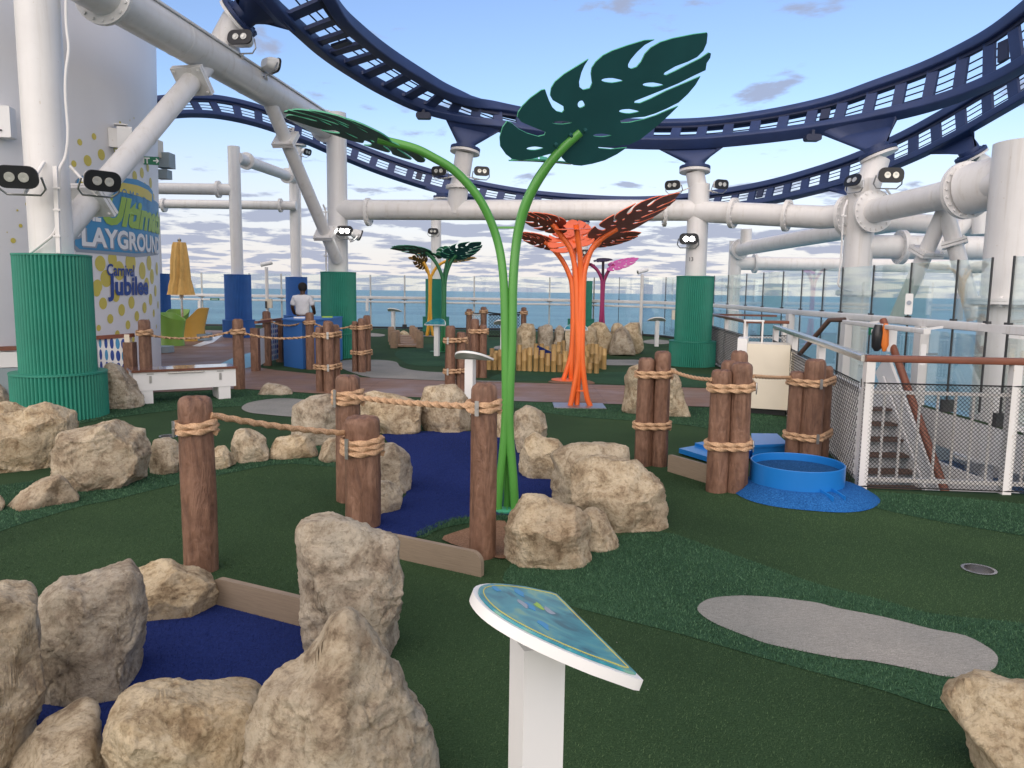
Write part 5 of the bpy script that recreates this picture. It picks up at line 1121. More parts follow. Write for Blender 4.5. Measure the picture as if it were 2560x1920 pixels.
RK = [
 ('big rough boulder cut by the left picture edge at the bottom', [(-180, 1540), (-100, 1515), (0, 1502), (25, 1502), (53, 1510), (82, 1508), (102, 1527), (96, 1560), (100, 1600), (105, 1700), (112, 1780), (106, 1815), (92, 1835), (100, 1868), (80, 1920), (0, 1990), (-200, 2030), (-220, 1700)], 2.55, 0.42, 6),
 ('large ridged boulder left of the lower blue carpet', [(66, 1545), (84, 1519), (123, 1486), (164, 1461), (197, 1465), (246, 1457), (328, 1449), (358, 1474), (368, 1527), (372, 1637), (350, 1740), (260, 1800), (156, 1800), (90, 1800), (60, 1740), (56, 1650)], 3.08, 0.46, 6),
 ('grey rounded boulder at the foot of the tall single log post', [(324, 1441), (348, 1424), (393, 1410), (430, 1416), (451, 1430), (500, 1445), (533, 1465), (545, 1494), (541, 1535), (492, 1580), (361, 1625), (335, 1600), (322, 1500)], 3.85, 0.32, 6),
 ('brown-stained boulder at the bottom edge left of the peaked one', [(279, 1793), (287, 1773), (311, 1744), (357, 1732), (397, 1732), (451, 1738), (525, 1762), (574, 1769), (640, 1777), (668, 1800), (680, 1990), (245, 2030), (250, 1900), (262, 1855)], 2.45, 0.40, 6),
 ('small boulder at the bottom left beside the lower blue carpet', [(30, 1935), (82, 1883), (123, 1855), (176, 1834), (229, 1821), (254, 1830), (265, 1842), (258, 1888), (275, 2040), (-40, 2060)], 2.42, 0.42, 5),
 ('peaked yellowish boulder at the bottom edge in front of the upright slab', [(865, 1553), (845, 1568), (820, 1588), (804, 1621), (767, 1662), (722, 1695), (681, 1717), (656, 1748), (640, 1773), (628, 1815), (618, 1900), (600, 2080), (1110, 2080), (1098, 1930), (1087, 1892), (1066, 1838), (1029, 1785), (1009, 1744), (976, 1699), (943, 1637), (910, 1592), (886, 1560)], 2.35, 0.42, 6),
 ('tall upright slab-shaped boulder between the two wooden edging boards', [(742, 1334), (747, 1314), (763, 1306), (820, 1296), (841, 1301), (886, 1318), (943, 1346), (992, 1365), (998, 1379), (994, 1424), (1003, 1470), (1000, 1609), (996, 1719), (950, 1750), (770, 1760), (767, 1660), (760, 1568), (752, 1460)], 3.42, 0.36, 6),
 ('speckled overhanging boulder in the bottom right corner', [(2326, 1826), (2330, 1810), (2363, 1789), (2391, 1773), (2420, 1760), (2469, 1753), (2514, 1756), (2580, 1762), (2700, 1785), (2800, 1850), (2860, 2080), (2440, 2080), (2415, 1970), (2399, 1912), (2383, 1879), (2350, 1859), (2330, 1842)], 2.45, 0.40, 6),
 ('squarish brown-veined boulder right of the green stem base', [(1256, 1440), (1258, 1370), (1264, 1330), (1272, 1298), (1286, 1275), (1302, 1250), (1320, 1244), (1362, 1250), (1390, 1263), (1430, 1278), (1470, 1300), (1485, 1318), (1481, 1350), (1479, 1400), (1472, 1454), (1385, 1459), (1330, 1452)], 4.62, 0.34, 6),
 ('narrow leaning boulder tucked behind the squarish one', [(1440, 1300), (1477, 1277), (1493, 1279), (1514, 1293), (1526, 1322), (1542, 1351), (1555, 1423), (1505, 1420), (1450, 1415), (1440, 1350)], 4.95, 0.28, 5),
 ('largest boulder right of the blue carpet with a flat front', [(1428, 1200), (1440, 1165), (1473, 1150), (1550, 1152), (1596, 1163), (1616, 1186), (1646, 1206), (1656, 1225), (1664, 1265), (1663, 1322), (1653, 1375), (1600, 1373), (1550, 1371), (1470, 1365), (1440, 1300)], 5.40, 0.42, 6),
 ('long low boulder behind the largest one beside the blue carpet', [(1376, 1144), (1411, 1125), (1442, 1115), (1492, 1113), (1562, 1117), (1571, 1132), (1571, 1200), (1560, 1290), (1430, 1300), (1388, 1270), (1380, 1217), (1384, 1171)], 6.0, 0.36, 5),
 ('jagged boulder on the right rim of the blue carpet', [(1299, 1150), (1303, 1136), (1315, 1101), (1338, 1086), (1357, 1098), (1396, 1105), (1407, 1121), (1400, 1150), (1392, 1170), (1384, 1217), (1330, 1213), (1319, 1198), (1300, 1180)], 6.85, 0.36, 5),
 ('upright boulder on the right rim of the blue carpet by the stems', [(1288, 1035), (1303, 1027), (1315, 1018), (1330, 1020), (1353, 1032), (1361, 1043), (1367, 1070), (1366, 1110), (1330, 1130), (1296, 1132), (1288, 1090)], 7.95, 0.40, 5),
 ('small boulder half hidden behind the green stems', [(1232, 1050), (1240, 1040), (1256, 1036), (1288, 1042), (1290, 1085), (1284, 1096), (1240, 1094)], 8.8, 0.35, 4),
 ('big pale boulder left of the log post behind the rope', [(732, 1100), (731, 1042), (734, 1017), (775, 997), (820, 990), (845, 998), (852, 1040), (850, 1110), (830, 1128), (790, 1125), (745, 1112)], 8.25, 0.45, 5),
 ('grey boulder with a sharp lower edge at the far end of the blue carpet', [(896, 1010), (900, 995), (915, 985), (940, 982), (987, 990), (1045, 1009), (1050, 1020), (1048, 1078), (1010, 1092), (960, 1088), (910, 1070), (900, 1040)], 8.95, 0.45, 5),
 ('squarish boulder at the far end of the blue carpet in front of the white sign', [(1049, 1009), (1064, 970), (1095, 967), (1138, 966), (1161, 986), (1174, 1009), (1176, 1075), (1153, 1087), (1068, 1082), (1051, 1063)], 9.1, 0.45, 5),
 ('knobbly upright boulder on the left rim of the blue carpet', [(930, 1130), (948, 1118), (965, 1113), (985, 1115), (1010, 1130), (1023, 1145), (1029, 1180), (1028, 1220), (1018, 1246), (990, 1262), (935, 1260)], 6.35, 0.32, 5),
 ('low boulder at the foot of the short thick log post', [(930, 1230), (950, 1206), (975, 1208), (1000, 1222), (1006, 1240), (1000, 1270), (986, 1306), (950, 1308), (925, 1300)], 5.75, 0.24, 5),
 ('low wide boulder in the arc beside the green, next to the log post', [(675, 1135), (679, 1124), (690, 1097), (729, 1092), (767, 1094), (787, 1117), (795, 1140), (756, 1150), (698, 1156), (676, 1150)], 7.55, 0.32, 5),
 ('small pointed boulder just left of the paired log posts', [(796, 1148), (806, 1113), (821, 1098), (839, 1095), (856, 1110), (858, 1155), (820, 1160)], 7.4, 0.28, 4),
 ('smooth egg-shaped boulder in the arc of stones below the rope', [(580, 1150), (578, 1110), (590, 1080), (612, 1073), (640, 1082), (662, 1100), (672, 1130), (668, 1150), (640, 1162), (605, 1173), (585, 1168)], 7.35, 0.30, 5),
 ('small sloping boulder right of the tall single log post', [(505, 1150), (527, 1130), (545, 1120), (562, 1120), (578, 1140), (592, 1167), (560, 1182), (527, 1188), (500, 1182)], 7.05, 0.28, 5),
 ('boulder wedged between the large left one and the tall log post', [(378, 1120), (386, 1102), (409, 1098), (428, 1101), (445, 1112), (455, 1160), (446, 1194), (378, 1201), (374, 1150)], 6.85, 0.30, 5),
 ('large flat-topped boulder on the left in front of the green cladding', [(132, 1130), (143, 1098), (155, 1082), (231, 1069), (285, 1057), (324, 1067), (340, 1078), (370, 1086), (375, 1113), (382, 1136), (372, 1206), (309, 1225), (216, 1246), (185, 1242), (162, 1212), (143, 1190), (136, 1160)], 6.35, 0.45, 6),
 ('large brown boulder at the left picture edge below the green cladding', [(-70, 1060), (0, 1040), (40, 1035), (75, 1022), (115, 1017), (150, 1030), (165, 1035), (193, 1043), (198, 1080), (180, 1140), (140, 1180), (75, 1193), (30, 1188), (0, 1180), (-70, 1170)], 6.95, 0.48, 6),
 ('low smooth boulder lying alone on the left fringe', [(10, 1264), (50, 1230), (100, 1205), (147, 1196), (170, 1215), (190, 1240), (200, 1258), (150, 1283), (95, 1293), (40, 1289), (12, 1278)], 5.75, 0.28, 5),
 ('sliver of a boulder at the left picture edge', [(-60, 1250), (0, 1245), (12, 1260), (11, 1285), (0, 1306), (-60, 1312)], 5.6, 0.25, 4),
 ('grey boulder behind the green cladding at the left edge', [(-60, 965), (0, 960), (20, 973), (28, 1000), (30, 1020), (-60, 1022)], 10.8, 0.5, 4),
 ('flat boulder top behind the large brown one at the left edge', [(-40, 1018), (0, 1010), (40, 1013), (66, 1028), (70, 1130), (-40, 1130)], 7.6, 0.35, 4),
 ('grey boulder between the green cladding and the white bench', [(252, 935), (266, 912), (278, 909), (305, 920), (324, 940), (340, 959), (347, 978), (359, 994), (360, 1013), (332, 1021), (278, 1027), (245, 1027), (240, 980)], 10.5, 0.5, 5),
 ('small low boulder on the fringe right of the bench', [(646, 986), (659, 963), (671, 958), (698, 963), (721, 970), (731, 980), (730, 988), (686, 992)], 12.0, 0.35, 4),
 ('pale standing boulder behind the pair of log posts', [(1553, 1022), (1562, 947), (1577, 920), (1600, 916), (1640, 910), (1690, 925), (1700, 960), (1708, 993), (1720, 1024), (1727, 1046), (1685, 1048), (1600, 1046), (1556, 1036)], 10.5, 0.5, 5),
 ('leftmost boulder of the far row behind the bamboo', [(1292, 900), (1292, 826), (1307, 810), (1334, 811), (1338, 831), (1340, 900)], 20.3, 0.6, 4),
 ('second boulder of the far row behind the bamboo', [(1342, 900), (1345, 821), (1365, 813), (1380, 815), (1383, 840), (1382, 900)], 20.4, 0.55, 4),
 ('third narrow boulder of the far row behind the bamboo', [(1382, 900), (1385, 826), (1398, 814), (1410, 823), (1412, 900)], 20.5, 0.5, 4),
 ('fourth small boulder of the far row behind the orange stems', [(1408, 900), (1413, 829), (1422, 822), (1430, 832), (1432, 900)], 20.5, 0.5, 4),
 ('boulder of the far row just right of the orange stems', [(1455, 895), (1457, 826), (1475, 817), (1492, 822), (1496, 895)], 20.4, 0.5, 4),
 ('rounded boulder of the far row with a smooth top', [(1474, 895), (1477, 813), (1495, 806), (1512, 810), (1522, 826), (1530, 842), (1526, 884), (1500, 890)], 20.7, 0.5, 4),
 ('front boulder with a flat triangular face in the far row', [(1524, 886), (1528, 850), (1540, 826), (1556, 815), (1572, 830), (1582, 860), (1589, 886)], 20.2, 0.5, 4),
 ('small round boulder top at the back of the far row', [(1526, 880), (1528, 822), (1534, 811), (1545, 808), (1557, 814), (1560, 880)], 21.2, 0.45, 4),
 ('rightmost tall boulder of the far row', [(1556, 880), (1560, 818), (1575, 808), (1598, 808), (1604, 835), (1609, 872), (1600, 882), (1585, 886)], 20.9, 0.5, 4),
 ('tiny boulder inside the small log bridge', [(990, 841), (1000, 830), (1010, 826), (1020, 832), (1024, 841)], 26.5, 0.4, 3),
]
for i, (lab, px, d, th, res) in enumerate(RK): rock(lab, px, d, th, 11+i*7, res, amp=1.0)

# ------------------------------------------------------------------ wooden edging boards
def board(label, a, b, h, end_round=0.06, t_=0.035):
    a = Vector(a); b = Vector(b); d = (b-a); ln = d.length; d.normalize(); nv = Vector((d.y, -d.x, 0))
    out = [(0, 0), (ln, 0)]+[(ln-end_round+end_round*math.sin(R(90-i*15))*1.0, h-end_round+end_round*math.cos(R(90-i*15))) for i in range(7)]+[(end_round-end_round*math.sin(R(i*15)), h-end_round+end_round*math.cos(R(i*15))) for i in range(7)]
    Mx = Matrix.Translation(a) @ Matrix((d, Vector((0, 0, 1)), d.cross(Vector((0, 0, 1))))).transposed().to_4x4()
    o = MB().prism(out, Mx, t_).build('edging_board', M['board'], origin=a, smooth=30); return tag(o, label, 'edging board', 'wooden edging boards of the greens')
board('long wooden edging board above the lower blue carpet', G(537, 1510), G(830, 1586), 0.155)
board('wooden edging board with rounded end at the foot of the slim log post', G(930, 1380), G(1206, 1441), 0.148, 0.07)
board('wooden edging board between the log pair and the four-log bundle', G(1672, 1178), G(1800, 1217), 0.165, 0.02)
# ------------------------------------------------------------------ leaf sculptures
LEAF = [(1265,212),(1180,222),(1040,250),(960,275),(900,310),(862,350),(838,400),(808,435),(775,447),(754,438),(752,418),(770,385),(810,338),(860,292),(900,270),(925,258),(860,262),(750,295),(650,330),(590,360),(545,400),(518,440),(512,480),(520,540),(505,573),(462,583),(438,565),(435,530),(450,470),(470,425),(497,383),(430,425),(340,480),(280,530),(255,570),(248,620),(265,650),(300,670),(335,690),(338,715),(325,730),(290,722),(262,695),(240,650),(225,610),(215,580),(190,585),(120,635),(70,685),(40,730),(35,760),(60,790),(130,820),(190,845),(218,855),(212,875),(170,885),(100,865),(40,835),(0,800),(-30,785),(-60,825),(-79,890),(-75,950),(-40,1000),(0,1030),(60,1040),(130,1030),(220,1005),(300,985),(318,1000),(325,1025),(350,1050),(400,1070),(450,1074),(520,1062),(600,1040),(680,1000),(745,957),(640,968),(565,962),(556,952),(640,950),(760,938),(830,905),(900,850),(960,800),(1020,745),(1078,688),(1010,715),(930,750),(850,775),(760,795),(706,797),(702,782),(745,768),(860,757),(930,735),(1000,705),(1080,665),(1140,610),(1190,550),(1222,495),(1130,535),(1000,590),(900,640),(830,670),(790,668),(796,655),(860,630),(960,590),(1080,540),(1180,490),(1255,455),(1262,410),(1285,375),(1290,347),(1275,342),(1220,380),(1130,425),(1050,465),(1000,488),(982,485),(990,470),(1060,430),(1140,400),(1200,370),(1240,330),(1262,280),(1268,225)]
HOLES = [(650,522,70,16,0.03),(915,550,68,15,0.02),(760,722,66,15,0.02),(450,677,24,25,0.3),(325,795,66,11,0.0),(585,877,60,11,0.0),(150,962,56,12,-0.04)]
# true shape: undo the foreshortening of the tilted plane, attach point at the origin, tip along +x
LA = Vector((420, 870)); ax_ = Vector((0.789, -0.614)); pr_ = Vector((0.614, 0.789)); STRETCH = 1.55; LEN = 1071.0
def leaf_xy(x, y):
    r_ = Vector((x, y))-LA; return (r_.dot(ax_)/LEN, r_.dot(pr_)/LEN*STRETCH)
LOOP = [leaf_xy(*p) for p in LEAF]
HLOOP = []
for x, y, a, b, rt in HOLES:
    lp = []
    for i in range(14):
        t_ = 2*math.pi*i/14; k = 1-0.55*max(0, math.cos(t_)); X, Y = a*math.cos(t_), b*math.sin(t_)*k; lp.append(leaf_xy(x+X*math.cos(rt)-Y*math.sin(rt), y+X*math.sin(rt)+Y*math.cos(rt)))
    HLOOP.append(lp)
def leaf(parent, P0, A, Bv, size, mat_dn, mat_up, droop=0.0, loops=None, cup=0.0, wid=1.0, t_=0.010, mirror=False, rim=None):
    """A: along the leaf, Bv: across it; the underside faces -(A x B)"""
    bm = fill(loops or [LOOP]+HLOOP); A = Vector(A).normalized(); Bv = (Vector(Bv)-A*Vector(Bv).dot(A)).normalized(); Nn = A.cross(Bv)
    if droop or cup:
        for _ in range(2):
            lng = [e for e in bm.edges if e.calc_length() > 0.12]
            if lng: bmesh.ops.subdivide_edges(bm, edges=lng, cuts=1); bmesh.ops.triangulate(bm, faces=bm.faces[:])
    r_ = bmesh.ops.extrude_face_region(bm, geom=bm.faces[:]); vs = [g_ for g_ in r_['geom'] if isinstance(g_, bmesh.types.BMVert)]
    for v_ in vs: v_.co.z += t_/size
    bmesh.ops.recalc_face_normals(bm, faces=bm.faces[:]); bm.normal_update()
    for f in bm.faces: f.material_index = 0 if f.normal.z < -0.5 else 1
    for v_ in bm.verts:
        x, y, z = v_.co; s_ = -1 if mirror else 1; zz_ = z-droop*x*x*(1 if x > 0 else -0.5)+cup*y*y
        v_.co = P0+(A*x+Bv*y*wid*s_+Nn*zz_)*size
    if mirror: bmesh.ops.reverse_faces(bm, faces=bm.faces[:])
    o0 = ORG[parent.name]
    for v_ in bm.verts: v_.co -= o0
    me = bpy.data.meshes.new('leaf'); bm.to_mesh(me); bm.free(); me.materials.append(M[mat_dn]); me.materials.append(M[mat_up])
    return place(me, 'leaf', parent, o0)
def stem(parent, pts, r, mat, per=10): return MB().tube(spline(pts, per), r, 16).build('stem', M[mat], parent)
# big green plant
gb = G(1262, 1280); t = thing('leaf_sculpture', gb, 'tall bright green steel plant sculpture with huge teal monstera leaves', 'sculpture', 'steel leaf sculptures')
dg = gb.y
MB().lathe([(0.075, 0.010), (0.075, 0.022), (0.06, 0.026)], (gb.x, gb.y, 0), 28).build('base_plate', M['leaf_top'], t)
P0 = D(1442, 338, dg-0.15)
stem(t, [D(1245, 1275, dg), D(1250, 1200, dg), D(1263, 1050, dg), D(1263, 850, dg), D(1258, 690, dg), D(1240, 590, dg), D(1200, 500, dg-0.05), D(1140, 430, dg-0.1), D(1080, 392, dg-0.15), D(1030, 369, dg-0.18), D(945, 348, dg-0.2)], 0.031, 'green_stem')
stem(t, [D(1288, 1278, dg), D(1283, 1200, dg), D(1273, 1050, dg), D(1280, 850, dg), D(1283, 700, dg), D(1294, 590, dg), D(1320, 500, dg-0.05), D(1362, 425, dg-0.1), D(1405, 372, dg-0.13), D(1450, 330, dg-0.15)], 0.034, 'green_stem')
stem(t, [D(1268, 1270, dg+0.08), D(1270, 1050, dg+0.06), D(1274, 850, dg+0.05), D(1283, 700, dg+0.05), D(1290, 600, dg+0.1), D(1308, 520, dg+0.18), D(1338, 455, dg+0.25), D(1372, 405, dg+0.32)], 0.030, 'green_stem')
MB().bar(D(1243, 569, dg), D(1310, 569, dg), 0.02, 0.016).build('tie_bar', M['green_stem'], t)
MB().bar(D(1268, 1272, dg+0.02), D(1268, 1268, dg+0.02), 0.10, 0.01).build('foot_bar', M['green_stem'], t)
Aw = _RR*0.789+_UU*0.614-_F*0.25; Bw = (_RR*0.614-_UU*0.789)*0.62+_F*0.78
sz = 1071*0.3858*PX(dg)
def plane_xy(x, y):
    A_ = Aw.normalized(); B_ = (Bw-A_*Bw.dot(A_)).normalized(); n_ = A_.cross(B_); r_ = ray(1280+x*0.3858, y*0.3858); h_ = EYE+r_*((P0-EYE).dot(n_)/r_.dot(n_))-P0
    return (h_.dot(A_)/sz, h_.dot(B_)/sz)
BIG = [[plane_xy(*p) for p in LEAF]]
for x, y, a, b, rt in HOLES:
    BIG.append([plane_xy(x+a*math.cos(q)*math.cos(rt)-b*math.sin(q)*(1-0.55*max(0, math.cos(q)))*math.sin(rt), y+a*math.cos(q)*math.sin(rt)+b*math.sin(q)*(1-0.55*max(0, math.cos(q)))*math.cos(rt)) for q in [2*math.pi*i/16 for i in range(16)]])
leaf(t, P0, Aw, Bw, sz, 'leaf_under', 'leaf_top', loops=BIG)
tip = D(716, 306, dg-0.05); at = D(945, 346, dg-0.2); Al = tip-at
leaf(t, at, Al+Vector((0, 0, 0.10)), Vector((0.05, -1, 0.08)), Al.length*1.0, 'leaf_under', 'leaf_top', droop=0.10, wid=0.95)
leaf(t, D(1372, 402, dg+0.32), Vector((-0.3, 1.0, 0.10)), Vector((1, 0.3, 0.0)), 0.55, 'leaf_top', 'leaf_top', droop=0.16, cup=0.05)
nb = Aw.normalized().cross((Bw-Aw.normalized()*Bw.dot(Aw.normalized())).normalized())
for du, dv_ in ((-52, 18), (-20, -8), (10, 12), (-40, 40), (18, -14)):
    q = P0+_RR*du*PX(dg)-_UU*dv_*PX(dg); q = q-nb*((q-P0).dot(nb)); MB().lathe([(0.016, -0.012), (0.016, 0.0), (0.010, 0.022)], q, 8, rot_to(-nb if nb.dot(q-EYE) > 0 else nb)).build('bolt', M['leaf_under'], t)
# orange plants
ob = G(1447, 1016); t = thing('leaf_sculpture', ob, 'nearer orange steel plant sculpture with orange leaves coloured dark for shade beside the boardwalk', 'sculpture', 'steel leaf sculptures'); dg = ob.y
def O(u, v, k=0): return D(u, v, dg+k)
stem(t, [O(1425, 1018), O(1432, 985), O(1445, 900), O(1443, 800), O(1440, 700), O(1436, 660), O(1425, 620), O(1400, 585), O(1382, 560)], 0.040, 'orange')
stem(t, [O(1442, 1016, .05), O(1444, 980, .05), O(1448, 900), O(1450, 800), O(1452, 700), O(1450, 640, -.05), O(1445, 600, -.1), O(1440, 560, -.15)], 0.040, 'orange')
stem(t, [O(1476, 1016), O(1466, 985), O(1456, 900), O(1457, 800), O(1459, 700), O(1466, 660), O(1480, 622), O(1505, 596), O(1542, 572)], 0.040, 'orange')
MB().bar(O(1446, 657), O(1470, 657), 0.02, 0.02).bar(O(1436, 977), O(1462, 977), 0.02, 0.02).build('tie_bar', M['orange'], t)
MB().box((ob.x, ob.y, 0.012), (0.75, 0.5, 0.012)).build('base_plate', M['steel_d'], t)
leaf(t, O(1540, 572), _RR*0.86+_UU*0.47-_F*0.1, (_RR*0.4-_UU*0.75)*0.24+_F*0.9, 1.02, 'shaded_orange_leaf', 'orange_leaf', t_=0.012)
leaf(t, O(1392, 562), -_RR*0.85+_UU*0.12-_F*0.45, (_RR*0.1+_UU*0.9)*0.20+_F*-0.95, 0.62, 'shaded_orange_leaf', 'orange_leaf', wid=1.0, t_=0.012)
leaf(t, O(1440, 572, -.1), _UU*0.22+_F*1.0, _RR*1.0, 0.60, 'orange_leaf', 'orange_leaf', wid=0.95, t_=0.012)
ob = G(1415, 951); t = thing('leaf_sculpture', ob, 'farther orange steel plant sculpture with orange leaves before the bamboo', 'sculpture', 'steel leaf sculptures'); dg = ob.y
stem(t, [O(1406, 954), O(1415, 930), O(1428, 880), O(1432, 800), O(1430, 720), O(1424, 690), O(1408, 655), O(1385, 625), O(1362, 604)], 0.045, 'orange')
stem(t, [O(1427, 950, .05), O(1428, 920), O(1430, 860), O(1436, 760), O(1437, 700), O(1436, 660, -.05), O(1436, 630, -.1), O(1438, 600, -.2)], 0.045, 'orange')
stem(t, [O(1440, 945, .1), O(1436, 900, .1), O(1438, 800, .1), O(1444, 720, .1), O(1455, 660, .1), O(1475, 630, .2), O(1500, 606, .3)], 0.040, 'orange')
MB().bar(O(1418, 921), O(1432, 921), 0.02, 0.02).bar(O(1428, 673), O(1440, 673), 0.02, 0.02).build('tie_bar', M['orange'], t); MB().lathe([(0.28, 0.013), (0.28, 0.02)], (ob.x, ob.y, 0), 24).build('base_plate', M['orange'], t)
leaf(t, O(1368, 606), -_RR*1.0+_UU*0.22-_F*0.1, (_RR*0.1+_UU*0.9)*0.28+_F*-0.95, 0.60, 'shaded_orange_leaf', 'orange_leaf', t_=0.014)
leaf(t, O(1438, 606, -.2), _UU*0.85+_F*1.0, _RR*1.0, 0.86, 'orange_leaf', 'orange_leaf', wid=1.1, t_=0.014)
leaf(t, O(1437, 580, .1), _UU*0.55+_F*0.95, _RR*1.0, 0.74, 'orange_leaf', 'orange_leaf', wid=1.0, t_=0.014)
leaf(t, O(1500, 605, .3), _RR*1.0+_UU*0.22, (_RR*0.2-_UU*0.9)*0.25+_F*0.95, 0.8, 'shaded_orange_leaf', 'orange_leaf', t_=0.014)
# far ones
ob = G(1098, 880); t = thing('leaf_sculpture', ob, 'far dark green steel plant sculpture beside the yellow one', 'sculpture', 'steel leaf sculptures'); dg = ob.y
stem(t, [O(1099, 882), O(1104, 850), O(1107, 800), O(1108, 720), O(1106, 695), O(1098, 672), O(1085, 650), O(1065, 630)], 0.045, 'green_far')
stem(t, [O(1116, 880), O(1112, 850), O(1111, 800), O(1112, 720), O(1114, 695), O(1120, 672), O(1130, 650), O(1141, 638)], 0.048, 'green_far')
stem(t, [O(1108, 880, .2), O(1110, 800, .2), O(1110, 700, .2), O(1114, 670, .2), O(1120, 645, .3), O(1126, 632, .3)], 0.04, 'green_far')
MB().lathe([(0.25, 0.013), (0.25, 0.02)], (ob.x, ob.y, 0), 20).build('base_plate', M['green_far'], t)
leaf(t, O(1141, 638), _RR*0.82+_UU*0.36-_F*0.35, (_RR*0.3-_UU*0.8)*0.5+_F*0.8, 0.78, 'leaf_under', 'leaf_top', t_=0.014)
leaf(t, O(1066, 630), -_RR*1.0+_UU*0.20, (_RR*0.1+_UU*0.9)*0.12+_F*-0.95, 0.95, 'leaf_under', 'leaf_top', droop=0.12, t_=0.014)
leaf(t, O(1128, 632, .3), -_RR*0.7+_F*0.6+_UU*0.02, _RR*0.5+_F*0.5+_UU*-0.35, 0.6, 'leaf_top', 'leaf_top', t_=0.014)
ob = G(1073, 841); t = thing('leaf_sculpture', ob, 'far yellow steel plant sculpture with dark olive leaf', 'sculpture', 'steel leaf sculptures'); dg = ob.y
stem(t, [O(1067, 840), O(1071, 810), O(1074, 760), O(1074, 700), O(1072, 685), O(1066, 668), O(1058, 655)], 0.05, 'yellow_stem')
stem(t, [O(1083, 840), O(1078, 810), O(1076, 760), O(1077, 700), O(1081, 685), O(1092, 668), O(1108, 656), O(1128, 650)], 0.05, 'yellow_stem')
stem(t, [O(1069, 840, .3), O(1073, 800, .3), O(1074, 700, .3), O(1066, 675, .3), O(1055, 655, .4)], 0.05, 'yellow_stem')
MB().lathe([(0.3, 0.013), (0.3, 0.02)], (ob.x, ob.y, 0), 20).build('base_plate', M['steel_d'], t)
leaf(t, O(1060, 655), -_RR*0.55+_UU*0.2-_F*0.75, (_UU*0.5+_RR*0.4)+_F*-0.3, 0.6, 'olive_leaf', 'yellow_stem', t_=0.014); leaf(t, O(1128, 650), _RR*1.0+_UU*0.08, _F*-1.0+_UU*0.05, 0.9, 'yellow_stem', 'yellow_stem', t_=0.014)
leaf(t, O(1045, 648, .4), -_RR*0.7+_UU*0.1+_F*0.7, _F*-0.6+_UU*0.25-_RR*0.6, 0.5, 'yellow_stem', 'yellow_stem', t_=0.014)
dg = 25.5; ob = D(1504, 850, dg); ob.z = 0; t = thing('leaf_sculpture', ob, 'far magenta steel plant sculpture with a pink leaf', 'sculpture', 'steel leaf sculptures')
stem(t, [Vector((ob.x-.1, ob.y, 0.01)), O(1503, 780), O(1505, 712), O(1503, 695), O(1495, 678), O(1486, 668), O(1476, 661)], 0.055, 'magenta'); stem(t, [Vector((ob.x, ob.y, 0.01)), O(1506, 780), O(1507, 700), O(1508, 652)], 0.045, 'plum_leaf'); stem(t, [Vector((ob.x+.1, ob.y, 0.01)), O(1507, 780), O(1509, 712), O(1513, 695), O(1521, 678), O(1535, 662)], 0.055, 'magenta')
MB().lathe([(0.3, 0.013), (0.3, 0.02)], (ob.x, ob.y, 0), 20).build('base_plate', M['magenta'], t); MB().bar(O(1500, 695), O(1514, 695), 0.03).build('tie_bar', M['magenta'], t)
leaf(t, O(1535, 664), _RR*0.9+_UU*0.30+_F*0.3, (_UU*0.9-_RR*0.2)*0.45+_F*0.85, 0.95, 'pink_leaf', 'pink_leaf', t_=0.014); leaf(t, O(1497, 650), _RR*1.0, _F*1.0+_UU*0.50, 0.46, 'plum_leaf', 'plum_leaf', t_=0.014)
leaf(t, O(1476, 661), -_RR*1.0+_UU*0.02, _F*-1.0+_UU*0.1, 0.4, 'plum_leaf', 'pink_leaf', t_=0.014)

# ------------------------------------------------------------------ sign lecterns
def lectern(label, x, y, yaw, print_mat='sign', tilt=22, ht=0.88, near=False, sw=0.56, sd_=0.36):
    t = thing('sign_lectern', (x, y, 0), label, 'sign stand', 'sign stands by the golf holes'); Rz = Matrix.Rotation(R(yaw), 3, 'Z'); o = Vector((x, y, 0))
    MB().box(o+Vector((0, 0, (ht-0.05)/2)), (0.116, 0.116, ht-0.05), Rz).build('post', M['white2'], t)
    # board: straight front edge, bowed back edge
    def outline(k):
        pts = []; w2 = sw/2*k
        for i in range(21):
            q = -1+2*i/20; pts.append((q*w2, -sd_*0.40*k if False else -sd_*0.42*k+sd_*0.92*k*(1-abs(q)**2.3)**0.75))
        return pts+[(w2*0.985, -sd_*0.47*k), (-w2*0.985, -sd_*0.47*k)]
    Rt = Rz @ Matrix.Rotation(R(tilt), 3, 'X'); Mx = Matrix.Translation(o+Vector((0, 0, ht))) @ Rt.to_4x4()
    MB().prism(outline(1.0), Mx, 0.028).build('board', M['white2'], t, smooth=30)
    p = MB().prism(outline(0.93), Mx @ Matrix.Translation((0, 0, 0.0175)), 0.006).build('print_plate', M[print_mat], t, smooth=30)
    if near:
        bl = outline(0.86); mb = MB(); mb.tube([Mx @ Vector((a, b, 0.021)) for a, b in bl], 0.0016, 4, closed=True); mb.build('border_line', M['print_yellow'], p)
        rn = random.Random(3)
        for k in range(7):
            cx_, cy_ = rn.uniform(-0.16, 0.16), rn.uniform(-0.06, 0.10); pts = [(cx_+rn.uniform(0.6, 1.2)*0.03*math.cos(a), cy_+rn.uniform(0.5, 1.2)*0.016*math.sin(a)) for a in [2*math.pi*i/9 for i in range(9)]]
            MB().prism(smooth_loop(pts, 3), Mx @ Matrix.Translation((0, 0, 0.0212)), 0.0006).build('map_shape', M[('print_blue', 'print_grey', 'print_blue', 'print_green')[k % 4]], p)
    return t
lectern('large white sign stand with blue plate in the foreground', 0.078, 1.97, 109, 'sign', 22, 0.815, True, 0.56, 0.38)
q = D(1176, 900, 10.35); lectern('white sign stand seen from behind among the boulders', q.x, q.y, 160, 'sign', 20, 0.80)
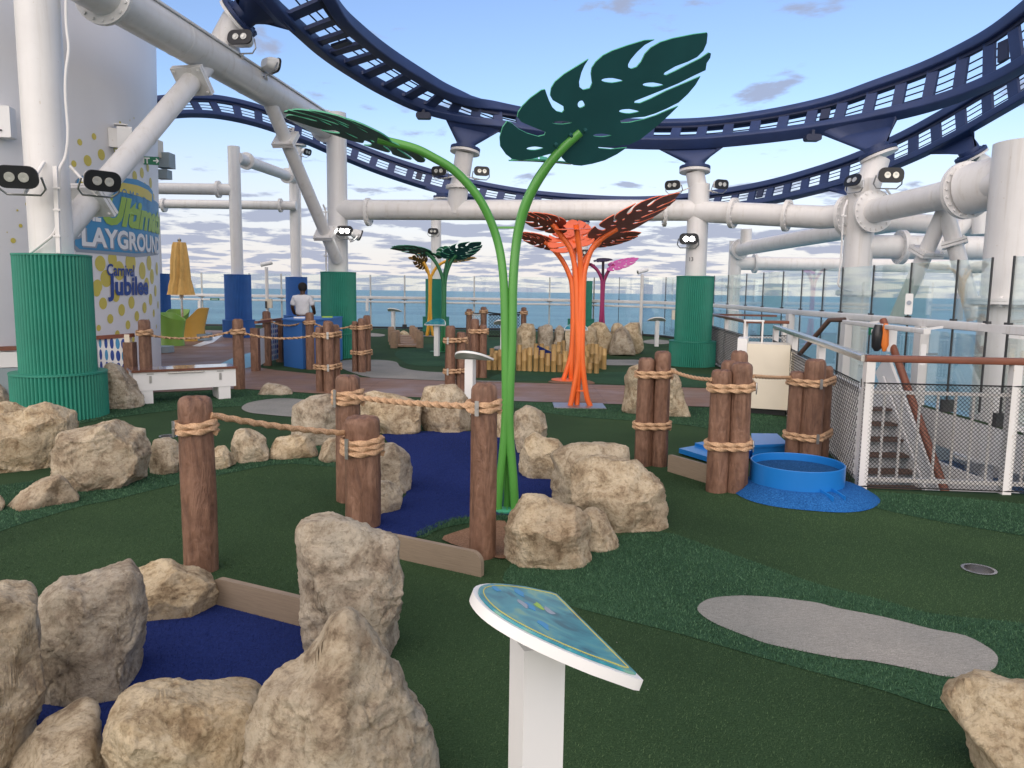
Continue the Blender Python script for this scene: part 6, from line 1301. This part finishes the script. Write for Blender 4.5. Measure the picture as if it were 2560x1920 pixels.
q = G(1092, 890); lectern('white sign stand with blue plate beside the far green sculpture', q.x, q.y, -14, 'sign', 24, 0.85)
q = D(983, 780, 29); lectern('far white sign stand behind the small log bridge', q.x, q.y, 158, 'sign', 20, 0.86, False, 0.6)
q = G(1641, 866); lectern('far white sign stand left of the numbered green-clad column', q.x, q.y, 180, 'sign', 20, 0.84, False, 0.58)
q = D(1258, 806, 19.7); lectern('white sign stand mostly hidden behind the bright green stems', q.x, q.y, 170, 'sign', 20, 0.85)
q = D(1441, 815, 18.0); lectern('white sign stand with blue plate behind the orange stems', q.x, q.y, -10, 'sign', 24, 0.84)

# ------------------------------------------------------------------ bamboo border, bridge
def culm(parent, x, y, r, h, rn):
    k = rn.uniform(0.3, 0.7)*h; prof = [(r, 0), (r*0.97, k-0.012), (r*1.05, k-0.004), (r*1.05, k+0.004), (r*0.97, k+0.012), (r*0.98, h), (r*0.80, h), (r*0.78, h-0.02), (0.002, h-0.02)]
    MB().lathe(prof, (x, y, 0), 14, caps=False).build('bamboo_culm', M['bamboo'], parent)
bb = D(1330, 930, 15.8); bb.z = 0; t = thing('bamboo_border', bb, 'low curving border of upright bamboo culms in front of the far boulders', 'bamboo border'); rn = random.Random(5)
front = [(66, 1392), (95, 1362), (155, 1338), (213, 1303), (270, 1330), (340, 1290), (405, 1330), (460, 1303), (520, 1280), (583, 1283), (645, 1310), (705, 1340), (768, 1298), (830, 1343), (885, 1318), (945, 1350), (1010, 1345), (1085, 1367), (1140, 1437), (1210, 1390)]
for x, y in front:
    u = 1200+x*Z4; dd_ = 16.2-0.5*(x/1250); pz = D(u, 560+y*Z4, dd_); culm(t, pz.x, pz.y, 0.056, max(0.2, pz.z), rn)
for x, y, dd_ in ((125, 1290, 17.0), (170, 1315, 16.8), (410, 1252, 17.6), (475, 1290, 17.2), (580, 1240, 17.8), (640, 1240, 17.8), (695, 1268, 17.6), (765, 1248, 17.8), (820, 1222, 18.0), (868, 1207, 18.2), (815, 1258, 17.4), (1070, 1260, 18.0), (1100, 1262, 17.8), (1125, 1245, 18.0), (1170, 1240, 17.6), (1210, 1245, 17.2), (1250, 1272, 16.8), (1290, 1290, 16.6), (1215, 1345, 16.3), (1110, 1320, 16.8), (1155, 1390, 16.4)):
    pz = D(1200+x*Z4, 560+y*Z4, dd_); culm(t, pz.x, pz.y, 0.054, max(0.2, pz.z), rn)
a = G(1350, 905); o_ = MB().box((D(1362, 880, 17.0).x, 17.0, 0.30), (0.42, 0.3, 0.16), Matrix.Rotation(R(25), 3, 'Y')).build('golf_ramp', M['blue_carpet'], origin=(D(1362, 880, 17.0).x, 17.0, 0)); tag(o_, 'small dark blue ramp inside the bamboo border', 'ramp')
bb = G(1018, 868); t = thing('log_bridge', bb, 'small tan trough bridge with stubby log sides on the far green', 'bridge')
for sx, us in ((-1, ((985, 866), (981, 858), (992, 862), (978, 850))), (1, ((1050, 866), (1043, 860), (1037, 852), (1031, 846)))):
    for i, (u, v) in enumerate(us):
        g_ = G(u, v+4); r_ = 0.10; MB().lathe([(r_, 0), (r_*1.04, 0.2), (r_, 0.42), (r_*0.8, 0.47), (0.01, 0.475)], (g_.x, g_.y, 0), 14, caps=False).build('side_log', M['jean'], t)
for i in range(6):
    g_ = G(1018, 868-i*3.5); MB().bar((g_.x-0.38, g_.y, 0.05+0.015*i), (g_.x+0.38, g_.y, 0.05+0.015*i), 0.5, 0.05).build('floor_log', M['jean'], t)

# ------------------------------------------------------------------ bench
ba = G(365, 1011); bb_ = G(566, 998); dv = (bb_-ba).normalized(); nv = Vector((-dv.y, dv.x, 0)); ln = 1.28; ce = (ba+bb_)/2+nv*0.22
Mx = Matrix((dv, nv, Vector((0, 0, 1)))).transposed(); t = thing('storage_bench', (ce.x, ce.y, 0), 'white storage bench with glossy brown lid in front of the tower', 'bench')
wl = (D(611, 960, bb_.y)-D(343, 970, ba.y)).length*1.0
MB().box(ce+Vector((0, 0, 0.325)), (wl*0.97, 0.42, 0.265), Mx).build('box', M['white2'], t)
MB().box(ce+Vector((0, 0, 0.475)), (wl, 0.48, 0.035), Mx).build('lid', plain('brown_lid', (0.16, 0.07, 0.05), 0.16, 0.1, 5, coat=0.6), t)
for s_ in (-1, 1):
    lg = MB().box(ce+dv*s_*wl*0.37+Vector((0, 0, 0.097)), (0.17, 0.40, 0.190), Mx).build('leg', M['white2'], t)
    la = MB().box(ce+dv*s_*wl*0.33-nv*0.215+Vector((0, 0, 0.35)), (0.03, 0.012, 0.10), Mx).box(ce+dv*s_*wl*0.33-nv*0.215+Vector((0, 0, 0.43)), (0.09, 0.01, 0.012), Mx).build('latch', M['steel_d'], t)
MB().tube([ce-dv*0.25-nv*0.235+Vector((0, 0, 0.435)), ce+dv*0.25-nv*0.235+Vector((0, 0, 0.435))], 0.008, 8).build('handle', M['steel'], t)

# railings with dotted panels by the tower and at the gate
def dotted(parent, a, b, z0, z1, cols, rows, rx, rz):
    a = Vector(a); b = Vector(b); d = (b-a); ln = d.length; d.normalize(); nv = Vector((d.y, -d.x, 0))
    if nv.y > 0: nv = -nv
    MB().bar(a+Vector((0, 0, (z0+z1)/2)), b+Vector((0, 0, (z0+z1)/2)), 0.012, z1-z0).build('panel', M['white2'], parent, smooth=0)
    Mr = Matrix((d, Vector((0, 0, 1)), nv)).transposed()
    for i in range(cols):
        for j in range(rows):
            p = a+d*ln*(i+0.5)/cols+Vector((0, 0, z0+(z1-z0)*(j+0.5)/rows))+nv*0.008; k = 0.55+0.45*i/max(1, cols-1)
            MB().prism([(rx*k*math.cos(q), rz*math.sin(q)) for q in [2*math.pi*n_/14 for n_ in range(14)]], Matrix.Translation(p) @ Mr.to_4x4(), 0.004).build('printed_dot', M['print_navy' if (i+j) % 3 else 'print_blue'], parent)
a = D(245, 870, 12.2); b = D(318, 870, 11.9); a.z = b.z = 0; t = thing('gate_railing', a, 'white railing with blue dots and brown rail between the tower and the bench', 'railing', 'railings with dotted panels')
dotted(t, a, b, 0.10, 0.86, 5, 4, 0.055, 0.085); MB().bar(D(200, 847, 12.3), D(331, 838, 11.9), 0.09, 0.06).build('hand_rail', M['teak'], t); pz = D(325, 880, 11.9); MB().box((pz.x, pz.y, 0.40), (0.15, 0.15, 0.80)).build('post', M['log'], t); MB().box((pz.x-0.02, pz.y, 0.86), (0.08, 0.08, 0.12)).build('post_cap', M['cream'], t)
a = D(-40, 870, 10.6); b = D(60, 865, 11.2); t = thing('low_wall', (a.x, a.y, 0), 'grey-blue low wall with white band and brown rail at the left edge', 'wall'); a.z = b.z = 0
MB().bar(a+Vector((-0.6, 0, 0.24)), b+Vector((0.5, 0, 0.24)), 0.06, 0.48).build('panel', M['grey_wall'], t); MB().bar(a+Vector((-0.6, 0, 0.60)), b+Vector((0.5, 0, 0.60)), 0.07, 0.22).build('band', M['white2'], t); MB().bar(a+Vector((-0.6, 0, 0.76)), b+Vector((0.5, 0, 0.76)), 0.10, 0.06).build('hand_rail', M['teak'], t)
t = thing('gate_railing', D(636, 880, 16), 'open gate with brown posts and white dotted panels beside the blue counter', 'railing', 'railings with dotted panels')
for u, d, vt, wv in ((638, 15.3, 820, 0.15), (699, 17.2, 800, 0.14)):
    pz = D(u, 850, d); h = D(u, vt, d).z; MB().box((pz.x, pz.y, h/2), (wv, wv, h)).build('post', M['log'], t)
a = D(649, 870, 15.6); b = D(661, 870, 16.2); a.z = b.z = 0; dotted(t, a, b, 0.08, 0.82, 3, 7, 0.06, 0.045); a = D(677, 870, 16.6); b = D(695, 870, 17.1); a.z = b.z = 0; dotted(t, a, b, 0.08, 0.88, 4, 7, 0.045, 0.045)
MB().bar(D(640, 806, 15.3), D(704, 797, 17.4), 0.07, 0.05).build('hand_rail', M['teak'], t)

# ------------------------------------------------------------------ blue counter and the man behind it
ca = G(710, 915); cb = G(757, 923); cc_ = D(832, 910, 17.0); 
t = thing('service_counter', ((ca.x+cb.x)/2, ca.y, 0), 'blue box counter with small things on top in front of the man', 'counter')
zt = 0.98
quad = [Vector((ca.x, ca.y, 0)), Vector((cb.x, cb.y, 0)), Vector((cc_.x, 16.7, 0)), Vector((cc_.x, 18.0, 0)), Vector((ca.x-0.05, 17.9, 0))]
vs = quad+[q_+Vector((0, 0, zt)) for q_ in quad]; n5 = len(quad); MB().add(vs, [tuple(range(n5-1, -1, -1)), tuple(range(n5, 2*n5))]+[(i, (i+1) % n5, n5+(i+1) % n5, n5+i) for i in range(n5)]).build('body', M['blue_box'], t, smooth=20)
top_ = [q_+(q_-Vector((sum(z_.x for z_ in quad)/5, sum(z_.y for z_ in quad)/5, 0))).normalized()*0.03 for q_ in quad]; vs = [q_+Vector((0, 0, zt+0.001)) for q_ in top_]+[q_+Vector((0, 0, zt+0.03)) for q_ in top_]
MB().add(vs, [tuple(range(n5-1, -1, -1)), tuple(range(n5, 2*n5))]+[(i, (i+1) % n5, n5+(i+1) % n5, n5+i) for i in range(n5)]).build('top', M['blue_box'], t, smooth=20)
for u, d, mt_, lab in ((748, 16.6, 'print_white', 'white score cards lying on the blue counter'), (818, 17.2, 'print_green', 'small green tray lying on the blue counter')):
    pz = D(u, 790, d); o_ = MB().prism(rounded(0.24, 0.16, 0.03), Matrix.Translation((pz.x, pz.y, zt+0.045)) @ Matrix.Rotation(0.3, 4, 'Z'), 0.028).build('counter_tray', M[mt_], origin=(pz.x, pz.y, zt+0.03), smooth=30); tag(o_, lab, 'tray')
def person():
    d = 18.6; c = D(757, 800, d); x, y = c.x, c.y
    t = thing('person', (x, y, 0), 'man seen from behind in white polo shirt and dark trousers at the counter', 'person')
    def skin(name, nodes, edges, mat, sub=2):
        me = bpy.data.meshes.new(name); me.from_pydata([Vector(n_[0]) for n_ in nodes], edges, []); o = bpy.data.objects.new(name, me); link(o); o.parent = t; ORG[o.name] = Vector((x, y, 0))
        mo = o.modifiers.new('skin', 'SKIN'); mo.use_smooth_shade = True
        for i, n_ in enumerate(nodes): me.skin_vertices[0].data[i].radius = n_[1] if isinstance(n_[1], tuple) else (n_[1], n_[1])
        me.skin_vertices[0].data[0].use_root = True
        s = o.modifiers.new('sub', 'SUBSURF'); s.levels = sub; s.render_levels = sub; me.materials.append(M[mat]); return o
    body = [((0, 0, 0.94), (0.15, 0.11)), ((0, 0, 1.12), (0.14, 0.10)), ((0, 0, 1.32), (0.16, 0.10)), ((0, 0.01, 1.44), (0.13, 0.08)), ((0, 0.02, 1.50), 0.055), ((0, 0.035, 1.56), 0.065), ((0, 0.05, 1.64), (0.082, 0.098)), ((0, 0.045, 1.73), 0.06),
            ((-0.17, 0, 1.42), 0.06), ((-0.25, -0.01, 1.20), 0.048), ((-0.24, 0.15, 1.03), 0.038), ((-0.17, 0.27, 1.04), 0.03), ((0.17, 0, 1.42), 0.06), ((0.26, -0.01, 1.20), 0.048), ((0.25, 0.15, 1.04), 0.038), ((0.17, 0.27, 1.06), 0.03),
            ((-0.09, 0, 0.86), 0.09), ((-0.10, 0.0, 0.48), 0.06), ((-0.10, -0.02, 0.08), 0.045), ((-0.11, 0.12, 0.035), 0.035), ((0.09, 0, 0.86), 0.09), ((0.10, 0.0, 0.48), 0.06), ((0.10, -0.02, 0.08), 0.045), ((0.11, 0.12, 0.035), 0.035)]
    skin('body', body, [(0, 1), (1, 2), (2, 3), (3, 4), (4, 5), (5, 6), (6, 7), (3, 8), (8, 9), (9, 10), (10, 11), (3, 12), (12, 13), (13, 14), (14, 15), (0, 16), (16, 17), (17, 18), (18, 19), (0, 20), (20, 21), (21, 22), (22, 23)], 'skin')
    skin('shirt', [((0, 0, 0.97), (0.19, 0.14)), ((0, 0, 1.12), (0.18, 0.135)), ((0, 0, 1.30), (0.20, 0.135)), ((0, 0.01, 1.43), (0.16, 0.11)), ((0, 0.02, 1.50), 0.07), ((-0.18, 0, 1.41), 0.085), ((-0.245, -0.01, 1.22), 0.075), ((0.18, 0, 1.41), 0.085), ((0.255, -0.01, 1.22), 0.075)], [(0, 1), (1, 2), (2, 3), (3, 4), (3, 5), (5, 6), (3, 7), (7, 8)], 'shirt')
    skin('trousers', [((0, 0, 0.97), (0.175, 0.13)), ((-0.09, 0, 0.84), 0.105), ((-0.10, 0, 0.46), 0.078), ((-0.10, -0.02, 0.09), 0.065), ((0.09, 0, 0.84), 0.105), ((0.10, 0, 0.46), 0.078), ((0.10, -0.02, 0.09), 0.065)], [(0, 1), (1, 2), (2, 3), (0, 4), (4, 5), (5, 6)], 'trousers')
    MB().lathe([(0.075, 1.59), (0.100, 1.64), (0.104, 1.70), (0.085, 1.755), (0.045, 1.785), (0.005, 1.792)], (x, y+0.035, 0), 18, caps=False, fn=lambda a, i: 1.0+0.04*math.cos(a*2)).build('hair', M['hair'], t)
person()

# ------------------------------------------------------------------ parasol and tub chairs
pc = G(458, 850); t = thing('parasol', pc, 'closed yellow parasol on a steel pole in a white base', 'parasol')
d = pc.y; zt = lambda v: D(458, v, d).z
fold = lambda a, i: 1+0.16*math.cos(8*a+0.6*i)+0.06*math.cos(13*a+i)
MB().lathe([(0.16, zt(606)), (0.19, zt(615)), (0.235, zt(650)), (0.26, zt(692)), (0.255, zt(696)), (0.30, zt(715)), (0.345, zt(737)), (0.31, zt(736)), (0.12, zt(720))], (pc.x, pc.y, 0), 64, fn=fold).build('canopy', M['yellow_cloth'], t, smooth=70)
MB().tube([(pc.x, pc.y, 0.1), (pc.x, pc.y, zt(604))], 0.036, 14).build('pole', M['steel'], t); MB().lathe([(0.06, zt(746)), (0.06, zt(736))], (pc.x, pc.y, 0), 12).build('hub', M['white'], t)
MB().lathe([(0.03, zt(606)), (0.055, zt(602)), (0.06, zt(599)), (0.03, zt(597)), (0.01, zt(594))], (pc.x, pc.y, 0), 12, caps=False).build('finial', M['steel'], t)
MB().prism(rounded(1.25, 0.85, 0.3), Matrix.Translation((pc.x+0.25, pc.y-0.1, 0.12)), 0.2).build('base', M['grey_wall'], t, smooth=30); MB().lathe([(0.07, 0.2), (0.07, 0.36)], (pc.x, pc.y, 0), 14).build('socket', M['steel_d'], t)
def tub(label, u, d, yaw, mat, r=0.36, h0=0.45, h1=0.90):
    c = D(u, 800, d); t = thing('tub_chair', (c.x, c.y, 0), label, 'chair', 'tub chairs by the parasol'); n = 40; vs = []; fs = []
    for i in range(n):
        a = 2*math.pi*i/n; k = 0.5+0.5*math.cos(a); top = h0+(h1-h0)*min(1, (k*1.35))**1.2; b = a+R(yaw)
        for rr, z in ((r*0.86, 0.008), (r*0.80, top*0.4), (r*(0.98+0.16*k), top), (r*(0.98+0.16*k)-0.035, top), (r*0.74, 0.42)): vs.append((c.x+rr*math.cos(b), c.y+rr*math.sin(b), z))
    for i in range(n):
        j = (i+1) % n
        for q_ in range(4): fs.append((i*5+q_, j*5+q_, j*5+q_+1, i*5+q_+1))
    MB().add(vs, fs).build('shell', M[mat], t, smooth=50); MB().lathe([(0.001, 0.43), (r*0.74, 0.42)], (c.x, c.y, 0), 28, caps=False).build('seat', M[mat], t); return t
tub('light green plastic tub chair in front of the parasol pole', 430, 21.4, 175, 'green_plastic', 0.36, 0.70, 0.92); tub('light green plastic tub chair behind the nearer green one', 441, 24.2, 80, 'green_plastic', 0.37, 0.6, 0.92)
tub('yellow plastic tub chair right of the parasol pole', 482, 23.4, 15, 'yellow_plastic', 0.42, 0.42, 1.0); tub('yellow plastic tub chair seat peeking out at the tower edge', 408, 23.2, 190, 'yellow_plastic', 0.34, 0.6, 0.85)
pz = G(412, 882); t = thing('parasol_weight', pz, 'low grey parasol weight beside the tower base', 'parasol weight'); MB().prism(rounded(0.7, 0.5, 0.2), Matrix.Translation((pz.x-0.15, pz.y, 0.09)), 0.15).build('foot', M['grey_wall'], t); MB().lathe([(0.06, 0.16), (0.06, 0.24)], (pz.x-0.2, pz.y, 0), 14).build('socket', M['steel_d'], t)

# ------------------------------------------------------------------ blue tub, mound, chute, ramp
tcx = D(1993, 1160, 6.45); tc_ = Vector((tcx.x, 6.45, 0)); t = thing('ball_tub', tc_, 'round bright blue ball tub on a speckled blue mound', 'golf obstacle')
tr_ = 0.385; prof = [(0.57, 0.006), (0.545, 0.025), (0.48, 0.065), (0.42, 0.09), (0.385, 0.10), (0.05, 0.10)]
MB().lathe(prof, (tc_.x+0.04, tc_.y-0.07, 0), 56, caps=False, fn=lambda a, i: 1+0.05*math.cos(2*a+0.5)+0.02*math.cos(5*a)).build('mound', M['blue_rubber'], t, smooth=60)
MB().lathe([(tr_, 0.06), (tr_, 0.262), (tr_-0.004, 0.266), (tr_-0.010, 0.266), (tr_-0.014, 0.262), (tr_-0.014, 0.10)], tc_, 64, caps=False).build('wall', M['blue_paint'], t)
MB().lathe([(tr_-0.012, 0.20), (0.20, 0.185), (0.06, 0.17), (0.005, 0.17)], tc_, 48, caps=False).build('filling', M['blue_dark_rubber'], t)
ch = MB(); c0 = Vector((D(2068, 1245, 6.05).x, 6.10, 0.085)); c1 = Vector((D(2094, 1268, 5.95).x, 5.93, 0.060)); d_ = (c1-c0).normalized(); sx_ = d_.cross(Vector((0, 0, 1))).normalized()
ch.bar(c0, c1, 0.10, 0.012); ch.bar(c0+sx_*0.055+Vector((0, 0, 0.02)), c1+sx_*0.055+Vector((0, 0, 0.02)), 0.01, 0.05); ch.bar(c0-sx_*0.055+Vector((0, 0, 0.02)), c1-sx_*0.055+Vector((0, 0, 0.02)), 0.01, 0.05); ch.build('chute', M['blue_paint'], t)
ra = G(1700, 1132); rb = G(1800, 1150); t = thing('blue_ramp', ra, 'flat blue ramp panels behind the edging board beside the four-log bundle', 'golf obstacle', None)
A0, B0, C0, D0 = G(1697, 1137), G(1796, 1168), G(1880, 1150), G(1782, 1122)
def slab(pts, z0, z1): 
    n_ = len(pts); return MB().add([Vector((p.x, p.y, z0)) for p in pts]+[Vector((p.x, p.y, z1)) for p in pts], [tuple(range(n_-1, -1, -1)), tuple(range(n_, 2*n_))]+[(i, (i+1) % n_, n_+(i+1) % n_, n_+i) for i in range(n_)])
mid1 = A0.lerp(D0, 0.45); mid2 = B0.lerp(C0, 0.45)
slab([A0, B0, mid2, mid1], 0.02, 0.07).build('lower_panel', M['blue_paint'], t, smooth=20); slab([mid1, mid2, C0, D0], 0.02, 0.10).build('upper_panel', M['blue_paint'], t, smooth=20)
a = G(1880, 1150); t = thing('blue_ramp', a, 'raised blue box lid just behind the rim of the round tub', 'golf obstacle')
p0, p1, p2, p3 = D(1882, 1123, 7.5), D(1966, 1112, 7.6), D(1940, 1099, 8.1), D(1880, 1106, 8.1)
zz_ = 0.20; slab([p0, p1, p2, p3], 0.02, zz_-0.03).build('box', M['blue_paint'], t, smooth=20)
cen = (p0+p1+p2+p3)/4; slab([cen+(q_-cen)*1.08 for q_ in (p0, p1, p2, p3)], zz_-0.028, zz_).build('lid', M['blue_paint'], t, smooth=20)

# ------------------------------------------------------------------ floodlights
def flood(label, u, v, d, face, lit_=False, w=0.46, arm=None):
    c = D(u, v, d); t = thing('floodlight', c, label, 'floodlight', 'floodlights on the coaster frame'); f = Vector(face).normalized(); Mx = rot_to(f); h = w*0.58; T_ = Matrix.Translation(c) @ Mx.to_4x4()
    vs = []; fs = []; secs = ((1.0, 0.0), (0.98, -0.10), (0.86, -0.30), (0.62, -0.44)); n = 24
    for k, z in secs:
        vs += [T_ @ Vector((x*k, y*k, z*w)) for x, y in rounded(w*0.92, h*0.9, h*0.36, 5)]
    for i in range(3):
        for k in range(n): fs.append((i*n+k, (i+1)*n+k, (i+1)*n+(k+1) % n, i*n+(k+1) % n))
    fs.append(tuple(range(n))); fs.append(tuple(3*n+k for k in range(n-1, -1, -1))); MB().add(vs, fs).build('housing', M['white2'], t)
    MB().prism(rounded(w, h, h*0.40, 6), T_ @ Matrix.Translation((0, 0, 0.018)), 0.03).build('bezel', M['black'], t, smooth=30)
    for s_ in (-1, 1):
        MB().lathe([(w*0.125, 0.0335), (w*0.125, 0.045), (w*0.10, 0.046), (0.002, 0.040)], T_ @ Vector((s_*w*0.165, 0, 0)), 20, Mx, caps=False).build('lens', M['lit' if lit_ else 'lens'], t)
    yk = [Vector((w*0.52, 0, -w*0.10)), Vector((w*0.56, -h*0.55, -w*0.2)), Vector((w*0.40, -h*0.85, -w*0.28)), Vector((-w*0.40, -h*0.85, -w*0.28)), Vector((-w*0.56, -h*0.55, -w*0.2)), Vector((-w*0.52, 0, -w*0.10))]
    MB().tube([T_ @ p_ for p_ in yk], w*0.03, 6).build('yoke', M['steel_d'], t)
    if arm is not None: 
        e = Vector(arm); s0 = T_ @ Vector((0, -h*0.85, -w*0.28)); MB().tube([s0, s0.lerp(e, 0.6), e], w*0.045, 8).build('arm', M['white'], t)
    return t
FL = [
 ('near floodlight at the left edge in front of the thick column', 44, 442, 9.0, (0.25, -1, -0.25), False, 0.44, D(110, 405, 9.5)),
 ('near floodlight on the right of the thick column facing right', 255, 452, 9.5, (0.85, -0.75, -0.30), False, 0.42, D(175, 415, 9.6)),
 ('floodlight on top of the pipe beam under the elbow stanchion', 601, 94, 13.6, (-0.15, -1, 0.25), False, 0.44, onAB(598)),
 ('floodlight on the pipe beam turned away showing its grey back', 685, 165, 14.6, (0.75, 0.7, -0.15), False, 0.44, onAB(672)),
 ('small far floodlight high on the slim blue-clad column', 768, 380, 29.4, (0.9, -0.4, -0.3), False, 0.42, D(744, 383, 29.8)),
 ('floodlight left of the short stanchion half hidden by the green stem', 1098, 427, 17.9, (-0.35, -1, -0.15), False, 0.36, D(1140, 440, 18.0)),
 ('floodlight right of the short stanchion above the level beam', 1204, 428, 17.9, (0.30, -1, -0.05), False, 0.36, D(1160, 440, 18.0)),
 ('lit floodlight on the green-clad middle column', 862, 577, 18.2, (-0.05, -1, -0.12), True, 0.40, D(846, 575, 18.5)),
 ('unlit floodlight facing away beside the lit one on the middle column', 898, 588, 18.3, (0.9, 0.35, -0.35), False, 0.42, D(856, 580, 18.5)),
 ('small far floodlight on the column behind the yellow sculpture', 1083, 578, 30.1, (-0.05, -1, -0.05), False, 0.40, D(1090, 590, 30.3)),
 ('floodlight on the left of the numbered column neck', 1682, 463, 17.4, (-0.75, -1, -0.1), False, 0.36, D(1722, 470, 17.6)),
 ('floodlight on the right of the numbered column neck', 1803, 461, 17.4, (0.45, -1, -0.05), False, 0.36, D(1752, 470, 17.6)),
 ('lit floodlight on the numbered green-clad column', 1722, 597, 17.3, (-0.1, -1, -0.12), True, 0.42, D(1740, 590, 17.6)),
 ('floodlight left of the pipe junction turned sideways', 2133, 452, 15.3, (-0.9, -0.35, 0.35), False, 0.40, D(2145, 500, 15.5)),
 ('floodlight right of the pipe junction facing the viewer', 2227, 438, 14.9, (0.0, -1, -0.05), False, 0.48, D(2228, 490, 15.2)),
 ('dark far floodlight seen between the orange stems', 1464, 632, 29.6, (0.4, -1, 0.0), False, 0.42, D(1456, 645, 30.0)),
]
for f_ in FL: flood(*f_)
def cctv(label, u, d, vtop, vb, dirx):
    p = D(u, vtop, d); t = thing('camera_pole', (p.x, p.y, 0), label, 'security camera', 'security cameras on poles'); MB().tube([(p.x, p.y, 0.0), (p.x, p.y, p.z)], 0.06, 12).build('pole', M['white'], t)
    h = Vector((p.x, p.y, p.z+0.06)); dv_ = Vector((dirx, -0.3, -0.25)).normalized(); cm = MB().lathe([(0.07, -0.22), (0.08, -0.18), (0.08, 0.16), (0.09, 0.20), (0.07, 0.21)], h+Vector((0, 0, 0.07)), 14, rot_to(dv_)).build('camera', M['white2'], t)
    MB().lathe([(0.05, 0.211), (0.002, 0.214)], h+Vector((0, 0, 0.07)), 12, rot_to(dv_), caps=False).build('lens', M['black'], cm); return t, p
tq, pq = cctv('security camera on a white pole left of the man', 666, 28.5, 668, 780, -1.0); MB().box((pq.x+0.1, pq.y-0.12, 1.05), (0.24, 0.12, 0.34)).build('junction_box', M['cream'], tq); MB().box((pq.x+0.02, pq.y-0.2, 1.0), (0.06, 0.05, 0.26)).build('handset', M['dark'], tq)
cctv('security camera on a white pole right of the magenta sculpture', 1606, 28.6, 686, 835, -0.8)
p = D(537, 748, 31.6); t = thing('exit_sign', p, 'tiny green sign hanging on the far glass rail', 'sign'); MB().box(p, (0.38, 0.02, 0.09)).build('plate', M['green_sign'], t); MB().box(p+Vector((0.0, -0.012, 0)), (0.26, 0.004, 0.02)).build('symbol', M['print_white'], t)
p = D(1684, 787, 25.5); t = thing('wall_lamp', p, 'small beige box on the glass rail left of the numbered column', 'lamp'); MB().prism(rounded(0.11, 0.32, 0.02), Matrix.Translation(p) @ rot_to((0, -1, 0)).to_4x4(), 0.1).build('case', M['cream'], t); MB().bar(p+Vector((0, 0, 0.1)), p+Vector((0.2, 0.3, 0.1)), 0.03).build('arm', M['steel_d'], t)
for u in (918, 499): 
    p = D(u, 765, 31.5); t = thing('wall_lamp', p, 'small pale box on a post of the far glass left of the yellow sculpture' if u == 918 else 'small pale box on a post of the far glass beside the parasol', 'lamp'); MB().prism(rounded(0.11, 0.42, 0.02), Matrix.Translation(p) @ rot_to((0, -1, 0)).to_4x4(), 0.1).build('case', M['white2'], t); MB().box(p+Vector((0, 0.08, 0.26)), (0.1, 0.1, 0.08)).build('bracket', M['white'], t)

# lint and crumbs on the turf
rn = random.Random(9); mb = MB()
for i in range(18):
    g_ = G(rn.uniform(350, 2500), rn.uniform(1150, 1900)); a = rn.uniform(0, 3.1); k = rn.uniform(0.001, 0.003)
    mb.add([(g_.x, g_.y, 0.012), (g_.x+k*math.cos(a), g_.y+k*math.sin(a), 0.013), (g_.x+k*0.5*math.cos(a+1.2), g_.y+k*0.5*math.sin(a+1.2), 0.016), (g_.x+k*0.4, g_.y, 0.011)], [(0, 1, 2), (0, 2, 3), (1, 3, 2), (0, 3, 1)])
o_ = mb.build('lint_debris', M['print_white'], smooth=0, kind='stuff'); tag(o_, 'scattered white lint on the turf', 'debris')
